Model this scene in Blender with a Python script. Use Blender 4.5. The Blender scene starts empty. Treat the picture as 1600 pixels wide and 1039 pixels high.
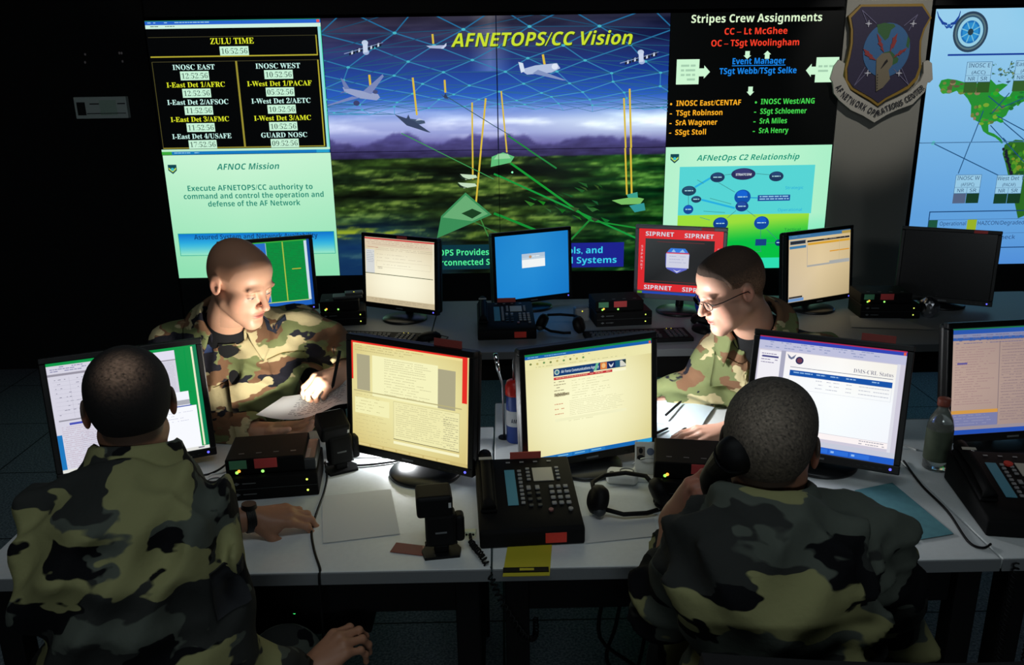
import bpy, bmesh, math, random
import numpy as np
from mathutils import Vector, Matrix, noise as mnoise
from mathutils.bvhtree import BVHTree

# ------------------------------------------------------------------ camera, world, light, exposure
SC = bpy.context.scene
COL = SC.collection
rad = math.radians
F_PX = 1300.0
CAM = np.array([0.0231, 0.0, 1.78])
_th, _ya, _ro = rad(17.0), 0.0080966, -0.0155859
FW = np.array([math.sin(_ya)*math.cos(_th), math.cos(_ya)*math.cos(_th), -math.sin(_th)])
_r = np.array([math.cos(_ya), -math.sin(_ya), 0.0])
_u = np.cross(_r, FW)
RT = _r*math.cos(_ro) + _u*math.sin(_ro)
UP = -_r*math.sin(_ro) + _u*math.cos(_ro)
cd = bpy.data.cameras.new('camera')
cd.sensor_fit = 'HORIZONTAL'
cd.sensor_width = 36.0
cd.lens = F_PX/1600*36.0
cd.clip_start = 0.05
cam = bpy.data.objects.new('camera', cd)
COL.objects.link(cam)
cam.matrix_world = Matrix(((RT[0], UP[0], -FW[0], CAM[0]), (RT[1], UP[1], -FW[1], CAM[1]),
                           (RT[2], UP[2], -FW[2], CAM[2]), (0, 0, 0, 1)))
SC.camera = cam

w = bpy.data.worlds.new('dark_room')
SC.world = w
w.use_nodes = True
w.node_tree.nodes['Background'].inputs[0].default_value = (0.5, 0.6, 0.7, 1)
w.node_tree.nodes['Background'].inputs[1].default_value = 0.004

SC.view_settings.view_transform = 'Standard'
SC.view_settings.look = 'None'
SC.view_settings.exposure = 0.0
SC.view_settings.gamma = 1.0


def area_light(name, loc, target, size, power, color, size_y=None, spread=180):
    l = bpy.data.lights.new(name, 'AREA')
    l.energy = power
    l.color = color
    l.spread = rad(spread)
    if size_y:
        l.shape = 'RECTANGLE'
        l.size, l.size_y = size, size_y
    else:
        l.size = size
    o = bpy.data.objects.new(name, l)
    COL.objects.link(o)
    o.location = loc
    o.rotation_euler = (Vector(target)-Vector(loc)).to_track_quat('-Z', 'Y').to_euler()
    return o


def spot_light(name, loc, target, power, color, angle, blend=0.4, radius=0.02):
    l = bpy.data.lights.new(name, 'SPOT')
    l.energy = power
    l.color = color
    l.spot_size = rad(angle)
    l.spot_blend = blend
    l.shadow_soft_size = radius
    o = bpy.data.objects.new(name, l)
    COL.objects.link(o)
    o.location = loc
    o.rotation_euler = (Vector(target)-Vector(loc)).to_track_quat('-Z', 'Y').to_euler()
    return o


# a dimmed ceiling light over the front row; the small flashes have their lights in their own builders
area_light('ceiling_lamp_light', (0.1, 1.05, 2.93), (0.1, 1.25, 0.0), 1.7, 6.5, (0.84, 0.95, 1.0), 0.5)
area_light('rear_ceiling_lamp_light', (0.1, -3.4, 2.93), (0.1, 1.6, 0.6), 1.7, 42, (0.84, 0.95, 1.0), 0.5)  # added fill out of view, for the backs and the floor under the desks
spot_light('pier_lamp_light', (2.32, 3.55, 2.86), (2.26, 5.15, 1.86), 55, (1.0, 0.97, 0.9), 34, 0.55, 0.04)  # added ceiling spot lighting the pier; cone edge stands in for a cast shadow
# (the video wall, the monitors and the flash units light the rest)

# ------------------------------------------------------------------ placing helpers


def ray(px, py):
    return FW + RT*((px-800.0)/F_PX) - UP*((py-519.5)/F_PX)


def aty(px, py, y):
    """point of the room at depth y that the photograph shows at (px, py)"""
    d = ray(px, py)
    return CAM + d*(y/d[1])


def atz(px, py, z):
    d = ray(px, py)
    return CAM + d*((z-CAM[2])/d[2])


# ------------------------------------------------------------------ materials
def lin(c):
    c = np.asarray(c, float)/255.0
    return np.where(c <= 0.04045, c/12.92, ((c+0.055)/1.055)**2.4)


MATS = {}


def mat(name, col=None, rough=0.5, metal=0.0, bump=0.0, bscale=200.0, var=0.0, vscale=30.0, spec=0.5, trans=0.0, emit=0.0, lincol=None):
    """procedural principled material; col in 0..255 display values"""
    if name in MATS:
        return MATS[name]
    m = bpy.data.materials.new(name)
    m.use_nodes = True
    nt = m.node_tree
    b = nt.nodes['Principled BSDF']
    c = tuple(lincol) if lincol is not None else tuple(lin(col))
    b.inputs['Base Color'].default_value = (*c, 1)
    b.inputs['Roughness'].default_value = rough
    b.inputs['Metallic'].default_value = metal
    b.inputs['Specular IOR Level'].default_value = spec
    if trans:
        b.inputs['Transmission Weight'].default_value = trans
    if emit:
        b.inputs['Emission Color'].default_value = (*c, 1)
        b.inputs['Emission Strength'].default_value = emit
    if var or bump:
        tc = nt.nodes.new('ShaderNodeTexCoord')
        nz = nt.nodes.new('ShaderNodeTexNoise')
        nz.inputs['Scale'].default_value = vscale if var else bscale
        nz.inputs['Detail'].default_value = 5
        nt.links.new(tc.outputs['Object'], nz.inputs['Vector'])
        if var:
            mx = nt.nodes.new('ShaderNodeMix')
            mx.data_type = 'RGBA'
            mx.inputs[6].default_value = (*[x*(1-var) for x in c], 1)
            mx.inputs[7].default_value = (*[min(1, x*(1+var)) for x in c], 1)
            nt.links.new(nz.outputs['Fac'], mx.inputs[0])
            nt.links.new(mx.outputs[2], b.inputs['Base Color'])
        if bump:
            nb = nt.nodes.new('ShaderNodeTexNoise')
            nb.inputs['Scale'].default_value = bscale
            nt.links.new(tc.outputs['Object'], nb.inputs['Vector'])
            bp = nt.nodes.new('ShaderNodeBump')
            bp.inputs['Strength'].default_value = bump
            bp.inputs['Distance'].default_value = 0.002
            nt.links.new(nb.outputs['Fac'], bp.inputs['Height'])
            nt.links.new(bp.outputs['Normal'], b.inputs['Normal'])
    MATS[name] = m
    return m


def attr_mat(name, emission=True, rough=0.6, strength=1.0, sub=0.0, bump=0.0, bscale=300):
    """colour comes from the 'col' attribute (what a display shows, what is printed, or skin tone)"""
    if name in MATS:
        return MATS[name]
    m = bpy.data.materials.new(name)
    m.use_nodes = True
    nt = m.node_tree
    b = nt.nodes['Principled BSDF']
    at = nt.nodes.new('ShaderNodeAttribute')
    at.attribute_name = 'col'
    if emission:
        b.inputs['Base Color'].default_value = (0.004, 0.004, 0.004, 1)
        b.inputs['Roughness'].default_value = 0.35
        b.inputs['Specular IOR Level'].default_value = 0.15
        nt.links.new(at.outputs['Color'], b.inputs['Emission Color'])
        b.inputs['Emission Strength'].default_value = strength
    else:
        nt.links.new(at.outputs['Color'], b.inputs['Base Color'])
        b.inputs['Roughness'].default_value = rough
        if sub:
            b.inputs['Subsurface Weight'].default_value = sub
            b.inputs['Subsurface Radius'].default_value = (0.006, 0.003, 0.0015)
            b.inputs['Subsurface Scale'].default_value = 1.0
        if bump:
            tc = nt.nodes.new('ShaderNodeTexCoord')
            nb = nt.nodes.new('ShaderNodeTexNoise')
            nb.inputs['Scale'].default_value = bscale
            nt.links.new(tc.outputs['Object'], nb.inputs['Vector'])
            bp = nt.nodes.new('ShaderNodeBump')
            bp.inputs['Strength'].default_value = bump
            bp.inputs['Distance'].default_value = 0.001
            nt.links.new(nb.outputs['Fac'], bp.inputs['Height'])
            nt.links.new(bp.outputs['Normal'], b.inputs['Normal'])
    MATS[name] = m
    return m


def camo_mat(name, cols, scale=1.0, seed=0.0, flat=1.5):
    """woodland pattern cloth: green ground, brown, black and sand blotches, woven bump"""
    m = bpy.data.materials.new(name)
    m.use_nodes = True
    nt = m.node_tree
    L = nt.links.new
    b = nt.nodes['Principled BSDF']
    b.inputs['Roughness'].default_value = 0.9
    b.inputs['Specular IOR Level'].default_value = 0.15
    tc = nt.nodes.new('ShaderNodeTexCoord')
    mp = nt.nodes.new('ShaderNodeMapping')
    mp.inputs['Location'].default_value = (seed*3.1, seed*1.7, seed*2.3)
    mp.inputs['Rotation'].default_value = (0.25, 0.45, 0.3)
    mp.inputs['Scale'].default_value = (0.8*scale, 0.8*scale, flat*scale)
    L(tc.outputs['Object'], mp.inputs['Vector'])
    wn = nt.nodes.new('ShaderNodeTexNoise')
    wn.inputs['Scale'].default_value = 18
    wn.inputs['Detail'].default_value = 2
    L(mp.outputs['Vector'], wn.inputs['Vector'])
    wm = nt.nodes.new('ShaderNodeVectorMath')
    wm.operation = 'MULTIPLY_ADD'
    wm.inputs[1].default_value = (0.10, 0.10, 0.10)
    L(wn.outputs['Color'], wm.inputs[0])
    L(mp.outputs['Vector'], wm.inputs[2])
    prev = None
    layers = [(cols[1], 6.0, 0.50, 0.0), (cols[2], 7.5, 0.565, 7.3), (cols[3], 6.5, 0.56, 13.9)]
    for c, sc, th, off in layers:
        ad = nt.nodes.new('ShaderNodeVectorMath')
        ad.inputs[1].default_value = (off, off*0.7, -off)
        L(wm.outputs[0], ad.inputs[0])
        nz = nt.nodes.new('ShaderNodeTexNoise')
        nz.inputs['Scale'].default_value = sc
        nz.inputs['Detail'].default_value = 1.2
        L(ad.outputs[0], nz.inputs['Vector'])
        rp = nt.nodes.new('ShaderNodeMapRange')
        rp.inputs['From Min'].default_value = th-0.006
        rp.inputs['From Max'].default_value = th+0.006
        L(nz.outputs['Fac'], rp.inputs['Value'])
        mx = nt.nodes.new('ShaderNodeMix')
        mx.data_type = 'RGBA'
        L(rp.outputs['Result'], mx.inputs[0])
        if prev is None:
            mx.inputs[6].default_value = (*cols[0], 1)
        else:
            L(prev, mx.inputs[6])
        mx.inputs[7].default_value = (*c, 1)
        prev = mx.outputs[2]
    L(prev, b.inputs['Base Color'])
    nb = nt.nodes.new('ShaderNodeTexNoise')
    nb.inputs['Scale'].default_value = 45
    nb.inputs['Detail'].default_value = 6
    L(tc.outputs['Object'], nb.inputs['Vector'])
    bp = nt.nodes.new('ShaderNodeBump')
    bp.inputs['Strength'].default_value = 0.35
    bp.inputs['Distance'].default_value = 0.006
    L(nb.outputs['Fac'], bp.inputs['Height'])
    L(bp.outputs['Normal'], b.inputs['Normal'])
    return m


# ------------------------------------------------------------------ mesh building
class MB:
    """collects shapes into one mesh; each shape may have its own material slot"""

    def __init__(s):
        s.v, s.f, s.m, s.sm = [], [], [], []

    def add(s, verts, faces, mi=0, smooth=False, M=None):
        o = len(s.v)
        for p in verts:
            p = Vector(p)
            s.v.append(tuple(M @ p) if M is not None else tuple(p))
        for f in faces:
            s.f.append([o+i for i in f])
            s.m.append(mi)
            s.sm.append(smooth)
        return s

    def bm(s, bm, mi=0, smooth=False, M=None):
        bm.verts.index_update()
        s.add([v.co[:] for v in bm.verts], [[v.index for v in f.verts] for f in bm.faces], mi, smooth, M)
        bm.free()
        return s

    def box(s, c, size, bev=0.0, seg=2, mi=0, M=None, rot=None, smooth=None):
        b = bmesh.new()
        bmesh.ops.create_cube(b, size=1.0)
        bmesh.ops.scale(b, vec=Vector(size), verts=b.verts)
        if bev > 0:
            bmesh.ops.bevel(b, geom=list(b.edges), offset=min(bev, 0.49*min(size)), segments=seg, affect='EDGES', profile=0.5)
        if rot is not None:
            bmesh.ops.rotate(b, cent=(0, 0, 0), matrix=rot.to_3x3() if isinstance(rot, Matrix) else Matrix.Rotation(rot, 3, 'Z'), verts=b.verts)
        bmesh.ops.translate(b, vec=Vector(c), verts=b.verts)
        return s.bm(b, mi, False if smooth is None else smooth, M)

    def cyl(s, a, b, r, r2=None, n=20, mi=0, M=None, caps=True, smooth=True):
        a, b = Vector(a), Vector(b)
        r2 = r if r2 is None else r2
        d = (b-a).normalized()
        t = d.orthogonal().normalized()
        q = d.cross(t)
        vs, fs = [], []
        for P, R in ((a, r), (b, r2)):
            for i in range(n):
                an = 2*math.pi*i/n
                vs.append(P+t*(R*math.cos(an))+q*(R*math.sin(an)))
        side = [[i, (i+1) % n, n+(i+1) % n, n+i] for i in range(n)]
        s.add(vs, side, mi, smooth, M)
        if caps:
            s.add(vs[:n], [list(range(n-1, -1, -1))], mi, False, M)
            s.add(vs[n:], [list(range(n))], mi, False, M)
        return s

    def lathe(s, prof, c=(0, 0, 0), n=32, mi=0, M=None, sx=1, sy=1, smooth=True):
        c = Vector(c)
        vs, fs = [], []
        k = len(prof)
        for r, z in prof:
            for i in range(n):
                a = 2*math.pi*i/n
                vs.append(c+Vector((r*sx*math.cos(a), r*sy*math.sin(a), z)))
        for j in range(k-1):
            for i in range(n):
                fs.append([j*n+i, j*n+(i+1) % n, (j+1)*n+(i+1) % n, (j+1)*n+i])
        fs.append(list(range(n-1, -1, -1)))
        fs.append([(k-1)*n+i for i in range(n)])
        return s.add(vs, fs, mi, smooth, M)

    def tube(s, pts, r, n=8, mi=0, M=None, closed=False):
        P = [Vector(p) for p in pts]
        k = len(P)
        vs, fs = [], []
        prev = None
        for i in range(k):
            a = P[i-1] if (i > 0 or closed) else P[i]
            b = P[(i+1) % k] if (i < k-1 or closed) else P[i]
            d = (b-a)
            d = d.normalized() if d.length > 1e-9 else Vector((0, 0, 1))
            t = d.orthogonal().normalized() if prev is None else (prev-d*prev.dot(d)).normalized()
            prev = t
            q = d.cross(t)
            rr = r(i/(k-1)) if callable(r) else r
            for j in range(n):
                an = 2*math.pi*j/n
                vs.append(P[i]+t*(rr*math.cos(an))+q*(rr*math.sin(an)))
        for i in range(k if closed else k-1):
            for j in range(n):
                i2 = (i+1) % k
                fs.append([i*n+j, i*n+(j+1) % n, i2*n+(j+1) % n, i2*n+j])
        if not closed:
            fs.append(list(range(n-1, -1, -1)))
            fs.append([(k-1)*n+j for j in range(n)])
        return s.add(vs, fs, mi, True, M)

    def prism(s, poly, z0, z1, mi=0, M=None):
        """extrude an outline (x, y) from z0 to z1"""
        n = len(poly)
        vs = [(x, y, z0) for x, y in poly]+[(x, y, z1) for x, y in poly]
        fs = [list(range(n-1, -1, -1)), [n+i for i in range(n)]]+[[i, (i+1) % n, n+(i+1) % n, n+i] for i in range(n)]
        return s.add(vs, fs, mi, False, M)

    def grid(s, fn, nu, nv, mi=0, M=None, smooth=True):
        vs = [fn(i/nu, j/nv) for j in range(nv+1) for i in range(nu+1)]
        fs = [[j*(nu+1)+i, j*(nu+1)+i+1, (j+1)*(nu+1)+i+1, (j+1)*(nu+1)+i] for j in range(nv) for i in range(nu)]
        return s.add(vs, fs, mi, smooth, M)

    def ell(s, c, r, mi=0, M=None, n=16):
        b = bmesh.new()
        bmesh.ops.create_uvsphere(b, u_segments=n*2, v_segments=n, radius=1.0)
        bmesh.ops.scale(b, vec=Vector(r), verts=b.verts)
        bmesh.ops.translate(b, vec=Vector(c), verts=b.verts)
        return s.bm(b, mi, True, M)

    def build(s, name, mats, parent=None, loc=None, rotz=0.0):
        me = bpy.data.meshes.new(name)
        me.from_pydata(s.v, [], s.f)
        for m in (mats if isinstance(mats, (list, tuple)) else [mats]):
            me.materials.append(m)
        me.polygons.foreach_set('material_index', s.m)
        me.polygons.foreach_set('use_smooth', s.sm)
        me.update()
        o = bpy.data.objects.new(name, me)
        COL.objects.link(o)
        if parent is not None:
            o.parent = parent
        if loc is not None:
            o.location = loc
        o.rotation_euler = (0, 0, rotz)
        return o


def tag(o, label=None, cat=None, group=None, kind=None):
    if label:
        o['label'] = label
    if cat:
        o['category'] = cat
    if group:
        o['group'] = group
    if kind:
        o['kind'] = kind
    return o


def thing(name, label, cat, loc=(0, 0, 0), rotz=0.0, group=None):
    o = bpy.data.objects.new(name, None)
    COL.objects.link(o)
    o.empty_display_size = 0.05
    o.location = loc
    o.rotation_euler = (0, 0, rotz)
    return tag(o, label, cat, group)


def struct(name, mb, m):
    return tag(mb.build(name, m), kind='structure')


# ------------------------------------------------------------------ flat pictures: screens, slides, printed faces
_TXT = {}


def sans(body, bold):
    """plain upright grotesque letters, regular or bold"""
    out = ''
    A, a, n = (0x1D5D4, 0x1D5EE, 0x1D7EC) if bold > 0.005 else (0x1D5A0, 0x1D5BA, 0x1D7E2)
    for ch in body:
        out += chr(A+ord(ch)-65) if 'A' <= ch <= 'Z' else chr(a+ord(ch)-97) if 'a' <= ch <= 'z' else chr(n+ord(ch)-48) if '0' <= ch <= '9' else ch
    return out


def text_polys(body, bold=0.0, shear=0.0):
    """filled letter shapes, cap height about 1; returns verts (n,2), tris, width"""
    key = (body, bold, shear)
    if key in _TXT:
        return _TXT[key]
    cu = bpy.data.curves.new('t', 'FONT')
    cu.body = body if ord(max(body)) > 0x1D000 else sans(body, bold)
    cu.size = 1.0
    cu.offset = 0.0 if bold > 0.005 and ord(max(body)) < 0x1D000 else min(bold, 0.0)
    cu.shear = shear
    cu.resolution_u = 2
    o = bpy.data.objects.new('t', cu)
    COL.objects.link(o)
    dg = bpy.context.evaluated_depsgraph_get()
    me = o.evaluated_get(dg).to_mesh()
    v = np.array([x.co[:2] for x in me.vertices]) if len(me.vertices) else np.zeros((0, 2))
    f = [list(p.vertices) for p in me.polygons]
    o.evaluated_get(dg).to_mesh_clear()
    bpy.data.objects.remove(o)
    bpy.data.curves.remove(cu)
    if len(v):
        v = v-np.array([v[:, 0].min(), 0.0])
        wdt = v[:, 0].max()
    else:
        wdt = 0
    _TXT[key] = (v, f, wdt)
    return _TXT[key]


class Screen:
    """2-D picture in units W x H (y down), turned into coloured faces laid on a plane, clipped to a window"""

    def __init__(s, W, H, win=None):
        s.W, s.H = W, H
        s.win = win or (0, 0, W, H)
        s.polys, s.layer = [], 0
        s.rng = random.Random(5)

    def _clip(s, p):
        x0, y0, x1, y1 = s.win
        for ax, lim, sg in ((0, x0, 1), (0, x1, -1), (1, y0, 1), (1, y1, -1)):
            out = []
            n = len(p)
            for i in range(n):
                a, b = p[i], p[(i+1) % n]
                da, db = sg*(a[ax]-lim), sg*(b[ax]-lim)
                if da >= 0:
                    out.append(a)
                if (da >= 0) != (db >= 0):
                    t = da/(da-db)
                    out.append(tuple(a[k]+t*(b[k]-a[k]) for k in range(2)))
            p = out
            if len(p) < 3:
                return None
        return p

    def poly(s, pts, col, up=True):
        if up:
            s.layer += 1
        x0, y0, x1, y1 = s.win
        xs, ys = [q[0] for q in pts], [q[1] for q in pts]
        if max(xs) <= x0 or min(xs) >= x1 or max(ys) <= y0 or min(ys) >= y1:
            return
        if min(xs) < x0 or max(xs) > x1 or min(ys) < y0 or max(ys) > y1:
            pts = s._clip([tuple(q) for q in pts])
            if not pts:
                return
        s.polys.append(([tuple(q) for q in pts], s.layer, [tuple(lin(col))]*len(pts)))

    def rect(s, x0, y0, x1, y1, col, up=True):
        s.poly([(x0, y0), (x1, y0), (x1, y1), (x0, y1)], col, up)

    def frame(s, x0, y0, x1, y1, t, col):
        s.rect(x0, y0, x1, y0+t, col)
        s.rect(x0, y1-t, x1, y1, col, False)
        s.rect(x0, y0, x0+t, y1, col, False)
        s.rect(x1-t, y0, x1, y1, col, False)

    def line(s, a, b, t, col, up=True):
        a, b = np.array(a, float), np.array(b, float)
        d = b-a
        L = np.linalg.norm(d)
        if L < 1e-9:
            return
        n = np.array([-d[1], d[0]])/L*t/2
        s.poly([a+n, b+n, b-n, a-n], col, up)

    def ell(s, cx, cy, rx, ry, col, n=28):
        s.poly([(cx+rx*math.cos(2*math.pi*i/n), cy+ry*math.sin(2*math.pi*i/n)) for i in range(n)], col)

    def text(s, body, x, y, h, col, width=None, bold=0.0, shear=0.0, align='l', rot=0.0):
        """x,y: baseline start (or centre / end); h: cap height"""
        v, f, wd = text_polys(body, bold, shear)
        if not len(v):
            return
        sc = h/0.70
        sx = sc if width is None else width/wd
        ox = {'l': 0, 'c': -wd*sx/2, 'r': -wd*sx}[align]
        X, Y = v[:, 0]*sx+ox, -v[:, 1]*sc
        if rot:
            c, q = math.cos(rot), math.sin(rot)
            X, Y = c*X-q*Y, q*X+c*Y
        X, Y = X+x, Y+y
        s.layer += 1
        for t in f:
            s.poly([(X[i], Y[i]) for i in t], col, False)

    def scribble(s, x0, y0, x1, y1, h, gap, col, fill=0.75, ragged=0.35, jitter=0.3):
        """rows of words too small to read: short dashes"""
        s.layer += 1
        y = y0
        while y+h <= y1:
            x = x0
            end = x1-(x1-x0)*ragged*s.rng.random()
            while x < end:
                wd = h*s.rng.uniform(1.5, 5)
                if s.rng.random() < fill:
                    s.rect(x, y, min(x+wd, x1), y+h, col, False)
                x += wd+h*0.7
            y += gap

    def image(s, x0, y0, x1, y1, arr):
        """arr (rows, cols, 3) display values at grid points"""
        s.layer += 1
        R, C = arr.shape[:2]
        A = lin(arr)
        wx0, wy0, wx1, wy1 = s.win
        for j in range(R-1):
            ya, yb = y0+(y1-y0)*j/(R-1), y0+(y1-y0)*(j+1)/(R-1)
            if yb <= wy0+1e-9 or ya >= wy1-1e-9:
                continue
            for i in range(C-1):
                xa, xb = x0+(x1-x0)*i/(C-1), x0+(x1-x0)*(i+1)/(C-1)
                if xb <= wx0+1e-9 or xa >= wx1-1e-9:
                    continue
                s.polys.append(([(xa, ya), (xb, ya), (xb, yb), (xa, yb)], s.layer,
                                [tuple(A[j, i]), tuple(A[j, i+1]), tuple(A[j+1, i+1]), tuple(A[j+1, i])]))

    def build(s, name, w, h, parent, M, emission=True, lift=0.0001, strength=1.0, both=False):
        """lay on the local plane x right, z up, facing -y, centred at the origin of M, w x h metres"""
        x0, y0, x1, y1 = s.win
        vs, fs, cs = [], [], []
        mx = max([q[1] for q in s.polys])
        lv = sorted(set(q[1] for q in s.polys))
        rk = {l: i for i, l in enumerate(lv)}
        for pts, lay, cols in s.polys:
            o = len(vs)
            for (x, y) in pts:
                u = (x-x0)/(x1-x0)-0.5
                q = 0.5-(y-y0)/(y1-y0)
                vs.append(M @ Vector((u*w, -rk[lay]*lift, q*h)))
            # keep the winding facing -y
            area = sum(pts[i][0]*pts[(i+1) % len(pts)][1]-pts[(i+1) % len(pts)][0]*pts[i][1] for i in range(len(pts)))
            idx = list(range(o, o+len(pts)))
            if area > 0:
                idx.reverse()
                cols = cols[::-1]
            fs.append(idx)
            cs += [cols[k] for k in range(len(cols))]
        me = bpy.data.meshes.new(name)
        me.from_pydata([v[:] for v in vs], [], fs)
        ca = me.color_attributes.new('col', 'FLOAT_COLOR', 'CORNER')
        buf = np.ones((len(cs), 4), np.float32)
        buf[:, :3] = cs
        ca.data.foreach_set('color', buf.ravel())
        me.materials.append(attr_mat('display_light' if strength == 1.0 else 'display_light_%g' % strength, True, strength=strength) if emission else attr_mat('printed', False, 0.7))
        me.update()
        o = bpy.data.objects.new(name, me)
        COL.objects.link(o)
        o.parent = parent
        return o

# ------------------------------------------------------------------ the room
m_black = mat('black_wall_paint', (14, 14, 16), 0.9)
m_pier = mat('grey_wall_paint', (150, 148, 140), 0.9, bump=0.15, bscale=160)
m_ceil = mat('dark_ceiling', (22, 22, 24), 0.95)


def floor_mat():
    m = bpy.data.materials.new('grey_speckled_floor_tiles')
    m.use_nodes = True
    nt = m.node_tree
    b = nt.nodes['Principled BSDF']
    b.inputs['Roughness'].default_value = 0.6
    tc = nt.nodes.new('ShaderNodeTexCoord')
    nz = nt.nodes.new('ShaderNodeTexNoise')
    nz.inputs['Scale'].default_value = 120
    nz.inputs['Detail'].default_value = 4
    rp = nt.nodes.new('ShaderNodeValToRGB')
    rp.color_ramp.elements[0].position = 0.38
    rp.color_ramp.elements[1].position = 0.64
    rp.color_ramp.elements[0].color = (*lin((88, 96, 108)), 1)
    rp.color_ramp.elements[1].color = (*lin((150, 158, 168)), 1)
    br = nt.nodes.new('ShaderNodeTexBrick')
    br.offset = 0
    br.inputs['Scale'].default_value = 1.0
    br.inputs['Brick Width'].default_value = 0.61
    br.inputs['Row Height'].default_value = 0.61
    br.inputs['Mortar Size'].default_value = 0.004
    br.inputs['Mortar'].default_value = (0.01, 0.01, 0.012, 1)
    nt.links.new(tc.outputs['Object'], nz.inputs['Vector'])
    nt.links.new(tc.outputs['Object'], br.inputs['Vector'])
    nt.links.new(nz.outputs['Fac'], rp.inputs['Fac'])
    nt.links.new(rp.outputs['Color'], br.inputs['Color1'])
    nt.links.new(rp.outputs['Color'], br.inputs['Color2'])
    nt.links.new(br.outputs['Color'], b.inputs['Base Color'])
    return m


XL, XR, YF, YB, ZC = -3.3, 3.9, -4.6, 5.9, 3.0
struct('floor', MB().box(((XL+XR)/2, (YF+YB)/2, -0.05), (XR-XL+0.4, YB-YF+0.4, 0.1)), floor_mat())
struct('ceiling', MB().box(((XL+XR)/2, (YF+YB)/2, ZC+0.05), (XR-XL+0.4, YB-YF+0.4, 0.1)), m_ceil)
struct('wall_left', MB().box((XL-0.05, (YF+YB)/2, ZC/2), (0.1, YB-YF, ZC)), m_black)
struct('wall_right', MB().box((XR+0.05, (YF+YB)/2, ZC/2), (0.1, YB-YF, ZC)), m_black)
struct('wall_back', MB().box(((XL+XR)/2, YB+0.05, ZC/2), (XR-XL+0.4, 0.1, ZC)), m_black)
struct('wall_front', MB().box(((XL+XR)/2, YF-0.05, ZC/2), (XR-XL+0.4, 0.1, ZC)), m_black)
SY = 5.15          # plane of the displays
SW, SH = 1.016, 0.7635
STOP = CAM[2]+0.349
struct('trim_1', MB().box((2.293, 5.53, ZC/2), (0.50, 0.74, ZC)), m_pier)                     # grey pier between the two display walls
struct('trim_2', MB().box((0.0, 5.53, 0.30), (4.06, 0.74, 0.596)), m_black)                     # plinth under the display wall
struct('trim_3', MB().box((3.22, 5.53, 0.30), (1.32, 0.74, 0.596)), m_black)
struct('trim_4', MB().box((-2.68, 5.53, ZC/2), (1.24, 0.66, ZC)), m_black)                     # black wall panel left of the displays
struct('trim_5', MB().box((0.0, 5.53, (STOP+ZC)/2+0.01), (4.06, 0.74, ZC-STOP-0.02)), m_black)   # black header above the displays
struct('trim_6', MB().box((3.22, 5.53, (STOP+ZC)/2+0.01), (1.32, 0.74, ZC-STOP-0.02)), m_black)

# ceiling light fitting that carries the dim light
m_fit = mat('white_enamel', (215, 215, 210), 0.4)
t = thing('ceiling_light', 'long dimmed ceiling light above the front desks', 'light', (0.1, 1.05, 2.94))
MB().box((0, 0, 0.04), (1.9, 0.7, 0.04), 0.008).build('frame', m_fit, t)
fm = MB()
for q in range(9):
    fm.box((-0.8+q*0.2, 0, 0.012), (0.006, 0.55, 0.014))
fm.build('louvre', m_fit, t)
t2 = t.copy()  # second fitting, added to go with the rear fill
COL.objects.link(t2)
t2.location = (0.1, -3.4, 2.94)
t2['label'] = 'long dimmed ceiling light far behind the camera'
for ch in list(t.children):
    k_ = ch.copy()
    COL.objects.link(k_)
    k_.parent = t2

t = thing('spot_lamp', 'small black ceiling spot lamp aimed at the grey pier', 'lamp', (2.32, 3.53, 3.0))  # unseen fitting added to go with the pier fill
MB().cyl((0, 0, 0), (0, 0, -0.02), 0.05).cyl((0, 0, -0.02), (0, 0, -0.07), 0.012).build('mount', m_fit, t)
MB().cyl((0, -0.06, -0.055), (0, 0.012, -0.125), 0.04, 0.05).build('lamp_shade', m_fit, t)

# ------------------------------------------------------------------ what the displays show
def ser(sx):
    """bold serif letters"""
    out = ''
    for ch in sx:
        if 'A' <= ch <= 'Z':
            out += chr(0x1D400+ord(ch)-65)
        elif 'a' <= ch <= 'z':
            out += chr(0x1D41A+ord(ch)-97)
        elif '0' <= ch <= '9':
            out += chr(0x1D7CE+ord(ch)-48)
        else:
            out += ch
    return out


def shield_logo(S, x, y, w, h, dark, light, mid):
    P = lambda a, b: (x+a*w, y+b*h)
    S.poly([P(0, 0), P(1, 0), P(1, .6), P(.5, 1), P(0, .6)], dark)
    S.poly([P(.08, .3), P(.5, .62), P(.92, .3), P(.92, .5), P(.5, .82), P(.08, .5)], light)
    S.ell(x+w*.5, y+h*.5, w*.2, h*.16, mid)


def noise2(R, C, sx, sy, seed, oct=4):
    g = np.zeros((R, C))
    for j in range(R):
        for i in range(C):
            g[j, i] = mnoise.fractal(Vector((i*sx+seed, j*sy, seed*1.7)), 1.0, 2.0, oct)
    return g


def mixc(a, b, t):
    return np.asarray(a, float)[None, None, :]*(1-t[..., None])+np.asarray(b, float)[None, None, :]*t[..., None]


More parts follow.
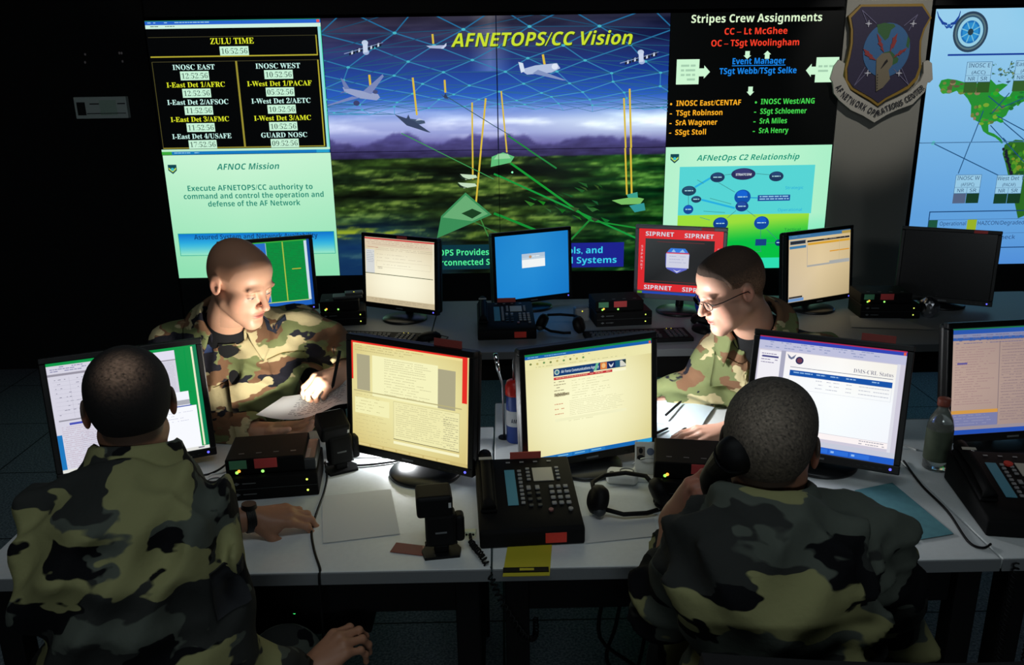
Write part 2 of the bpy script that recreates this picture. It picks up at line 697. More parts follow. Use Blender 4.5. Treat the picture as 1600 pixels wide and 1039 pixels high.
def slide_clock(S):
    S.rect(0, 0, 272, 204, (4, 5, 6))
    S.rect(0, -1, 272, 6.5, (40, 100, 205))
    S.rect(0, 0, 272, 1.2, (30, 120, 90))
    S.rect(0, 6.5, 272, 12, (205, 240, 225))
    S.scribble(2, 8, 55, 11, 1.2, 3, (90, 120, 110), ragged=0)
    S.scribble(4, 2.5, 100, 5, 1.4, 3, (150, 200, 230), ragged=0)
    S.rect(266, 1.5, 270.5, 5.5, (230, 80, 70))
    S.rect(267, 12, 270.5, 198, (150, 220, 225))
    S.rect(270.5, 12, 272, 198, (90, 220, 190))
    yl = (150, 140, 50)
    S.line((2, 24.5), (264, 24.5), .7, (70, 66, 40))
    S.line((2, 53.5), (264, 53.5), 2, (175, 165, 50))
    S.line((263.5, 24), (263.5, 54), 1.6, (175, 165, 50))
    S.line((3, 61), (264, 61), .8, (70, 66, 40))
    S.line((3, 61), (3, 194), .8, (90, 84, 40))
    S.line((135, 61), (135, 194), 3, yl)
    S.line((263.5, 61), (263.5, 194), 2, (175, 165, 50))
    S.line((3, 193.6), (264, 193.6), 1.6, yl)
    Y, W = (225, 235, 45), (205, 250, 240)
    S.text(ser('ZULU TIME'), 132, 35.5, 9, Y, 68, align='c')
    bx = (200, 242, 215)

    def clock(x, v, s):
        S.rect(x-22.5, v, x+22.5, v+13.5, bx)
        S.text(ser(s), x, v+11, 8.2, (60, 85, 75), 41, bold=-0.012, align='c')
    clock(134, 39.2, '16:52:56')
    rows = [('INOSC EAST', 66, '12:52:56', W), ('I-East Det 1/AFRC', 92, '12:52:56', Y), ('I-East Det 2/AFSOC', 97, '11:52:56', W),
            ('I-East Det 3/AFMC', 93, '11:52:56', Y), ('I-East Det 4/USAFE', 95, '17:52:56', W)]
    rows2 = [('INOSC WEST', 70, '10:52:56', W), ('I-West Det 1/PACAF', 102, '05:52:56', Y), ('I-West Det 2/AETC', 94, '10:52:56', W),
             ('I-West Det 3/AMC', 91, '10:52:56', Y), ('GUARD NOSC', 74, '09:52:56', W)]
    for cx, rr in ((67.5, rows), (200, rows2)):
        for k, (a, wd, b, c) in enumerate(rr):
            v = 73+26.5*k
            S.text(ser(a), cx, v, 7.8, c, wd, align='c')
            clock(cx, v+2.4, b)
    S.rect(0, 195.5, 272, 199, (190, 238, 205))
    S.rect(0, 199, 272, 204, (20, 120, 190))
    S.rect(0, 199, 16, 204, (60, 170, 60))
    S.scribble(20, 200.6, 60, 203, 1.2, 3, (150, 210, 235), ragged=0)
    S.rect(250, 199, 270, 204, (40, 160, 205))


def slide_mission(S):
    R, C = 14, 10
    vv = np.linspace(0, 1, R)[:, None]*np.ones((1, C))
    uu = np.linspace(0, 1, C)[None, :]*np.ones((R, 1))
    A = mixc((205, 246, 214), (142, 224, 178), np.clip(vv*0.9+abs(uu-0.45)*0.25, 0, 1))
    S.image(0, 0, 272, 204, A)
    shield_logo(S, 6, 15, 14, 15, (20, 70, 80), (190, 220, 90), (60, 190, 200))
    T = (38, 140, 118)
    S.text('AFNOC Mission', 136, 24.5, 9.5, T, 102, 0.012, 0.25, 'c')
    S.text('Execute AFNETOPS/CC authority to', 136, 58, 8.6, T, 205, 0.01, align='c')
    S.text('command and control the operation and', 140.5, 71, 8.6, T, 230, 0.01, align='c')
    S.text('defense of the AF Network', 140, 84, 8.6, T, 152, 0.01, align='c')
    k = np.linspace(0, 1, 8)[:, None]*np.ones((1, 3))
    S.image(7.5, 128, 268, 166, np.where(k[..., None] < 0.5, mixc((14, 112, 205), (50, 180, 225), k*2), mixc((50, 180, 225), (160, 235, 195), k*2-1)))
    S.frame(7.5, 128, 268, 166, 1, (40, 170, 150))
    S.text('Assured System and Network Availability', 137, 138.5, 7.8, (20, 70, 125), 206, 0.012, align='c')
    S.text('Assured Information Delivery', 68, 151, 7.8, (20, 80, 130), 140, 0.012, align='l')


def slide_crew(S):
    S.rect(0, 0, 272, 204, (4, 5, 5))
    S.text('Stripes Crew Assignments', 134.7, 15, 11.5, (222, 245, 205), 205, 0.022, align='c')
    RD = (245, 62, 40)
    S.text('CC \u2013 Lt McGhee', 134.7, 33, 9.4, RD, 99, 0.02, align='c')
    S.text('OC \u2013 TSgt Woolingham', 134.7, 50.3, 9.4, RD, 139, 0.02, align='c')
    G = (205, 246, 210)

    def varrow(x, v0, v1, up=False, hw=6, sw=3.6):
        h = (v1-v0)*0.45
        if up:
            S.rect(x-sw, v0+h, x+sw, v1, G)
            S.poly([(x-hw, v0+h), (x, v0), (x+hw, v0+h)], G, False)
        else:
            S.rect(x-sw, v0, x+sw, v1-h, G)
            S.poly([(x-hw, v1-h), (x+hw, v1-h), (x, v1)], G, False)
    varrow(123.5, 58, 70)
    varrow(155, 58, 70, True)
    varrow(132, 112, 126)
    S.rect(12, 69, 48, 107, G)
    S.rect(48, 83, 57, 95, G, False)
    S.poly([(56, 78.5), (65.5, 88.5), (56, 98.5)], G, False)
    S.scribble(19, 77, 42, 105, 3.2, 7, (165, 205, 175), 0.9, 0.1)
    S.rect(234, 69, 270, 107, G)
    S.rect(226, 83, 234, 95, G, False)
    S.poly([(227, 78.5), (227, 98.5), (218.5, 88.5)], G, False)
    S.scribble(238, 81, 264, 97, 3.2, 7, (165, 205, 175), 0.9, 0.1)
    B = (25, 135, 235)
    S.text('Event Manager', 142.5, 77.5, 9, B, 84, 0.016, align='c')
    S.rect(100, 79.2, 185, 80.4, B)
    S.text('TSgt Webb/TSgt Selke', 142, 92.3, 9, B, 123, 0.018, align='c')
    O, N = (255, 178, 38), (70, 215, 80)
    for k, (s, wd) in enumerate((('INOSC East/CENTAF', 104), ('TSgt Robinson', 75), ('SrA Wagoner', 67.5), ('SSgt Stoll', 50))):
        v = 140+15.1*k
        S.text(s, 14, v, 8.2, O, wd, 0.02)
        if k:
            S.rect(4, v-3.6, 7.5, v-2.2, O)
        else:
            S.ell(5.5, v-3, 1.8, 1.8, O, 10)
    for k, (s, wd) in enumerate((('INOSC West/ANG', 86.5), ('SSgt Schloemer', 75), ('SrA Miles', 44.5), ('SrA Henry', 48))):
        v = 139.4+15.1*k
        S.text(s, 150, v, 8.2, N, wd, 0.01)
        if k:
            S.rect(140, v-3.6, 143.5, v-2.2, N)
        else:
            S.ell(142, v-3, 1.8, 1.8, N, 10)


def slide_c2(S):
    def cr(X, Y):
        l = 52-(Y-40)*0.034
        r_ = 1378-(Y-35)*0.1
        return ((X-l)/(r_-l)*272, (Y-38)/1005*204)
    R, C = 12, 10
    vv = np.linspace(0, 1, R)[:, None]*np.ones((1, C))
    uu = np.linspace(0, 1, C)[None, :]*np.ones((R, 1))
    A = mixc((198, 247, 212), (160, 236, 196), np.clip(abs(uu-0.4)*1.2, 0, 1))
    A = A*(1-np.clip((vv-0.55)*2.0, 0, 1)[..., None]*np.clip((uu-0.2)*2, 0, 1)[..., None])+np.array([36, 222, 176.])*(np.clip((vv-0.55)*2.0, 0, 1)*np.clip((uu-0.2)*2, 0, 1))[..., None]
    S.image(0, 0, 272, 204, A)
    shield_logo(S, 8, 11, 14, 15, (20, 70, 80), (190, 220, 90), (60, 190, 200))
    S.text('AFNetOps C2 Relationship', 135.5, 22.5, 8.8, (22, 150, 122), 169, 0.006, 0.25, 'c')
    x0, v0 = cr(163, 195)
    x1, v1 = cr(1205, 588)
    S.rect(x0, v0, x1, v1, (86, 212, 212))
    k = np.linspace(0, 1, 12)[:, None]*np.ones((1, 8))
    uu = np.linspace(0, 1, 8)[None, :]*np.ones((12, 1))
    q = np.clip((k-0.15)*2.2+uu*0.5-0.25, 0, 1)
    S.image(x0, v1, x1-3, 186, mixc((158, 222, 60), (8, 190, 66), q))
    S.rect(x0, 186, x1-3, 204, (46, 222, 178))
    D = (30, 50, 80)
    for a, b in (((520, 265), (575, 260)), ((770, 258), (880, 270)), ((470, 325), (600, 405)), ((232, 425), (232, 505)), ((610, 555), (540, 615)),
                 ((695, 555), (765, 610)), ((805, 715), (803, 795)), ((850, 712), (935, 805)), ((840, 830), (915, 830)), ((803, 850), (803, 900)), ((720, 905), (810, 900))):
        S.line(cr(*a), cr(*b), 0.8, (60, 130, 130))
    for a, b in (((282, 360), (405, 288)), ((335, 462), (600, 535))):
        S.line(cr(*a), cr(*b), 3.2, (40, 175, 225))
    S.line(cr(720, 452), cr(785, 455), 1.6, (30, 150, 210))
    nodes = [(668, 260, 96, 47, (46, 48, 92)), (462, 283, 57, 40, (32, 56, 92)), (930, 283, 57, 40, (32, 56, 92)), (235, 388, 57, 40, (32, 66, 92)),
             (293, 458, 40, 28, (32, 60, 92)), (230, 540, 40, 38, (22, 70, 150)), (660, 445, 65, 60, (18, 80, 170)), (655, 522, 52, 42, (28, 60, 130)),
             (485, 660, 60, 52, (16, 62, 140)), (810, 660, 60, 55, (18, 70, 160)), (945, 828, 30, 28, (18, 50, 110))]
    for X, Y, rx, ry, c in nodes:
        x, v = cr(X, Y)
        S.ell(x, v, rx/1300*272, ry/1005*204, c)
        S.ell(x-rx*.015, v-ry*0.08, rx/1300*272*.66, ry/1005*204*.5, tuple(min(255, int(q*1.25)) for q in c))
        if rx < 80:
            S.scribble(x-rx/1300*160, v-1, x+rx/1300*160, v+1.6, 1.6, 3, (170, 220, 225), 1, 0)
    x, v = cr(668, 272)
    S.text('STRATCOM', x, v, 3.6, (225, 235, 240), 26, 0.01, align='c')
    a, b = cr(762, 795), cr(845, 850)
    S.rect(a[0], a[1], b[0], b[1], (24, 66, 130))
    a, b = cr(782, 432), cr(1035, 480)
    S.rect(a[0], a[1], b[0], b[1], (30, 70, 150))
    S.scribble(a[0]+3, a[1]+1.5, b[0]-2, b[1]-1, 2, 4, (150, 200, 230), 1, 0)
    a, b = cr(1000, 372), cr(940, 552)
    S.text('Strategic', a[0], a[1]+3, 4.6, (30, 165, 215), 30)
    S.text('Operational', b[0], b[1]+3, 4.6, (30, 165, 215), 40)
    a = cr(990, 715)
    S.text('Tactical', a[0], a[1]+3, 4.4, (20, 130, 60), 27)
    for X0, Y0, X1, Y1 in ((300, 300, 350, 330), (400, 450, 570, 500), (350, 555, 520, 570), (320, 605, 400, 630), (180, 675, 330, 685)):
        a, b = cr(X0, Y0), cr(X1, Y1)
        S.line(a, b, 0.9, (60, 150, 140))


def slide_vision(S):
    def cr(X, Y):
        l = 4+(Y-68)*0.0737
        r_ = 1290-(Y-50)*0.034
        return ((X-l)/(r_-l)*544, (Y-(68-18*X/1290))/945*408)
    R, C = 137, 169
    v = np.linspace(0, 408, R)[:, None]*np.ones((1, C))
    u = np.linspace(0, 544, C)[None, :]*np.ones((R, 1))
    n1 = noise2(R, C, 0.03, 0.20, 3.1, 6)
    n2 = noise2(R, C, 0.022, 0.30, 9.7, 6)
    n3 = noise2(R, C, 0.12, 0.5, 21.3, 5)
    hill = noise2(1, C, 0.06, 1, 5.5)[0]
    keys = [(0, (20, 22, 44)), (40, (24, 34, 84)), (80, (22, 56, 140)), (120, (40, 92, 190)), (142, (110, 140, 215)), (160, (172, 184, 232)), (178, (150, 158, 214)), (195, (96, 92, 160)), (212, (62, 54, 104)), (218, (46, 46, 76))]
    kv = [k[0] for k in keys]
    sky = np.stack([np.interp(v, kv, [k[1][c] for k in keys]) for c in range(3)], -1)
    cloud = np.clip(n1*1.2+0.15, 0, 1)*np.exp(-((v-162)/26)**2)
    sky = sky+cloud[..., None]*np.array([60, 58, 36.])+np.exp(-((v-165)/24)**2)[..., None]*np.clip((u-270)/180, 0, 1)[..., None]*np.array([40, 46, 20.])
    sky = sky-np.exp(-((v-10)/40)**2)[..., None]*np.clip(n2, -.4, .4)[..., None]*30+np.clip((u-540)/-400, 0, 1)[..., None]*np.exp(-((v-30)/60)**2)[..., None]*np.array([26, 18, 12.])
    sky = np.where((abs(u-262) < 34)[..., None] & (v < 84)[..., None], sky+np.clip(1-abs(u-262)/34, 0, 1)[..., None]*np.array([50, 50, 40.]), sky)
    ridge = 184-hill[None, :]*16
    hk = np.clip((v-ridge)/5, 0, 1)[..., None]
    sky = mixc((84, 80, 142), (42, 36, 72), np.clip((v-184)/34+n3*.3, 0, 1))*hk+sky*(1-hk)
    base = mixc((20, 34, 18), (46, 70, 26), np.clip((n2*1.5+0.45), 0, 1))
    patch = np.clip(n1*1.6+n3*.6+np.exp(-((v-264)/20)**2)*np.exp(-((u-240)/170)**2)*1.0-0.50, 0, .62)
    base = base*(1-patch[..., None])+mixc((70, 112, 38), (128, 152, 66), np.clip(n3+.5, 0, 1))*patch[..., None]
    dark = np.clip(-n1*1.8+0.05, 0, 1)
    base = base*(1-0.75*dark[..., None])
    base = base+np.clip((u-300)/200, 0, 1)[..., None]*np.array([-14, 12, 2.])
    base = base*(0.72+0.5*np.clip(n3+.5, 0, 1))[..., None]
    bl = np.clip((v-300)/60, 0, 1)*np.clip((230-u)/150, 0, 1)
    base = base*(1-bl[..., None]*.7)+np.array([14, 44, 86.])*bl[..., None]
    yb = np.clip(n2*2+n3*1.4-.45, 0, 1)*np.clip((v-316)/20, 0, 1)*np.clip((250-u)/90, 0, 1)*np.clip((352-v)/12, 0, 1)
    base = base*(1-yb[..., None])+np.array([150, 170, 40.])*yb[..., None]
    A = np.where((v > 215)[..., None], base, sky)
    S.image(0, 0, 544, 408, np.clip(A, 2, 255))
    # the web of light links
    rg = random.Random(11)

    def web(a, b, t, c):
        S.line(cr(*a), cr(*b), t, c)
    rows = [-14, 18, 44, 66, 85, 101, 114, 125, 134, 142]
    net = []
    for k, vv in enumerate(rows):
        dx = 118-8.2*k
        off = (0.5 if k % 2 else 0.0)*dx+rg.uniform(-8, 8)
        net.append([(272+off+dx*q+rg.uniform(-7, 7), vv+rg.uniform(-3, 3)+(abs(dx*q+off)/272)**2*6) for q in range(-6, 7)])
    for k in range(len(net)-1):
        f_ = k/len(net)
        cl = tuple(int(p_+(q_-p_)*f_) for p_, q_ in zip((30, 104, 150), (96, 176, 226)))
        cd_ = tuple(int(p_*.72) for p_ in cl)
        for p_ in net[k]:
            near = sorted(net[k+1], key=lambda q_: abs(q_[0]-p_[0]))
            for q_ in near[:2]:
                S.line(p_, q_, 1.9-1.0*f_, cl)
            S.line(p_, near[2], 1.2-.6*f_, cd_)
        for q in range(len(net[k])-1):
            S.line(net[k][q], net[k][q+1], 1.2-.5*f_, cd_)
        for p_ in net[k]:
            S.ell(p_[0], p_[1], 3.4-1.6*f_, 2.2-1.1*f_, (70, 178, 196), 10)
    # yellow beams
    Yb = (216, 186, 60)
    for a, b, t in (((183, 262), (188, 310), 3.5), ((342, 272), (357, 405), 3), ((415, 122), (418, 155), 3), ((459, 280), (462, 325), 3), ((560, 360), (562, 640), 2.6), ((610, 345), (572, 750), 2.8),
                    ((665, 320), (686, 540), 2.4), ((818, 192), (826, 236), 3.5), ((1117, 345), (1131, 700), 2.8), ((1138, 312), (1150, 735), 3)):
        web(a, b, t, Yb)
    # green sight lines on the ground
    for a, b, t, c in (((300, 470), (640, 640), 1.4, (60, 150, 80)), ((460, 335), (700, 480), 1.2, (50, 90, 100)), ((640, 620), (1230, 900), 3, (20, 150, 60)), ((690, 480), (870, 600), 2.5, (30, 130, 60)), ((700, 580), (1000, 800), 3.5, (20, 150, 50)),
                       ((640, 770), (850, 860), 4, (20, 140, 50)), ((1000, 790), (900, 900), 3, (30, 130, 50)), ((590, 790), (620, 860), 2, (60, 130, 60)), ((1000, 800), (1290, 850), 2.5, (26, 140, 50)), ((560, 800), (760, 900), 1.6, (50, 120, 60))):
        web(a, b, t, c)

    def pp(pts, c):
        S.poly([cr(*p) for p in pts], c)
    # airliner
    pp([(85, 305), (215, 330), (222, 342), (210, 352), (150, 345), (92, 322)], (150, 162, 200))
    pp([(160, 320), (232, 260), (236, 268), (190, 330)], (120, 134, 184))
    pp([(150, 342), (30, 372), (30, 368), (120, 338)], (120, 134, 184))
    pp([(92, 312), (78, 272), (92, 282), (112, 312)], (110, 126, 176))
    pp([(85, 320), (75, 328), (100, 322)], (100, 112, 160))
    S.ell(*cr(136, 362), 5, 4, (60, 66, 110))
    S.ell(*cr(205, 322), 4, 3, (70, 78, 120))
    # attack plane
    pp([(318, 415), (385, 425), (388, 434), (345, 442), (316, 430)], (66, 84, 110))
    pp([(275, 402), (345, 425), (408, 468), (395, 466), (320, 442)], (56, 70, 98))
    pp([(318, 420), (326, 402), (334, 422)], (56, 70, 98))
    pp([(352, 425), (364, 416), (382, 422)], (180, 196, 220))
    # drone, far drones, small plane
    pp([(735, 245), (790, 230), (870, 222), (882, 240), (850, 255), (760, 262)], (176, 190, 222))
    pp([(800, 245), (905, 282), (890, 282), (780, 258)], (130, 146, 190))
    pp([(738, 256), (728, 218), (745, 222), (752, 250)], (210, 222, 240))
    S.ell(*cr(862, 234), 5, 4.5, (220, 228, 244))
    pp([(392, 162), (460, 160), (450, 172), (405, 170)], (170, 180, 212))
    pp([(445, 172), (466, 152), (466, 162), (455, 172)], (200, 208, 232))
    pp([(445, 330), (475, 348), (460, 346)], (60, 76, 110))
    pp([(455, 340), (462, 326), (472, 346)], (50, 60, 90))
    # satellites
    for X, Y in ((168, 172), (1178, 205)):
        for a in (-1, 1):
            for q in range(2):
                x0 = X+a*(22+q*26)
                yy = Y-a*(5+q*8)
                pp([(x0-10, yy-4), (x0+12, yy-10), (x0+12, yy+4), (x0-10, yy+10)], (24, 30, 50))
                pp([(x0-2, yy-5), (x0+4, yy-7), (x0+4, yy+5), (x0-2, yy+7)], (210, 220, 235))
        pp([(X-76, Y+16), (X+66, Y-22), (X+66, Y-20), (X-76, Y+19)], (130, 150, 190))
        S.ell(*cr(X, Y-20), 5, 4, (190, 205, 230))
        S.ell(*cr(X+4, Y+12), 5, 4, (160, 178, 215))
        pp([(X-8, Y-16), (X+10, Y-18), (X+10, Y+12), (X-6, Y+14)], (200, 212, 235))
    # camp, delta shapes on the ground
    pp([(535, 690), (632, 775), (430, 866), (445, 780)], (58, 140, 86))
    pp([(535, 700), (618, 772), (560, 800), (450, 785)], (104, 172, 116))
    pp([(520, 770), (560, 752), (596, 768), (560, 790)], (26, 64, 34))
    pp([(672, 540), (714, 556), (700, 578), (628, 594), (632, 556)], (96, 190, 120))
    pp([(655, 545), (690, 545), (700, 562), (640, 566)], (150, 214, 160))
    for X, Y, sx in ((545, 628, 1), (540, 660, 1.1)):
        pp([(X-30*sx, Y-8), (X+28*sx, Y-4), (X+34*sx, Y+6), (X-10*sx, Y+14)], (196, 222, 190))
        pp([(X-36*sx, Y-6), (X-10*sx, Y+8), (X+10*sx, Y+14), (X-24*sx, Y+10)], (28, 44, 34))
    pp([(1075, 722), (1160, 708), (1195, 716), (1180, 736), (1110, 738)], (120, 190, 100))
    pp([(1130, 700), (1170, 690), (1172, 712), (1136, 712)], (60, 160, 140))
    pp([(1140, 742), (1195, 732), (1200, 760), (1160, 768)], (50, 150, 150))
    for q in range(26):
        X, Y = rg.uniform(740, 1040), rg.uniform(640, 790)
        pp([(X, Y), (X+rg.uniform(15, 50), Y+rg.uniform(4, 14)), (X+rg.uniform(10, 40), Y+rg.uniform(14, 24))], (rg.randint(16, 60), rg.randint(60, 130), rg.randint(24, 50)))
    S.ell(*cr(706, 614), 1.8, 1.8, (150, 255, 190), 8)
    # dark join of the projected picture
    S.rect(272-0.5, 0, 272+0.5, 204, (20, 30, 60))
    # title and caption
    a, b = cr(486, 163), cr(1150, 155)
    S.text('AFNETOPS/CC Vision', a[0], (a[1]+b[1])/2+2.5, 19.5, (40, 60, 20), b[0]-a[0], 0.02, 0.25)
    S.text('AFNETOPS/CC Vision', a[0]-1.2, (a[1]+b[1])/2+1, 19.5, (200, 222, 45), b[0]-a[0], 0.02, 0.25)
    S.rect(110, 359, 272, 401, (12, 52, 64))
    S.rect(272, 359, 480, 401, (28, 34, 140))
    G1, G2 = (80, 235, 150), (60, 205, 235)
    S.text('AFNETOPS Provides', 253, 377, 10.0, G1, 127, 0.006, align='r')
    S.text('Interconnected S', 254, 394, 10.0, G1, 110, 0.006, align='r')
    S.text('Tools, and', 444, 377, 10.5, G2, 78, 0.006, align='r')
    S.text('and Systems', 468, 394, 10.5, G2, 104, 0.006, align='r')


NA = [(165, 600), (185, 560), (235, 550), (300, 560), (350, 575), (420, 590), (500, 585), (560, 560), (600, 600), (650, 590), (690, 600), (640, 640), (615, 660), (660, 690), (700, 690), (730, 640), (800, 650), (860, 660), (830, 720), (760, 750), (700, 790), (680, 830),
      (650, 850), (665, 880), (640, 885), (610, 870), (570, 880), (545, 900), (548, 950), (590, 965), (640, 1000), (665, 1035), (650, 1036), (600, 995), (540, 970), (505, 945), (480, 880), (440, 860), (410, 820), (412, 750), (385, 700), (345, 655), (300, 640), (245, 660), (200, 655), (180, 630)]


def ear_tris(P):
    from mathutils.geometry import tessellate_polygon
    return tessellate_polygon([[Vector((p[0], p[1], 0)) for p in P]])


def map_poly(S, P, c):
    S.layer += 1
    for t in ear_tris(P):
        S.poly([P[i] for i in t], c, False)


def slide_map(S):
    """the map page, 272 x 408, two displays high"""
    def c1(X, Y):
        return ((X-(150-(Y-50)*0.135))/4.724*1.005, (Y-50)/975*204)

    def c2(X, Y):
        return ((X-(180-(Y-38)*0.13))/5.195*1.054, 204+(Y-38)/972*204)
    R, C = 25, 17
    v = np.linspace(0, 1, R)[:, None]*np.ones((1, C))
    u = np.linspace(0, 1, C)[None, :]*np.ones((R, 1))
    A = mixc((150, 205, 236), (96, 160, 220), np.clip(v*1.4-0.1, 0, 1))
    A = A-np.clip(0.12-v, 0, 1)[..., None]*3*np.array([60, 20, 10.])*np.clip((u-.4)*3, 0, 1)[..., None]-np.clip((v-.85)*5, 0, 1)[..., None]*np.array([20, 24, 6.])
    S.image(0, 0, 272, 408, A)
    D = (22, 62, 110)
    # winged emblem and round seal
    for sx in (-1, 1):
        cx = 243
        P = [(cx+sx*85, 62), (cx+sx*72, 100), (cx+sx*40, 140), (cx+sx*12, 150), (cx+sx*12, 165), (cx+sx*50, 160), (cx+sx*78, 112), (cx+sx*88, 72)]
        map_poly(S, [c1(*p) for p in P], (28, 66, 150))
    S.poly([c1(*p) for p in ((205, 160), (243, 182), (225, 190))], (28, 66, 150))
    S.poly([c1(*p) for p in ((281, 160), (243, 182), (261, 190))], (28, 66, 150))
    S.ell(*c1(243, 170), 3, 3, (40, 90, 170))
    x, y = c1(403, 215)
    for r, c in ((1, (44, 66, 88)), (.88, (90, 116, 122)), (.8, (50, 84, 110)), (.72, (150, 205, 226)), (.56, (30, 112, 184)), (.46, (44, 140, 205))):
        S.ell(x, y, 27.5*r, 30.5*r, c, 36)
    for k in range(8):
        a = k*math.pi/4+.3
        S.line((x, y), (x+15*math.cos(a), y+16*math.sin(a)), 1.6, (120, 190, 215))
    S.ell(x, y, 4.5, 5, (40, 60, 70))
    a, b = c1(233, 378), c1(1300, 378)
    S.rect(a[0], a[1]-1.4, 272, a[1]+1.4, (24, 60, 150))
    rg = random.Random(4)
    # land
    P = [c1(*p) for p in NA]
    map_poly(S, P, (40, 140, 50))
    for q in range(150):
        X, Y = rg.uniform(180, 850), rg.uniform(555, 900)
        inside = False
        for i in range(len(NA)):
            p, r_ = NA[i], NA[i-1]
            if (p[1] > Y) != (r_[1] > Y) and X < (r_[0]-p[0])*(Y-p[1])/(r_[1]-p[1])+p[0]:
                inside = not inside
        if inside:
            c = rg.choice([(20, 165, 50), (60, 160, 40), (120, 165, 50), (30, 110, 50), (90, 120, 60)]) if X > 470 else rg.choice([(110, 130, 60), (140, 120, 90), (60, 150, 50), (90, 90, 60)])
            x, y = c1(X, Y)
            S.ell(x, y, rg.uniform(2, 6), rg.uniform(1.5, 4), c, 7)
    for q in range(60):
        X, Y = rg.uniform(560, 790), rg.uniform(430, 580)
        x, y = c1(X, Y)
        S.poly([(x, y), (x+rg.uniform(2, 7), y+rg.uniform(-2, 3)), (x+rg.uniform(0, 4), y+rg.uniform(2, 5))], rg.choice([(60, 110, 90), (90, 120, 70), (50, 90, 110), (110, 130, 80)]))
    SA = [(870, 60), (940, 25), (1000, 30), (1060, 60), (1180, 90), (1300, 160), (1340, 260), (1250, 360), (1150, 480), (1050, 620), (1000, 640), (960, 480), (905, 290), (880, 200), (855, 130)]
    map_poly(S, [c2(*p) for p in SA], (44, 104, 34))
    for q in range(60):
        X, Y = rg.uniform(900, 1200), rg.uniform(60, 330)
        x, y = c2(X, Y)
        S.ell(x, y, rg.uniform(2, 6), rg.uniform(2, 5), rg.choice([(50, 130, 36), (90, 150, 40), (30, 80, 40), (120, 140, 40)]), 7)
    for q in range(30):
        t = q/29
        x, y = c2(862+t*60+rg.uniform(-8, 14), 90+t*200)
        S.ell(x, y, 2.2, 2, (28, 30, 46), 7)
    for a, b in ((c1(495, 790), c2(490, 275)), (c2(280, 38), c2(830, 300)), (c1(530, 680), c1(640, 770)), (c1(690, 660), c1(560, 810)), (c1(600, 830), c1(860, 970)), (c1(550, 900), c2(860, 40)), (c1(630, 770), c1(800, 700)), (c1(650, 880), c1(900, 1090)), (c2(840, 10), c2(1100, 270))):
        S.line(a, b, 1.5, (30, 76, 120))
    S.ell(*c2(280, 38), 3, 3, (90, 190, 190), 10)
    S.rect(0, 203.6, 272, 204.4, (70, 120, 170))

    def node(x, y, t1, t2, cl, cr_, w=40, w1=34):
        S.rect(x, y, x+w, y+31, (150, 200, 228))
        S.frame(x, y, x+w, y+31, .7, (60, 100, 140))
        S.rect(x, y+20.5, x+w, y+21, (70, 110, 150))
        S.rect(x+w/2-.3, y+20.5, x+w/2+.3, y+31, (70, 110, 150))
        S.text(t1, x+w/2, y+8.5, 6, (30, 60, 100), w1, align='c')
        S.text(t2, x+w/2, y+18.5, 5, (30, 60, 100), 22, align='c')
        S.text('NR', x+w*.26, y+28.6, 5.6, (30, 60, 100), 11, align='c')
        S.text('SR', x+w*.74, y+28.6, 5.6, (30, 60, 100), 11, align='c')
        S.rect(x, y+31, x+w/2-.4, y+47, cl)
        S.rect(x+w/2+.4, y+31, x+w, y+47, cr_)
    x, y = c1(368, 430)
    node(x, y, 'INOSC E', '(ACC)', (52, 92, 42), (46, 88, 36), 41)
    x, y = c1(735, 425)
    node(x, y, 'East Det 1', '(AFRC)', (52, 92, 42), (46, 88, 36), 41, 38)
    x, y = c2(472, 285)
    node(x, y, 'INOSC W', '(AFSPC)', (84, 100, 130), (24, 60, 40), 43, 37)
    x, y = c2(808, 292)
    node(x, y, 'West Det 1', '(PACAF)', (24, 62, 40), (22, 56, 36), 44, 42)
    x, y = c2(255, 570)
    S.rect(x, y, 272, y+1.6, D)
    S.rect(x, y, x+1.6, y+62, D)
    S.rect(x, y+62, 272, y+63.6, D)
    S.rect(x, y+14, 272, y+14.6, (60, 100, 150))
    S.rect(x, y+38, 272, y+38.6, (60, 100, 150))
    S.rect(x+1, y+14.6, x+16, y+32, (30, 84, 62))
    S.text('Operational', x+20, y+24, 6.4, (34, 62, 110), 44)
    S.rect(x+66, y+14.6, x+82, y+32, (150, 176, 40))
    S.text('HAZCON/Degraded', x+84, y+24, 6.4, (34, 62, 110), 78)
    S.text('Check', x+119, y+48.5, 6.6, (34, 62, 110), 32)


# ------------------------------------------------------------------ the display cubes
m_cube = mat('black_display_housing', (9, 9, 10), 0.6)


def display(col, row, fn, win, W, H, label, grp=None, xoff=0.0):
    cx = xoff+(col-1.5)*SW
    top = STOP-row*SH
    t = thing('display_cube', label, 'display', (cx, SY, top-SH), 0, grp)
    MB().box((0, 0.322, SH/2), (SW-0.001, 0.64, SH-0.001), 0.002, 1).build('housing', m_cube, t)
    S = Screen(W, H, win)
    fn(S)
    S.build('screen', SW-0.003, SH-0.003, t, Matrix.Translation((0, -0.0005, SH/2)), lift=0.00012)
    return t


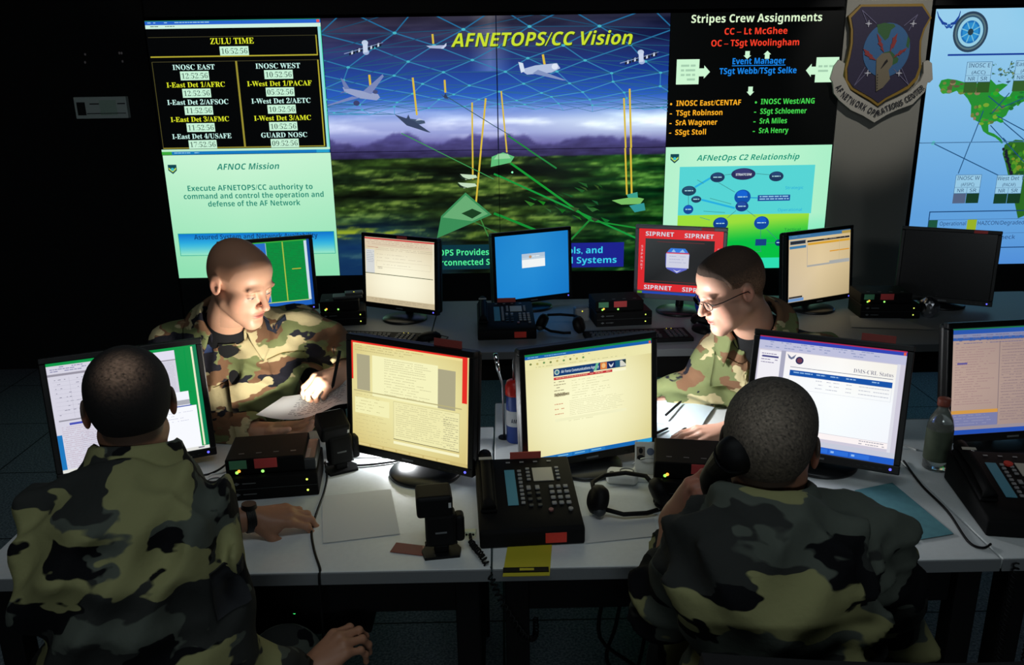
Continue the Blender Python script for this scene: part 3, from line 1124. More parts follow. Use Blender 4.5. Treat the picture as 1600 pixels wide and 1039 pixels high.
display(0, 0, slide_clock, None, 272, 204, 'large display listing zone clocks in yellow and white on black', 'displays of the left wall')
display(0, 1, slide_mission, None, 272, 204, 'large pale green display headed AFNOC Mission', 'displays of the left wall')
vis = [('large display with the left half of the blue sky scene, an airliner and a satellite', (0, 0, 272, 204), 1, 0),
       ('large display with the right half of the blue sky scene and a white drone', (272, 0, 544, 204), 2, 0),
       ('large display with the left half of the green land scene below the airliner', (0, 204, 272, 408), 1, 1),
       ('large display with the right half of the green land scene beside the red framed monitor', (272, 204, 544, 408), 2, 1)]
for lb, win, c, r in vis:
    display(c, r, slide_vision, win, 544, 408, lb, 'displays of the left wall')
display(3, 0, slide_crew, None, 272, 204, 'large black display headed Stripes Crew Assignments', 'displays of the left wall')
display(3, 1, slide_c2, None, 272, 204, 'large display with the AFNetOps C2 Relationship chart', 'displays of the left wall')
MX = 2.562+SW/2
display(1.5, 0, slide_map, (0, 0, 272, 204), 272, 408, 'upper blue map display with a round seal at the right edge', 'map displays at the right', xoff=MX)
display(1.5, 1, slide_map, (0, 204, 272, 408), 272, 408, 'lower blue map display with the colour key behind the dark monitor', 'map displays at the right', xoff=MX)

# ------------------------------------------------------------------ shield on the grey pier
t = thing('wall_shield', 'painted shield with globe and lightning bolts above a lettered scroll on the grey wall', 'sign', (2.262, 5.13, 1.50))
sh_k = 0.6/855.0          # crop units to metres


def sp(X, Y):
    # drawing units (crop of the shield, slight lean removed) to local metres
    X = X+(Y-520)*0.085
    return ((X-548)*sh_k, (975-Y)*sh_k)


outer = [(370, 40), (880, 40), (958, 150), (905, 240), (880, 330), (880, 440), (890, 540), (860, 640), (790, 710), (690, 760), (600, 800), (530, 850), (460, 800), (370, 750), (300, 710), (250, 640), (245, 540), (270, 450), (290, 340), (290, 230), (268, 130)]
inner = [(372, 58), (872, 62), (938, 150), (890, 235), (862, 330), (862, 440), (866, 540), (838, 620), (775, 686), (680, 738), (595, 780), (532, 824), (470, 780), (380, 730), (316, 694), (270, 630), (264, 540), (288, 450), (308, 340), (308, 235), (290, 140)]
scroll = [(190, 470), (240, 500), (225, 600), (290, 720), (370, 772), (460, 822), (530, 870), (600, 822), (700, 780), (800, 730), (880, 650), (905, 590), (900, 500), (940, 485), (972, 510), (985, 640), (960, 665), (945, 660), (920, 740), (820, 840), (700, 880), (600, 925), (500, 985), (400, 925), (300, 880), (200, 800), (150, 740), (140, 650), (120, 620), (150, 520)]
MR = Matrix(((1, 0, 0, 0), (0, 0, -1, 0), (0, 1, 0, 0), (0, 0, 0, 1)))      # outline plane to wall plane


def ngon_prism(P, y0, y1):
    b = MB()
    pts = [sp(*p) for p in P]
    tr = ear_tris(pts)
    n = len(pts)
    ar = sum(pts[i][0]*pts[(i+1) % n][1]-pts[(i+1) % n][0]*pts[i][1] for i in range(n))
    front = [(x, y0, z) for x, z in pts]
    back = [(x, y1, z) for x, z in pts]
    F = []
    for a in tr:
        p = [pts[i] for i in a]
        s_ = (p[1][0]-p[0][0])*(p[2][1]-p[0][1])-(p[2][0]-p[0][0])*(p[1][1]-p[0][1])
        F.append(list(a) if s_ > 0 else list(a)[::-1])
    b.add(front+back, F+[[i+n for i in f[::-1]] for f in F]+[[i, n+i, n+(i+1) % n, (i+1) % n] if ar > 0 else [i, (i+1) % n, n+(i+1) % n, n+i] for i in range(n)])
    return b


gold = mat('gold_paint', (150, 120, 50), 0.5)
ngon_prism(outer, -0.012, 0.012).build('gold_rim', gold, t)
ngon_prism(inner, -0.0165, -0.0121).build('field', mat('dark_violet_paint', (52, 46, 74), 0.7, var=0.15, vscale=60), t)
ngon_prism(scroll, -0.020, -0.002).build('scroll', mat('cream_paint', (186, 182, 172), 0.7), t)
S = Screen(1100, 1000)
cx, cy = 585, 400
SP2 = lambda X, Y: (X+(Y-520)*0.085, Y)
S.ell(*SP2(cx, cy), 195, 215, (60, 108, 160), 40)
for P in ([(500, 200), (560, 185), (640, 195), (655, 215), (620, 240), (600, 300), (570, 325), (540, 290), (510, 260)], [(560, 420), (620, 405), (690, 470), (680, 500), (640, 520), (600, 470)], [(760, 290), (778, 320), (770, 390), (748, 370)]):
    map_poly(S, [SP2(*p) for p in P], (58, 104, 60))
for a, b in (((375, 85), (495, 190)), ((375, 85), (430, 210)), ((835, 125), (725, 210)), ((835, 125), (765, 250)), ((320, 680), (440, 560)), ((320, 680), (410, 530)), ((780, 680), (650, 550)), ((780, 680), (715, 545))):
    S.line(SP2(*a), SP2(*b), 5, (120, 116, 150))
for x, y in ((430, 190), (800, 195), (430, 580), (695, 585)):
    for k in range(4):
        a = k*math.pi/4
        r_ = 26 if k % 2 == 0 else 12
        c_, q_ = math.cos(a)*r_, math.sin(a)*r_
        p = SP2(x, y)
        S.line((p[0]-c_, p[1]-q_), (p[0]+c_, p[1]+q_), 6, (205, 205, 220))
RB = (150, 58, 60)
for P in ([(500, 265), (540, 320), (530, 325), (555, 360), (548, 365), (565, 420), (530, 385), (540, 378), (508, 345), (518, 338)], [(672, 265), (660, 320), (668, 325), (640, 385), (632, 380), (612, 420), (618, 350), (626, 352), (632, 300), (640, 300)],
          [(388, 385), (440, 410), (438, 420), (470, 440), (466, 448), (500, 480), (440, 465), (442, 455), (400, 432), (405, 420)], [(755, 382), (735, 415), (728, 412), (690, 445), (682, 440), (640, 465), (665, 430), (672, 434), (700, 400), (708, 404)]):
    map_poly(S, [SP2(*p) for p in P], RB)
map_poly(S, [SP2(*p) for p in [(500, 470), (545, 425), (610, 420), (640, 470), (635, 520), (605, 560), (620, 630), (560, 700), (505, 730), (500, 600)]], (126, 116, 96))
map_poly(S, [SP2(*p) for p in [(590, 470), (598, 490), (545, 545), (535, 550), (570, 490)]], (24, 22, 24))
for k in range(6):
    S.line(SP2(512, 590+k*22), SP2(512, 602+k*22), 8, (40, 36, 34))
# lettering along the scroll
path = [(170, 668), (215, 745), (300, 810), (400, 858), (510, 918), (620, 866), (730, 824), (820, 770), (915, 690)]
path = [SP2(*p) for p in path]
seg = [math.dist(path[i], path[i+1]) for i in range(len(path)-1)]
tot = sum(seg)
word = 'AF NETWORK OPERATIONS CENTER'
wid = [0.35 if c == ' ' else (text_polys(c, 0.01)[2]+0.12) for c in word]
sc_ = (tot-20)/sum(wid)
pos = 10.0
for c, wd in zip(word, wid):
    m_ = pos+wd*sc_/2
    pos += wd*sc_
    if c == ' ':
        continue
    d = m_
    for i, L in enumerate(seg):
        if d <= L:
            break
        d -= L
    a, b = path[i], path[i+1]
    x, y = a[0]+(b[0]-a[0])*d/L, a[1]+(b[1]-a[1])*d/L
    # smooth the direction over neighbours
    tt = m_/tot
    ang = math.atan2(b[1]-a[1], b[0]-a[0])
    nx, ny = -math.sin(ang), math.cos(ang)
    S.text(c, x+nx*20, y+ny*20, 48, (40, 40, 48), wd*sc_*0.82, 0.01, align='c', rot=ang)
# picture coordinates: x 0..1100, y 0..1000 in drawing units
S.build('painted_emblem', 1100*sh_k, 1000*sh_k, t, Matrix.Translation(((550-548)*sh_k, -0.0203, (975-500)*sh_k)), emission=False, lift=0.00015)

# grey control panel, and pale beads standing in for reflections on the black wall, left of the displays
c = aty(161, 168, 5.19)
t = thing('control_panel', 'dim grey control panel on the black wall left of the displays', 'panel', (c[0], 5.2, c[2]))
mg = mat('dim_grey_enamel', (225, 238, 232), 0.5)
md = mat('dark_slot', (22, 26, 28), 0.6)
MB().box((0, -0.02, 0), (0.31, 0.04, 0.125), 0.004).build('cabinet', mg, t)
MB().box((-0.115, -0.0415, -0.005), (0.05, 0.003, 0.075), 0.001, 1).build('keypad', md, t)
MB().box((-0.035, -0.0415, 0.022), (0.055, 0.003, 0.006)).build('slot', md, t)
MB().box((0.125, -0.0415, 0.022), (0.045, 0.003, 0.006)).build('slot', md, t)
MB().box((0.03, -0.0415, -0.033), (0.23, 0.003, 0.004)).build('seam', md, t)
MB().box((0.045, -0.0415, 0.0), (0.10, 0.003, 0.085), 0.001, 1).build('window', mat('greenish_panel', (200, 228, 210), 0.4), t)
mp = mat('pale_pin_head', (225, 205, 205), 0.3)
for k, (px, py) in enumerate(((133.5, 85), (133.5, 97.5), (187, 83), (190.5, 83), (192, 96))):
    c = aty(px, py, 5.196)
    o = MB().ell((0, -0.004, 0), (0.006, 0.006, 0.008), n=8).cyl((0, -0.002, 0), (0, 0.004, 0), 0.002, n=8).build('pin', mp, None, (c[0], 5.196, c[2]))
    tag(o, ['small pale pin on the black wall, upper one of the left pair', 'small pale pin on the black wall, lower one of the left pair', 'small pale pin on the black wall, left of the close upper pair', 'small pale pin on the black wall, right of the close upper pair', 'small pinkish pin on the black wall just below the close pair'][k], 'pin', 'pins on the black wall')

# ------------------------------------------------------------------ desks
ZD = 0.73
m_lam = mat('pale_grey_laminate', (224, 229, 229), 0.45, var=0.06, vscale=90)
m_edge = mat('mid_grey_edge_band', (118, 122, 124), 0.5)
m_blk = mat('black_steel', (11, 11, 12), 0.75, spec=0.2)


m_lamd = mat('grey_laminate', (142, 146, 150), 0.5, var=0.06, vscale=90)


def desk(name, x0, x1, y0, y1, label, group, top=m_lam):
    t = thing(name, label, 'desk', ((x0+x1)/2, y0, 0), 0, group)
    wx, wy = x1-x0, y1-y0
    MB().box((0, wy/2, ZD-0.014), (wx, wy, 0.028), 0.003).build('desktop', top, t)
    for nm, c, sz in (('edge_band', (0, -0.002, ZD-0.0155), (wx, 0.004, 0.031)), ('edge_band', (0, wy+0.002, ZD-0.0155), (wx, 0.004, 0.031))):
        MB().box(c, sz, 0.0015, 1).build(nm, m_edge, t)
    MB().box((0, 0.05, ZD-0.082), (wx-0.11, 0.018, 0.108), 0.003).build('apron', m_blk, t)
    MB().box((0, wy-0.05, ZD-0.082), (wx-0.11, 0.018, 0.108), 0.003).build('apron', m_blk, t)
    for sx in (-1, 1):
        for q in (0.04, wy-0.04):
            MB().box((sx*(wx/2-0.055), q, (ZD-0.03)/2), (0.055, 0.055, ZD-0.03), 0.004).build('leg', m_blk, t)
        MB().box((sx*(wx/2-0.055), wy/2, 0.11), (0.04, wy-0.14, 0.04), 0.004).build('foot_rail', m_blk, t)
    return t


desk('office_desk', -1.185, -0.020, 1.627, 2.42, 'pale grey desk in front with the two standing flash units on it', 'desks of the front row')
desk('office_desk', -0.016, 1.128, 1.627, 2.62, 'pale grey desk in front with the yellow note on its edge', 'desks of the front row')
desk('office_desk', 1.132, 2.35, 1.627, 2.42, 'pale grey desk in front at the right edge under the plastic bottle', 'desks of the front row')
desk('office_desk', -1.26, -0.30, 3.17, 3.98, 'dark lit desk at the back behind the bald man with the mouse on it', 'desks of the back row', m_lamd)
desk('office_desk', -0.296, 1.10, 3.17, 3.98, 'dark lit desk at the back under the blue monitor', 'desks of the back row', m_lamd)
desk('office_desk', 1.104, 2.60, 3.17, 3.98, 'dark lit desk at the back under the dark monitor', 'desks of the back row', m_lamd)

# ------------------------------------------------------------------ monitors
m_bez = mat('black_monitor_plastic', (11, 11, 12), 0.42, spec=0.4)
m_sil = mat('silver_monitor_plastic', (120, 120, 128), 0.4)
m_base = mat('satin_black_plastic', (26, 28, 30), 0.33)
m_red = mat('red_label', (236, 84, 84), 0.6)
m_grn = mat('green_label', (100, 176, 130), 0.6)
m_white = mat('white_plastic', (220, 222, 220), 0.45)
m_grey = mat('grey_plastic', (110, 114, 116), 0.5)
m_dgrey = mat('dark_grey_plastic', (52, 56, 58), 0.5)


def led(col):
    return mat('led_%d_%d_%d' % col, col, 0.4, emit=1.6)


def monitor(pos, yaw, tilt, fn, label, group, cat='monitor', frame=None, badge=True, sticker=None, shown=True, base_dx=0.0, strength=1.0, card=False):
    x, y, z = pos
    t = thing('flat_monitor', label, cat, (x, y, ZD), rad(yaw), group)
    zc = z-ZD
    MT = Matrix.Translation((0, 0, zc)) @ Matrix.Rotation(-rad(tilt), 4, 'X')
    SWd, SHd = 0.376, 0.301
    bz, bb = 0.017, 0.024
    fm = frame or m_bez
    b = MB()
    d = 0.022
    for c, s_ in (((0, d/2-.004, SHd/2+bz/2), (SWd+2*bz, d, bz)), ((0, d/2-.004, -SHd/2-bb/2), (SWd+2*bz, d, bb)),
                  ((-SWd/2-bz/2, d/2-.004, 0), (bz, d, SHd)), ((SWd/2+bz/2, d/2-.004, 0), (bz, d, SHd))):
        b.box(c, s_, 0.003, 2, M=MT)
    b.build('bezel', fm, t)
    MB().box((0, 0.034, -0.003), (SWd+2*bz-.006, 0.032, SHd+bz+bb-.008), 0.012, 3, M=MT).box((0, 0.058, -0.01), (0.24, 0.03, 0.2), 0.012, 3, M=MT).build('back_cover', m_bez if frame is None else m_dgrey, t)
    if shown:
        S = Screen(376, 301)
        fn(S)
        S.build('screen', SWd, SHd, t, MT, lift=0.00006, strength=strength)
    else:
        MB().box((0, 0.002, 0), (SWd, 0.004, SHd), M=MT).build('dark_screen', mat('switched_off_panel', (6, 6, 7), 0.25), t)
    # neck and round foot
    p = MT @ Vector((0, 0.06, -0.04))
    MB().tube([(base_dx, 0.06, 0.014), (base_dx, 0.075, 0.05), (base_dx*.5, p[1]+0.012, p[2]-0.03), (0, p[1], p[2])], 0.019, 12).build('stand_neck', m_base, t)
    MB().lathe([(0.0, 0.0), (0.101, 0.0), (0.103, 0.006), (0.098, 0.011), (0.06, 0.017), (0.03, 0.021), (0.0, 0.022)], (base_dx, 0.025, 0), 40).build('stand_foot', m_base, t)
    MB().box((0, -0.0045, -SHd/2-bb*.55), (0.036, 0.001, 0.005), M=MT).build('badge', m_grey, t)
    MB().cyl(MT @ Vector((SWd/2-.006, -0.005, -SHd/2-bb*.5)), MT @ Vector((SWd/2-.006, -0.003, -SHd/2-bb*.5)), 0.0035, n=10).build('power_light', led((96, 96, 255)), t)
    for q in range(4):
        MB().box((SWd/2-.03-q*.018, -0.0043, -SHd/2-bb*.6), (0.009, 0.002, 0.003), M=MT).build('button', m_base, t)
    if sticker is not None:
        MB().box((sticker, -0.0046, SHd/2+bz*.5), (0.055, 0.0008, 0.013), M=MT).build('classification_label', m_red, t)
    if card:
        MB().box((0.115, 0.014, SHd/2+bz+.009), (0.085, 0.002, 0.022), M=MT).build('label_card', mat('brick_red_card', (150, 62, 54), 0.7), t)
    return t


def win_bar(S, y0, y1, c, close=True):
    S.rect(0, y0, S.W, y1, c)
    if close:
        S.rect(S.W-8, y0+.5, S.W-2, y1-.5, (225, 90, 60))


def scr_report(S):
    """green desktop with documents (left front)"""
    S.rect(0, 0, 376, 301, (12, 150, 72))
    S.rect(0, 8, 318, 301, (214, 212, 226))
    S.rect(0, 30, 318, 36, (150, 146, 160))
    S.scribble(8, 11, 250, 28, 2.2, 5.5, (130, 130, 170), 0.7, .3)
    S.rect(258, 8, 318, 34, (226, 222, 240))
    S.scribble(262, 40, 312, 120, 1.2, 3.2, (192, 190, 206), 0.95, .1)
    S.line((258, 34), (318, 34), 2, (150, 146, 156))
    S.scribble(14, 46, 250, 150, 1.5, 12, (120, 120, 140), 0.35, .3)
    for q in range(9):
        S.line((10, 52+q*11), (250, 52+q*11), .6, (186, 184, 200))
    for q in (50, 90, 160, 200):
        S.line((q, 42), (q, 152), .6, (186, 184, 200))
    S.rect(10, 156, 260, 160, (150, 148, 160))
    S.rect(34, 166, 230, 172, (70, 80, 180))
    S.scribble(14, 176, 250, 292, 1.3, 5.5, (190, 168, 184), 0.8, .3)
    S.scribble(56, 196, 240, 296, 1.1, 5, (176, 172, 192), 0.8, .4)
    S.rect(0, 196, 12, 301, (30, 120, 190))
    S.rect(270, 128, 340, 301, (244, 246, 255))
    S.rect(280, 152, 340, 166, (170, 172, 180))
    S.rect(262, 168, 344, 171, (52, 82, 170))
    S.rect(240, 171, 356, 292, (248, 250, 255))
    S.scribble(250, 186, 344, 214, 1.2, 8, (190, 190, 214), 0.6, .4)
    S.rect(345, 6, 352, 168, (12, 150, 72))
    S.rect(361, 4, 366, 290, (232, 236, 200))
    S.rect(366, 0, 376, 301, (16, 128, 84))
    S.rect(0, 292, 376, 301, (226, 226, 220))
    S.rect(346, 294, 362, 297, (90, 90, 110))


def scr_mail(S):
    """pale yellow documents under a red bar (middle front)"""
    R, C = 8, 8
    v = np.linspace(0, 1, R)[:, None]*np.ones((1, C))
    u = np.linspace(0, 1, C)[None, :]*np.ones((R, 1))
    S.image(0, 0, 376, 301, mixc((240, 234, 172), (212, 192, 120), np.clip(((u-.5)**2+(v-.45)**2)*1.9, 0, 1)))
    S.rect(0, 0, 376, 5, (232, 44, 36))
    S.rect(0, 5, 5, 110, (232, 44, 36))
    S.rect(356, 0, 371, 125, (230, 46, 38))
    S.rect(371, 0, 376, 301, (226, 206, 140))
    S.rect(6, 5, 356, 12, (236, 220, 150))
    for q in range(3):
        S.scribble(12, 10+q*7, 240-q*30, 13+q*7, 1.6, 5, (186, 172, 118), 0.8, .05)
    S.rect(18, 36, 62, 138, (172, 166, 134))
    S.rect(282, 42, 336, 150, (172, 166, 134))
    S.rect(70, 34, 282, 150, (246, 243, 190))
    S.scribble(110, 40, 272, 74, 1.4, 6, (196, 190, 146), 0.85, .3)
    S.scribble(110, 78, 262, 144, 1.4, 7.5, (196, 190, 146), 0.8, .45)
    S.rect(6, 140, 356, 143, (186, 176, 124))
    S.rect(10, 160, 126, 206, (244, 240, 182))
    S.scribble(14, 150, 120, 200, 1.4, 9, (196, 186, 132), 0.5, .5)
    S.rect(140, 154, 350, 262, (240, 234, 176))
    S.frame(140, 154, 350, 262, 1, (186, 178, 128))
    S.scribble(148, 160, 340, 256, 1.5, 6, (200, 194, 146), 0.75, .4)
    S.scribble(300, 170, 346, 256, 2.0, 6, (184, 178, 138), 0.7, .1)
    S.line((140, 262), (350, 262), 1.6, (96, 88, 60))
    S.rect(140, 268, 350, 276, (248, 244, 200))
    S.scribble(10, 212, 130, 280, 1.2, 11, (200, 186, 130), 0.6, .3)
    S.rect(0, 291, 376, 301, (206, 186, 118))
    for q in range(7):
        S.rect(20+q*44, 293, 58+q*44, 299, (222, 204, 138))


def scr_agency(S):
    """pale web page with a blue and red banner (right of the middle)"""
    R, C = 8, 8
    v = np.linspace(0, 1, R)[:, None]*np.ones((1, C))
    u = np.linspace(0, 1, C)[None, :]*np.ones((R, 1))
    S.image(0, 0, 376, 301, mixc((253, 251, 208), (222, 212, 150), np.clip(((u-.45)**2*1.4+(v-.5)**2)*1.8, 0, 1)))
    S.rect(0, 0, 376, 5.5, (20, 130, 70))
    win_bar(S, 5.5, 14, (24, 96, 176))
    S.scribble(8, 8, 120, 11, 2, 5, (130, 190, 220), 0.9, .0)
    S.rect(0, 14, 376, 42, (236, 230, 172))
    for q in range(9):
        S.ell(16+q*19, 27+(q % 2), 3.4, 3, [(120, 130, 70), (190, 180, 110), (110, 150, 90)][q % 3], 10)
    S.scribble(14, 18, 200, 21, 1.6, 5, (170, 166, 120), 0.6, .1)
    S.scribble(30, 36, 330, 40, 1.4, 5, (190, 186, 140), 0.5, .1)
    S.rect(80, 48, 296, 69, (20, 58, 112))
    S.text('Air Force Communications Agency', 102, 62, 7.4, (206, 222, 230), 112, 0.012)
    S.ell(90, 58, 7.5, 7.5, (190, 210, 190), 18)
    S.ell(90, 58, 4.6, 4.6, (60, 120, 140), 14)
    S.poly([(206, 48), (214, 48), (206, 69), (198, 69)], (110, 190, 150))
    S.rect(218, 49, 238, 68, (222, 130, 60))
    S.ell(228, 58, 6, 7, (236, 190, 130), 12)
    S.rect(240, 49, 262, 68, (20, 40, 90))
    S.poly([(243, 53), (251, 60), (259, 53), (256, 62), (251, 66), (246, 62)], (210, 215, 225))
    S.rect(264, 49, 280, 68, (34, 90, 120))
    S.rect(278, 50, 296, 67, (214, 214, 200))
    S.poly([(284, 50), (296, 50), (296, 62)], (40, 60, 50))
    S.rect(186, 69, 198, 72, (20, 58, 112))
    S.rect(80, 72, 254, 79, (196, 50, 58))
    S.scribble(86, 74, 248, 77, 2, 5, (236, 180, 150), 0.8, .0)
    S.rect(254, 72, 296, 79, (250, 247, 210))
    S.scribble(80, 84, 114, 132, 2, 8, (150, 140, 110), 0.9, .5)
    S.rect(80, 118, 124, 125, (170, 160, 124))
    S.scribble(84, 120, 118, 124, 2, 4, (90, 84, 70), 1, .0)
    S.scribble(132, 86, 250, 140, 1.3, 7, (206, 202, 160), 0.7, .4)
    S.scribble(80, 146, 110, 176, 2, 14, (206, 130, 100), 0.9, .3)
    S.scribble(124, 142, 294, 184, 1.2, 5, (214, 210, 168), 0.9, .2)
    S.rect(80, 188, 296, 196, (242, 240, 196))
    S.scribble(120, 198, 200, 201, 1.2, 4, (206, 202, 160), 0.8, .2)
    S.rect(0, 289, 376, 301, (20, 104, 180))
    S.rect(0, 289, 26, 301, (120, 190, 50))
    for q in range(4):
        S.rect(32+q*50, 290.5, 78+q*50, 299.5, (34, 122, 196))
        S.rect(36+q*50, 293, 66+q*50, 296, (120, 180, 220))
    S.rect(330, 289, 376, 301, (40, 150, 206))


def scr_status(S):
    """white status page with a blue table head (right front)"""
    S.rect(0, 0, 376, 301, (206, 202, 218))
    S.rect(0, 0, 376, 3, (170, 40, 80))
    win_bar(S, 3, 12, (46, 66, 180))
    S.rect(0, 12, 376, 36, (190, 192, 220))
    S.scribble(6, 14, 330, 34, 2.2, 7, (140, 150, 190), 0.5, .2)
    S.rect(4, 40, 62, 270, (240, 238, 244))
    S.rect(62, 36, 74, 280, (168, 168, 190))
    S.scribble(10, 48, 56, 76, 2, 8, (120, 110, 150), 0.8, .1)
    S.rect(12, 54, 56, 59, (70, 70, 130))
    S.image(74, 38, 356, 262, np.array([[(246, 240, 240), (252, 250, 246), (244, 240, 230)], [(246, 250, 255), (252, 255, 255), (246, 250, 255)], [(240, 248, 255), (246, 252, 255), (244, 246, 252)]], float))
    S.poly([(78, 42), (90, 52), (102, 42), (97, 54), (90, 58), (83, 54)], (110, 120, 150))
    S.ell(112, 58, 10.5, 10.5, (40, 44, 90), 24)
    S.ell(112, 58, 7, 7, (110, 60, 80), 16)
    S.rect(90, 77, 350, 78.4, (110, 116, 140))
    S.text(ser('DMS-CRL Status'), 350, 72, 11, (120, 120, 140), 98, -0.01, 0, 'r')
    S.rect(90, 86, 350, 101, (20, 82, 168))
    for x, w_ in ((100, 50), (160, 24), (196, 22), (236, 24), (300, 18)):
        S.scribble(x, 90, x+w_, 94, 3, 6, (150, 190, 230), 1, 0)
    for q in range(3):
        for x, w_ in ((160, 18), (188, 32), (238, 14), (270, 74)):
            S.scribble(x, 107+q*10, x+w_, 109+q*10, 1.6, 5, (176, 180, 196), 0.9, .1)
    S.frame(90, 101, 350, 138, .6, (200, 206, 220))
    S.rect(76, 246, 356, 247, (200, 196, 206))
    S.rect(76, 247, 356, 262, (252, 244, 244))
    S.scribble(286, 250, 350, 262, 2, 7, (150, 150, 166), 0.9, .1)
    S.rect(356, 36, 364, 270, (222, 222, 232))
    S.rect(0, 270, 376, 284, (198, 202, 218))
    S.scribble(6, 274, 120, 280, 2, 8, (150, 156, 180), 0.5, .1)
    S.rect(0, 284, 376, 301, (30, 92, 200))
    for q in range(5):
        S.rect(60+q*52, 287, 108+q*52, 298, (44, 110, 216))
        S.rect(64+q*52, 290, 72+q*52, 295, (150, 190, 240))


def scr_inbox(S):
    """dim rosy mail list (far right front)"""
    R, C = 8, 8
    u = np.linspace(0, 1, C)[None, :]*np.ones((R, 1))
    v = np.linspace(0, 1, R)[:, None]*np.ones((1, C))
    S.image(0, 0, 376, 301, mixc((186, 160, 148), (150, 130, 126), np.clip(u*.8+abs(v-.5)*.6, 0, 1)))
    S.rect(0, 0, 376, 4, (30, 110, 70))
    win_bar(S, 4, 16, (40, 84, 170))
    S.rect(0, 16, 376, 26, (130, 136, 170))
    S.rect(0, 26, 376, 34, (52, 92, 166))
    S.scribble(10, 20, 360, 46, 2, 7, (110, 106, 140), 0.7, .1)
    S.rect(140, 40, 142, 276, (128, 112, 116))
    for q in range(22):
        S.line((146, 54+q*10), (370, 54+q*10), .7, (140, 122, 120))
    S.scribble(8, 52, 130, 220, 1.8, 7, (160, 130, 130), 0.8, .5)
    S.scribble(148, 48, 366, 270, 1.8, 8, (140, 120, 124), 0.8, .2)
    S.rect(14, 96, 44, 101, (92, 84, 150))
    S.rect(0, 232, 140, 242, (206, 150, 70))
    S.rect(0, 242, 140, 278, (120, 124, 166))
    S.scribble(8, 246, 120, 276, 1.6, 8, (150, 150, 180), 0.8, .2)
    S.rect(0, 278, 376, 288, (150, 140, 150))
    S.rect(0, 288, 376, 301, (34, 78, 176))


def scr_trees(S):
    """blue and green panels with a yellow line (back left)"""
    S.rect(0, 0, 376, 301, (16, 120, 62))
    S.rect(0, 0, 186, 301, (40, 110, 200))
    S.rect(186, 6, 356, 272, (10, 140, 62))
    S.scribble(192, 14, 350, 266, 3, 8, (24, 124, 60), 0.7, .2)
    S.rect(184, 6, 187, 272, (150, 190, 200))
    S.rect(256, 4, 261, 272, (170, 190, 70))
    S.rect(290, 128, 330, 132, (190, 180, 60))
    S.rect(352, 6, 364, 276, (205, 222, 232))
    S.rect(0, 0, 366, 5, (60, 170, 60))
    S.rect(0, 274, 356, 278, (190, 210, 120))
    S.rect(0, 278, 376, 301, (30, 96, 190))
    S.rect(364, 0, 376, 301, (20, 70, 150))


def scr_browser(S):
    """cream page under a red bar (back, left of the middle)"""
    R, C = 8, 8
    v = np.linspace(0, 1, R)[:, None]*np.ones((1, C))
    u = np.linspace(0, 1, C)[None, :]*np.ones((R, 1))
    S.image(0, 0, 376, 301, mixc((255, 250, 222), (206, 188, 152), np.clip(((u-.5)**2*.7+(v-.62)**2)*1.9, 0, 1)))
    S.rect(0, 0, 376, 5, (200, 176, 150))
    S.rect(0, 3, 376, 9, (206, 60, 62))
    S.rect(0, 9, 376, 40, (222, 204, 176))
    S.scribble(10, 13, 360, 38, 1.8, 8, (186, 160, 138), 0.7, .1)
    S.rect(14, 44, 74, 46, (196, 120, 110))
    S.scribble(60, 46, 366, 56, 1.6, 7, (186, 172, 150), 0.8, .05)
    S.rect(4, 56, 52, 164, (214, 216, 214))
    S.scribble(8, 64, 50, 120, 1.6, 8, (140, 146, 160), 0.9, .2)
    S.scribble(66, 74, 330, 126, 1.5, 15, (190, 180, 160), 0.7, .5)
    S.frame(64, 104, 356, 132, .8, (196, 186, 160))
    S.scribble(70, 132, 96, 142, 2, 6, (140, 134, 120), 0.9, 0)
    S.rect(0, 164, 368, 167, (70, 78, 50))
    S.rect(368, 9, 374, 270, (240, 232, 206))
    S.rect(0, 276, 376, 301, (196, 180, 146))
    S.scribble(10, 282, 360, 298, 2, 8, (164, 150, 124), 0.5, .1)


def scr_login(S):
    """plain blue screen with a small box (back middle)"""
    S.image(0, 0, 376, 301, np.array([[(28, 130, 205), (40, 140, 210), (24, 124, 200)], [(30, 134, 208), (38, 140, 212), (26, 126, 202)], [(26, 130, 208), (30, 132, 208), (22, 118, 196)]], float))
    S.rect(132, 92, 252, 146, (176, 196, 216))
    S.rect(132, 116, 252, 158, (240, 244, 244))
    S.rect(132, 110, 252, 120, (190, 208, 222))
    S.ell(176, 108, 7, 7, (190, 150, 110), 12)
    S.scribble(184, 104, 226, 112, 4, 8, (226, 236, 240), 1, 0)


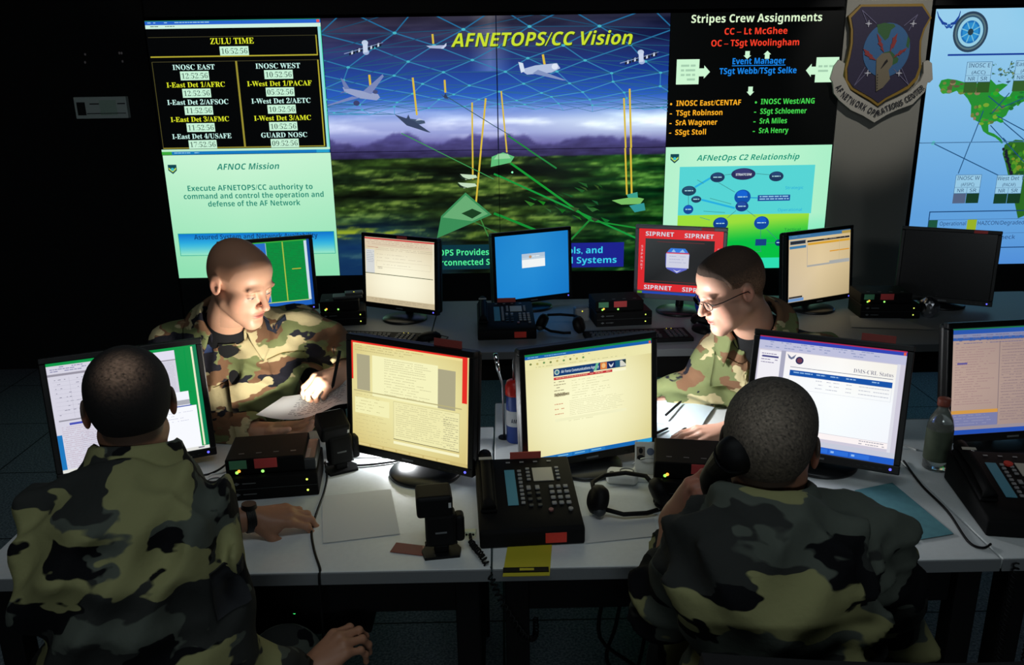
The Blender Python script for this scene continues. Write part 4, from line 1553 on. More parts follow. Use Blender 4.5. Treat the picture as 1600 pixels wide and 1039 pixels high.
def scr_siprnet(S):
    """dark screen in a broad red frame with SIPRNET lettering (back, right of the middle)"""
    S.rect(0, 0, 376, 301, (218, 40, 46))
    S.image(30, 44, 340, 252, np.array([[(56, 60, 62), (44, 48, 50), (18, 18, 20)], [(44, 48, 50), (36, 38, 40), (20, 22, 24)], [(30, 32, 34), (44, 44, 46), (50, 52, 54)]], float))
    L = (205, 214, 226)
    for x, y in ((30, 32), (206, 34), (30, 281), (206, 282)):
        S.text('SIPRNET', x, y, 19, L, 128, 0.02)
    for k, ch in enumerate('SIPRNET'):
        S.text(ch, 16, 88+k*17, 11, (222, 150, 158), 10, 0.01, align='c')
        S.text(ch, 358, 88+k*17, 11, (222, 150, 158), 10, 0.01, align='c')
    S.rect(84, 56, 296, 58, (110, 40, 44))
    S.rect(60, 240, 300, 242, (110, 40, 44))
    S.poly([(140, 90), (218, 90), (232, 112), (228, 165), (222, 180), (178, 200), (132, 180), (126, 165), (124, 112)], (96, 104, 200))
    S.poly([(146, 84), (212, 84), (224, 102), (134, 102)], (50, 120, 220))
    S.poly([(150, 102), (160, 88), (170, 102)], (150, 190, 230))
    S.poly([(186, 102), (200, 88), (212, 102)], (150, 190, 230))
    S.rect(128, 106, 230, 174, (206, 208, 226))
    S.rect(128, 104, 230, 109, (206, 70, 90))
    S.scribble(142, 120, 220, 152, 2, 14, (150, 156, 196), 0.9, .1)
    S.poly([(160, 182), (178, 190), (198, 182), (178, 196)], (220, 222, 240))
    S.rect(0, 286, 376, 291, (60, 60, 90))
    S.rect(0, 291, 376, 301, (34, 72, 176))
    S.rect(0, 291, 22, 301, (90, 150, 40))


def scr_portal(S):
    """beige form page with orange and blue bars (back right)"""
    S.image(0, 0, 376, 301, np.array([[(214, 190, 150), (222, 198, 152), (206, 182, 136)], [(210, 190, 156), (224, 202, 160), (206, 184, 140)], [(206, 188, 160), (206, 186, 146), (184, 164, 124)]], float))
    S.rect(0, 0, 376, 17, (60, 112, 158))
    S.rect(322, 4, 376, 17, (176, 150, 78))
    S.scribble(20, 5, 130, 10, 2, 5, (110, 150, 180), 0.8, 0)
    S.rect(10, 26, 100, 40, (40, 44, 54))
    S.frame(6, 24, 104, 42, 2, (120, 150, 170))
    S.rect(6, 48, 104, 60, (64, 122, 166))
    S.rect(110, 30, 370, 38, (30, 32, 38))
    S.scribble(170, 32, 360, 36, 2, 5, (150, 150, 150), 0.5, .1)
    S.rect(110, 40, 112, 150, (150, 150, 156))
    S.rect(114, 42, 372, 52, (214, 160, 50))
    S.rect(248, 88, 370, 93, (218, 150, 40))
    S.rect(306, 42, 308, 136, (196, 176, 130))
    S.rect(110, 142, 372, 150, (166, 166, 162))
    S.rect(246, 134, 372, 150, (166, 168, 166))
    S.rect(4, 276, 84, 284, (50, 48, 48))
    S.rect(0, 285, 92, 299, (106, 146, 196))


GF, GB = 'monitors of the front row', 'monitors of the back row'
monitor((-1.016, 2.152, 0.925), 24.0, 9.4, scr_report, 'black monitor with a green desktop and white pages in front of the left seated man', GF)
monitor((-0.244, 2.105, 0.943), -27.6, 5.1, scr_mail, 'black monitor with yellowish pages under a red bar, round foot in view', GF, base_dx=0.03, card=True)
monitor((0.252, 2.114, 0.937), 19.9, 4.1, scr_agency, 'black monitor with a cream web page and blue banner behind the big phone', GF)
monitor((0.887, 2.100, 0.936), -26.5, 18.0, scr_status, 'black monitor with a white status table beside the right seated man', GF, card=True)
monitor((1.454, 2.187, 0.948), 6, 10, scr_inbox, 'black monitor with a dim rosy mail list at the right edge', GF)
monitor((-1.033, 3.660, 0.949), 20, 4, scr_trees, 'black monitor with green and blue panels behind the bald man', GB)
monitor((-0.449, 3.657, 0.952), -28.5, 3.5, scr_browser, 'black monitor with a cream page and thin red bar on the back desk', GB, sticker=0.02)
monitor((0.157, 3.827, 0.937), 23.3, 3.1, scr_login, 'black monitor with a plain blue screen on the back desk', GB)
monitor((0.819, 3.700, 0.965), -19.7, 0.8, scr_siprnet, 'silver monitor with a red SIPRNET frame on the back desk', GB, frame=m_sil, sticker=0.12)
monitor((1.461, 3.701, 0.942), 25.3, 5.6, scr_portal, 'black monitor with a beige form page right of the man with glasses', GB)
monitor((2.059, 3.729, 0.927), -27.2, 8.0, None, 'black switched off monitor with a red sticker in front of the map', GB, shown=False, sticker=0.12)

# ------------------------------------------------------------------ desk things
def sheet(name, label, cat, pts, z=ZD+0.0012, m=None, curl=0.0, group=None, th=0.0008, n=10, writing=None):
    """a loose sheet lying on the desk: pts are its four corners on the desk (near left, near right, far right, far left)"""
    P = [Vector((p[0], p[1], 0)) for p in pts]
    c = sum(P, Vector())/4
    b = MB()
    rg = random.Random(len(label))
    ph = rg.uniform(0, 6)

    def f(u, v, dz=0.0):
        p = (P[0]*(1-u)+P[1]*u)*(1-v)+(P[3]*(1-u)+P[2]*u)*v
        q = curl*(0.5+0.5*math.sin(u*3.1+v*2.3+ph))*(u*v+0.2*(1-u))
        return (p[0]-c[0], p[1]-c[1], q+dz)
    b.grid(lambda u, v: f(u, v, th), n, n, smooth=True)
    b.grid(lambda u, v: f(1-u, v, 0), n, n, smooth=True)
    o = b.build(name, m, None, (c[0], c[1], z))
    tag(o, label, cat, group)
    return o


m_paper = mat('white_paper', (214, 216, 216), 0.8)
m_paperb = mat('bluish_white_paper', (200, 216, 224), 0.8)
q = lambda px, py: atz(px, py, ZD)
sheet('paper_sheet', 'blank white sheet lying on the desk before the round monitor foot', 'paper', [q(505, 850), q(625, 835), q(611, 767), q(503, 776)], m=m_paper, curl=0.004)
sheet('paper_sheet', 'white sheet lying on the desk below the headset', 'paper', [q(915, 850), q(1030, 838), q(1018, 800), q(905, 808)], m=m_paper)
sheet('paper_sheet', 'white sheet half under the blue-green sheet by the right seated man', 'paper', [q(1330, 858), q(1437, 849), q(1370, 770), q(1270, 775)], m=m_paper, group=None)
sheet('paper_sheet', 'blue-green printed sheet on the desk near the plastic bottle', 'paper', [q(1437, 845), q(1490, 836), q(1394, 756), q(1335, 768)], z=ZD+0.003, m=mat('blue_green_paper', (92, 150, 160), 0.8, var=0.25, vscale=40))
sheet('paper_sheet', 'folded pale sheet on the back desk below the dark monitor', 'paper', [q(1330, 512), q(1462, 516), q(1400, 496), q(1328, 494)], m=mat('dull_paper', (170, 172, 172), 0.8), curl=0.006)
sheet('paper_sheet', 'long white strip lying under the monitor with the red bar', 'paper', [q(500, 716), q(618, 716), q(650, 706), q(505, 704)], m=m_paper)
# the open binder pages under the hand of the man with glasses
pg = sheet('paper_sheet', 'bluish white page nearest the hand of the man with glasses', 'paper', [q(1000, 702), q(1085, 700), q(1104, 668), q(1010, 660)], m=m_paperb, curl=0.006)
pg2 = sheet('paper_sheet', 'bluish white page with the upper corner lifted near the sleeve of the man with glasses', 'paper', [q(1008, 661), q(1094, 672), q(1116, 640), q(1018, 628)], z=ZD+0.004, m=m_paperb, curl=0.022)
for nm, a, b_ in (('pen', (1040, 662), (1064, 640)), ('pen', (1022, 684), (1044, 674)), ('pen', (1050, 688), (1072, 674))):
    pa, pb = Vector(q(*a)), Vector(q(*b_))
    c = (pa+pb)/2
    up = Vector((0, 0, 0.03 if a[0] == 1040 else 0.012))
    o = MB().tube([pa-c+up, (pa*.1+pb*.9)-c+up, pb-c+up], lambda s_: 0.004 if s_ < .95 else 0.0015, 10).build('pen', mat('black_plastic', (10, 10, 11), 0.6, spec=0.22), None, c)
    tag(o, {1040: 'black pen lying across the upper page near the sleeve', 1022: 'black pen lying on the lower page beside the cream monitor', 1050: 'black pen lying next to the hand on the lower page'}[a[0]], 'pen', 'pens on the open pages')
m_pl = MATS['black_plastic']

# yellow note with a black band hanging over the edge
t = thing('sticky_note', 'yellow note with a black printed band below the big phone', 'note', (0.065, 1.70, ZD+0.001))
my = mat('yellow_paper', (196, 184, 40), 0.7)
MB().grid(lambda u, v: (-0.052+0.104*u+0.012*v-0.006, -0.10+0.12*v, 0.0012+(-0.004*max(0, .25-v)/.25)), 8, 10).grid(lambda u, v: (0.052-0.104*u+0.012*v-0.006, -0.10+0.12*v, (-0.004*max(0, .25-v)/.25)), 8, 10).build('leaf', my, t)
MB().box((-0.006, -0.081, 0.0003), (0.102, 0.017, 0.0028)).build('printed_band', m_pl, t)
MB().box((-0.004, -0.081, 0.0014), (0.032, 0.009, 0.0012)).build('printed_emblem', my, t)

# red card under the flash
t = thing('card', 'dark red card lying beside the foot of the standing flash', 'card', (*q(640, 859)[:2], ZD+0.0008), rad(-14))
MB().box((0, 0, 0.001), (0.082, 0.042, 0.0012), 0.0004, 1).build('face', mat('dark_red_card', (120, 40, 40), 0.6), t)
MB().box((0.036, 0, 0.0017), (0.005, 0.04, 0.0004), rot=rad(24)).build('stripe', mat('pink_stripe', (200, 150, 140), 0.6), t)


# standing flash units
def flash(label, loc, yaw, head_tilt, group, s=1.0):
    t = thing('camera_flash', label, 'flash', loc, yaw, group)
    MB().prism([(-0.04, -0.032), (0.04, -0.032), (0.046, 0.0), (0.03, 0.035), (-0.03, 0.035), (-0.046, 0.0)], 0, 0.007).box((0, 0, 0.016), (0.034, 0.03, 0.02), 0.004).build('foot_stand', m_pl, t)
    MB().box((0.0, 0, 0.024), (0.075, 0.016, 0.006), 0.002).build('locking_lever', m_pl, t)
    b = MB()
    b.box((0, 0, 0.066), (0.070, 0.044, 0.084), 0.010, 3)
    b.box((0.044, 0.004, 0.062), (0.022, 0.036, 0.066), 0.008, 3)
    b.build('body', m_pl, t)
    MB().box((0, -0.0225, 0.062), (0.026, 0.001, 0.004)).build('badge', m_grey, t)
    hd = MB()
    R = Matrix.Translation((-0.012, 0, 0.128)) @ Matrix.Rotation(head_tilt, 4, 'X')
    hd.box((0, 0.012, 0), (0.082, 0.074, 0.052), 0.008, 3, M=R)
    h = hd.build('head', m_pl, t)
    MB().box((0, 0.050, 0), (0.07, 0.004, 0.040), 0.002, M=R).build('flash_window', mat('frosted_window', (225, 230, 235), 0.3), t)
    MB().box((0.034, -0.0255, 0.004), (0.006, 0.001, 0.012), M=R).build('catch', m_white, t)
    return t, R


flash('black flash unit standing on its foot in front of the round monitor foot', (*q(690, 862)[:2], ZD), rad(8), 0.0, 'standing flash units')
f1, R1 = flash('black flash unit standing beside the left edge of the monitor with the red bar', (*q(533, 733)[:2], ZD), rad(28), rad(24), 'standing flash units')
# their own light: a beam towards the face and the wide spill of the window
spot_light('flash_beam_1', (-0.52, 2.13, 0.90), (-0.76, 2.48, 1.10), 13, (1.0, 0.94, 0.84), 84, 0.35, 0.02)
spot_light('flash_spill_1', (-0.30, 2.27, 0.80), (-0.25, 2.05, 0.70), 4.5, (0.95, 0.98, 1.0), 165, 0.4, 0.03)


# stacks of black switch boxes
def switch_box(label, loc, yaw, group, w=0.235, dgreen=True, dred=True, upper=True, d=0.17, red_dx=0.0, logos=2):
    t = thing('switch_box', label, 'box', loc, yaw, group)
    MB().box((0, d/2, 0.0325), (w, d, 0.064), 0.004).build('lower_case', m_blk, t)
    MB().box((0, -0.0008, 0.033), (w-0.006, 0.0016, 0.0012)).build('joint', m_dgrey, t)
    for k in range(logos):
        z = 0.018+0.031*k
        MB().prism([(-w*.42, z-.0045+.0045), (-w*.42+.008, z-.0045), (-w*.42+.016, z), (-w*.42+.008, z+.0045)], 0.0, 0.0008, M=Matrix(((1, 0, 0, 0), (0, 0, -1, 0), (0, 1, 0, 0), (0, 0, 0, 1)))).box((-w*.42+.040, -0.0006, z), (0.034, 0.001, 0.0024)).build('logo', m_grey, t)
    for k in range(2):
        MB().ell((w*.38, 0, 0.018+0.031*k), (0.003, 0.002, 0.003), n=8).build('indicator_light', led((200, 220, 90)), t)
    if upper:
        u = MB().box((-w*.07, d*.55, 0.088), (w*.86, d*.9, 0.046), 0.004).build('upper_case', m_blk, t)
        y = d*.55-d*.45-0.0012
        if dgreen:
            MB().box((-w*.36, y, 0.096), (0.044, 0.0016, 0.024), 0.0004, 1).build('green_label', m_grn, t)
        if dred:
            MB().box((-w*.06+red_dx, y, 0.0965), (0.058, 0.0016, 0.027), 0.0004, 1).build('red_label', m_red, t)
        for k, (x, c) in enumerate(((-w*.38, (150, 230, 90)), (-w*.355, (255, 170, 60)), (-w*.1+red_dx, (140, 220, 100)))):
            MB().ell((x, y, 0.074+0.004*(k == 1)), (0.0042, 0.002, 0.0042), n=8).build('indicator_light', led(c), t)
        for k in range(4):
            MB().box((-w*.34+k*w*.19, d*.3, 0.1112), (0.014, 0.004, 0.001)).build('vent_mark', m_grey, t)
    return t


SB = 'stacked black switch boxes'
kv = switch_box('black switch box stack with green and dull red labels left of the flash', (*q(428, 779)[:2], ZD), rad(7), SB)
MB().box((0.091, 0.085, 0.082), (0.046, 0.13, 0.034), 0.004).build('grey_cover', m_dgrey, kv)
MB().box((0.092, 0.055, 0.0993), (0.010, 0.06, 0.001)).build('cover_lettering', m_grey, kv)
switch_box('black switch box stack behind the raised hand of the right seated man', (*q(1092, 792)[:2], ZD), rad(-10), SB, w=0.23, dgreen=False, red_dx=0.02, logos=1, d=0.17)
switch_box('black switch box with bright green and red labels below the blue monitor', (0.545, 3.50, ZD), rad(6), SB, w=0.25)
switch_box('black switch box with bright green and red labels right of the beige monitor', (1.735, 3.54, ZD), rad(-4), SB, w=0.26)
switch_box('black switch box with yellow lights behind the shoulder of the bald man', (-0.70, 3.58, ZD), rad(8), SB, w=0.20, dgreen=False, dred=False)

switch_box('black switch box hidden behind the monitor with the cream web page, carrying a flash unit', (0.31, 2.27, ZD), rad(14), SB, w=0.20, dgreen=False, dred=False, d=0.14)  # unseen box, added to lift the flash to face height
f3, R3 = flash('black flash unit standing on a box behind the monitor with the cream web page', (0.315, 2.335, ZD+0.1125), rad(-55), rad(14), 'standing flash units')
spot_light('flash_beam_3', (0.415, 2.40, 0.985), (0.72, 2.50, 1.00), 8.0, (0.96, 0.98, 1.0), 168, 0.25, 0.03)
spot_light('flash_spill_3', (0.25, 2.375, 0.96), (0.05, 2.31, 0.84), 0.9, (0.9, 0.95, 1.0), 70, 0.5, 0.02)

o = MB()
rg = random.Random(3)
bm_ = bmesh.new()
bmesh.ops.create_icosphere(bm_, subdivisions=3, radius=0.042)
for v_ in bm_.verts:
    v_.co *= 1+0.16*mnoise.noise(v_.co*60)
    v_.co.z *= 1.15
o.bm(bm_, 0, False)
o = o.build('foil_ball', mat('crumpled_foil', (200, 200, 205), 0.25, 1.0), None, (1.915, 3.56, ZD+0.045))
tag(o, 'crumpled silver foil ball right of the labelled switch box on the back desk', 'foil')


# big multi-line telephones
def phone(label, loc, yaw, group, red_top=True, dim=1.0, red_key=False):
    t = thing('desk_telephone', label, 'telephone', loc, yaw, group)
    Wd, Dp = 0.247, 0.305
    prof = [(0.0, 0.0), (0.0, 0.040), (0.010, 0.046), (Dp*.22, 0.050), (Dp, 0.084), (Dp, 0.0)]
    b = MB()
    n = len(prof)
    vs = [(-Wd/2, y, z) for y, z in prof]+[(Wd/2, y, z) for y, z in prof]
    b.add(vs, [list(range(n)), list(range(2*n-1, n-1, -1))]+[[i, n+i, n+(i+1) % n, (i+1) % n] for i in range(n)])
    bo = b.build('housing', m_blk, t)
    md_ = bo.modifiers.new('bevel', 'BEVEL')
    md_.width = 0.005
    md_.segments = 2
    bo.data.polygons.foreach_set('use_smooth', [True]*len(bo.data.polygons))
    # sloped top frame
    a = math.atan2(0.084-0.050, Dp*.78)
    MT = Matrix.Translation((0, Dp*.22, 0.0508)) @ Matrix.Rotation(a, 4, 'X')
    L = Dp*.78/math.cos(a)
    md2 = mat('phone_key', (150, 150, 150), 0.5)
    cream = mat('cream_label', (206, 200, 184), 0.6)
    MB().box((-0.062+0.025, L*.45, 0), (0.026, L*.62, 0.0016), M=MT).build('blue_directory_strip', mat('blue_directory_strip', (92, 164, 186), 0.6), t)
    MB().box((0.048, L*.66, 0.0), (0.052, L*.24, 0.002), M=MT).build('display_label', cream, t)
    for k in range(9):
        MB().box((-0.012, L*(.17+.07*k), 0.001), (0.010, 0.009, 0.004), 0.001, 1, M=MT).build('line_key', md2, t)
    for c in range(2):
        for k in range(4):
            MB().box((0.010+c*0.076, L*(.57+.065*k), 0.001), (0.010, 0.008, 0.004), 0.001, 1, M=MT).build('soft_key', md2, t)
    for r_ in range(4):
        for c in range(3):
            MB().box((0.063+c*0.018, L*(.14+.093*r_), 0.0015), (0.012, 0.012, 0.005), 0.0015, 1, M=MT).build('number_key', md2, t)
    for r_ in range(4):
        for c in range(2):
            MB().box((0.006+c*0.022, L*(.12+.10*r_), 0.0012), (0.011, 0.010 if r_ < 3 else 0.016, 0.004), 0.001, 1, M=MT).build('function_key', md2 if r_ == 3 else m_dgrey, t)
    for k, c in enumerate((0.052, 0.1)):
        MB().cyl(MT @ Vector((c, L*.03, 0)), MT @ Vector((c, L*.03, 0.004)), 0.006, n=14).build('round_key', mat('rosy_key', (150, 100, 100), 0.5) if k == 0 else md2, t)
    for k in range(4):
        MB().box((-0.038+k*0.036, L*.90, 0.0008), (0.011, 0.005, 0.001), M=MT).build('key_legend', md2, t)
    # handset cradle with the handset lying on it
    MB().box((-0.098, L*.48, 0.006), (0.042, L*.92, 0.012), 0.005, M=MT).build('cradle', m_blk, t)
    MB().tube([MT @ Vector((-0.098, L*.03, 0.016)), MT @ Vector((-0.098, L*.10, 0.024)), MT @ Vector((-0.098, L*.5, 0.030)), MT @ Vector((-0.098, L*.88, 0.024)), MT @ Vector((-0.098, L*.96, 0.016))], lambda s_: 0.018 if s_ < .2 or s_ > .8 else 0.013, 14).build('handset', m_blk, t)
    MB().box((-0.098, L*.735, 0.044), (0.034, 0.010, 0.002), M=MT).build('handset_label', cream, t)
    lab = mat('bright_red_label', (230, 60, 44), 0.6)
    MB().box((0.055, -0.0005, 0.021), (0.05, 0.0012, 0.026), 0.0003, 1).build('red_front_label', lab, t)
    if red_top:
        MB().box((0.01, L-0.006, 0.010), (0.082, 0.003, 0.020), M=MT).build('red_top_label', mat('salmon_label', (205, 92, 80), 0.6), t)
    if red_key:
        MB().cyl(MT @ Vector((0.004, L*.74, 0.001)), MT @ Vector((0.004, L*.74, 0.006)), 0.011, n=20).build('red_round_key', lab, t)
    return t


TG = 'multi-line desk telephones'
phone('black multi-line telephone with a blue strip in the middle of the front desk', (0.078, 1.716, ZD), rad(3.5), TG)
phone('black multi-line telephone on the back desk below the blue monitor', (0.03, 3.33, ZD), rad(2), TG)
phone('black multi-line telephone at the right edge with a round red key', (1.268, 1.70, ZD), rad(-10), TG, red_top=False, red_key=True)


# headsets
def headset(label, loc, yaw, group):
    t = thing('headset', label, 'headset', loc, yaw, group)
    MB().tube([(-0.085, 0.0, 0.03), (-0.075, 0.06, 0.05), (-0.03, 0.10, 0.045), (0.03, 0.10, 0.045), (0.07, 0.06, 0.05), (0.08, 0.0, 0.04)], 0.006, 10).build('headband', m_pl, t)
    for sx in (-1, 1):
        R = Matrix.Translation((sx*0.082, -0.005, 0.036)) @ Matrix.Rotation(rad(90-sx*20), 4, 'Y')
        p = MB().lathe([(0, -.018), (.026, -.018), (.036, -.010), (.038, .004), (.032, .016), (.02, .018), (0, .018)], n=28, M=R).build('ear_cup', m_pl, t)
        MB().tube([R @ Vector((.028*math.cos(a/12*math.pi), .028*math.sin(a/12*math.pi), .0175)) for a in range(13)], 0.0022, 6).build('cup_trim', m_dgrey, p)
    MB().tube([(-0.08, -0.02, 0.02), (-0.03, -0.05, 0.012), (0.03, -0.055, 0.010), (0.06, -0.05, 0.012)], 0.006, 8).build('boom', m_pl, t)
    MB().ell((-0.085, -0.03, 0.018), (0.016, 0.014, 0.014)).build('microphone', m_dgrey, t)
    return t


hs = headset('black headset lying on the desk between big phone and headphones cable', (0.325, 1.885, ZD+0.004), rad(12), 'headsets on the desks')
hs['label'] = 'black headset lying on the front desk right of the big phone'
headset('black headset lying on the back desk below the blue monitor', (0.26, 3.43, ZD+0.004), rad(-20), 'headsets on the desks')

# badge holders, card readers, chargers
def badge_stand(label, loc, yaw, group):
    t = thing('card_reader', label, 'card reader', loc, yaw, group)
    R = Matrix.Rotation(rad(-28), 4, 'X')
    MB().box((0, 0.02, 0.007), (0.06, 0.075, 0.014), 0.004).box((0, 0.045, 0.03), (0.045, 0.02, 0.05), 0.005).build('reader', m_white, t)
    MB().box((0, 0, 0.05), (0.056, 0.0012, 0.088), 0.002, 1, M=Matrix.Translation((0, 0.0, 0.01)) @ R).build('identity_card', mat('white_card', (226, 226, 218), 0.5), t)
    M2 = Matrix.Translation((0, -0.001, 0.01)) @ R
    MB().box((-0.012, 0, 0.064), (0.023, 0.0012, 0.034), M=M2).build('portrait_patch', mat('portrait_grey', (120, 110, 96), 0.6), t)
    MB().ell((-0.012, -0.0008, 0.070), (0.0055, 0.0008, 0.008), M=M2, n=8).ell((-0.012, -0.0008, 0.052), (0.010, 0.0008, 0.007), M=M2, n=8).build('portrait_figure', m_pl, t)
    MB().cyl(M2 @ Vector((0.014, 0.0004, 0.068)), M2 @ Vector((0.014, -0.0008, 0.068)), 0.010, n=20).build('seal', mat('slate_blue_print', (90, 104, 130), 0.6), t)
    MB().ell((0.0, -0.018, 0.016), (0.002, 0.002, 0.0015), n=6).build('ready_light', led((190, 220, 60)), t)
    return t


badge_stand('white card reader holding an identity card beside the left seated man', (*q(283, 775)[:2], ZD), rad(4), 'card readers with identity cards')
badge_stand('white card reader holding an identity card behind the headset', (*q(1008, 750)[:2], ZD), rad(-6), 'card readers with identity cards')


def hub(label, loc, yaw, group):
    t = thing('cable_hub', label, 'hub', loc, yaw, group)
    MB().box((0, 0, 0.016), (0.085, 0.06, 0.032), 0.014, 4).build('case', m_white, t)
    MB().tube([(0.02+0.02*math.cos(a), -0.0, 0.032+0.001*math.sin(a*2)+0.0) if False else (0.012+0.018*math.cos(a), 0.014*math.sin(a), 0.033) for a in np.linspace(0, 2*math.pi, 20)], 0.0016, 6).build('ring_mark', m_grey, t)
    MB().ell((-0.027, -0.012, 0.031), (0.007, 0.007, 0.002), n=8).build('button', m_dgrey, t)
    return t


hub('white rounded cable hub between the card reader and the switch box stack', (*q(331, 768)[:2], ZD), rad(6), 'white cable hubs')
hub('white rounded cable hub behind the headset', (*q(972, 752)[:2], ZD), rad(-12), 'white cable hubs')


def cable(name, label, pts, r=0.0025, m=None, group=None, cat='cable', smooth=6):
    P = [Vector(p) for p in pts]
    # Catmull-Rom through the points
    out = []
    for i in range(len(P)-1):
        p0, p1, p2, p3 = P[max(i-1, 0)], P[i], P[i+1], P[min(i+2, len(P)-1)]
        for k in range(smooth):
            s_ = k/smooth
            out.append(0.5*((2*p1)+(p2-p0)*s_+(2*p0-5*p1+4*p2-p3)*s_*s_+(3*p1-p0-3*p2+p3)*s_**3))
    out.append(P[-1])
    c = out[0].copy()
    o = MB().tube([p-c for p in out], r, 8).build(name, m or m_pl, None, c)
    return tag(o, label, cat, group)


qz = lambda px, py, z=0.004: tuple(atz(px, py, ZD+z))
cable('mouse_cable', 'black cable running down the front desk beside the blank sheet', [qz(508, 722), qz(511, 745), qz(506, 770), qz(495, 800), qz(487, 830), qz(491, 860), qz(499, 885), (*q(500, 893)[:2], ZD-0.002), (q(500, 893)[0], 1.615, ZD-0.03), (q(500, 893)[0], 1.615, ZD-0.3), (q(500, 893)[0]+.02, 1.66, ZD-0.5)], 0.003)
cable('cable', 'blue-black cable lying under the monitor with the red bar', [qz(505, 724), qz(560, 727), qz(610, 722), qz(650, 715)], 0.003)
cable('cable', 'white cable looping between monitor and hub left of the switch box stack', [qz(300, 738), qz(318, 752), qz(330, 742, .02), qz(350, 738, .02), qz(366, 726)], 0.003, m_white)
cable('cable', 'black cable running behind the white hub left of the switch box stack', [qz(296, 728), qz(315, 742), qz(340, 735, .02), qz(362, 718)], 0.003)
cable('cable', 'thin white cable beside the card reader behind the headset', [qz(988, 725), qz(1005, 716, .06), qz(1028, 720, .05), qz(1026, 745), qz(1022, 770)], 0.002, m_white)
cable('cable', 'thin black cable looping right of the headset', [qz(1020, 800), qz(1042, 792), qz(1044, 770), qz(1030, 750), qz(1040, 745)], 0.0022)
cable('cable', 'white cable on the desk right of the status monitor', [qz(1395, 700), qz(1408, 695, .01), qz(1424, 700), qz(1432, 703)], 0.003, m_white)
o = MB().ell((0, 0, 0.012), (0.02, 0.016, 0.012)).build('cable_knot', m_pl, None, q(1034, 793))
tag(o, 'small black cable clump right of the headset', 'cable')

# coiled phone cord with its pale plug
t = thing('coiled_cord', 'black coiled cord with a pale plug hanging from the desk left of the big phone', 'cord', (*q(732, 842)[:2], ZD))
MB().box((0.004, 0.004, 0.014), (0.03, 0.016, 0.014), 0.002).build('plug', mat('pale_plug', (222, 226, 190), 0.5), t)
MB().ell((-0.004, -0.0045, 0.014), (0.003, 0.001, 0.003), n=8).build('plug_hole', m_pl, t)
MB().ell((0.012, -0.0045, 0.014), (0.003, 0.001, 0.003), n=8).build('plug_hole', m_pl, t)
ax = [Vector((0.004, -0.005, 0.012)), Vector((0.012, -0.045, 0.008)), Vector((0.04, -0.105, 0.004)), Vector((0.075, -0.155, -0.06)), Vector((0.125, -0.135, -0.17)), Vector((0.155, -0.05, -0.24)), Vector((0.16, 0.05, -0.26))]
fine = []
for i in range(len(ax)-1):
    p0, p1, p2, p3 = ax[max(i-1, 0)], ax[i], ax[i+1], ax[min(i+2, len(ax)-1)]
    for k in range(40):
        s_ = k/40
        fine.append(0.5*((2*p1)+(p2-p0)*s_+(2*p0-5*p1+4*p2-p3)*s_*s_+(3*p1-p0-3*p2+p3)*s_**3))
hel = []
for i in range(len(fine)-1):
    d = (fine[i+1]-fine[i]).normalized()
    a = d.orthogonal().normalized()
    b_ = d.cross(a)
    r_ = 0.0065 if i > 30 else 0.002
    hel.append(fine[i]+Vector((0, 0, 0.004 if i < 90 else 0))+a*(r_*math.cos(i*1.15))+b_*(r_*math.sin(i*1.15)))
MB().tube(hel, 0.0024, 6).build('coil', m_pl, t)


def wavy(label, x, y, n=26, group=None):
    p = []
    for i in range(n*6):
        z = ZD-0.004-i*0.0022
        a = i*1.1
        p.append((x+0.006*math.cos(a), y+0.006*math.sin(a), z))
    c = Vector(p[0])
    o = MB().tube([Vector(k)-c for k in p], 0.0022, 6).build('coiled_cord', m_pl, None, c)
    tag(o, label, 'cord', group)


wavy('left one of two black coiled cords hanging off the desk at the right edge', 1.155, 1.612, 20)
wavy('right one of two black coiled cords hanging off the desk at the right edge', 1.215, 1.612, 20)
cable('cable', 'thin dark cable crossing the desk in front of the plastic bottle', [qz(1412, 720), qz(1440, 758), qz(1480, 798), qz(1512, 845), qz(1535, 856), qz(1548, 850)], 0.003)

# plastic bottle
t = thing('bottle', 'clear plastic bottle with a brownish cap standing at the desk joint', 'bottle', (1.205, 2.08, ZD))
mc = mat('clear_plastic', (235, 240, 236), 0.08, trans=0.9, lincol=(0.75, 0.8, 0.77))
MB().lathe([(0, 0.002), (.028, 0), (.033, .004), (.033, .07), (.030, .075), (.033, .08), (.033, .13), (.028, .15), (.017, .172), (.0135, .178), (.0135, .19)], n=32).build('flask', mc, t)
MB().lathe([(.0335, 0.03), (.0342, 0.032), (.0342, 0.118), (.0335, 0.12)], n=32).build('paper_label', mat('dull_green_label', (70, 80, 62), 0.7, var=0.4, vscale=40), t)
MB().lathe([(0, .186), (.016, .186), (.0168, .19), (.0168, .204), (.015, .207), (0, .207)], n=28).build('cap', mat('brown_red_cap', (140, 70, 54), 0.5), t)

# tall red and blue canister behind the front desk monitors
t = thing('canister', 'tall canister with red top and blue label left of the cream monitor', 'canister', (*q(806, 688)[:2], ZD))
MB().lathe([(0, 0), (.026, 0), (.028, .004), (.028, .15), (.0285, .152)], n=32).build('can_body', mat('blue_print', (40, 70, 150), 0.4), t)
MB().lathe([(.0286, .055), (.0292, .056), (.0292, .103), (.0286, .104)], n=32).build('white_label_band', mat('white_print', (226, 228, 230), 0.5), t)
MB().lathe([(0, .15), (.0295, .15), (.030, .153), (.030, .176), (.024, .192), (.012, .196), (0, .196)], n=32).build('red_top', mat('red_plastic', (214, 48, 40), 0.35), t)
S = Screen(40, 14)
S.text('AM', 16, 11, 8, (30, 36, 60), 14, 0.01, align='c')
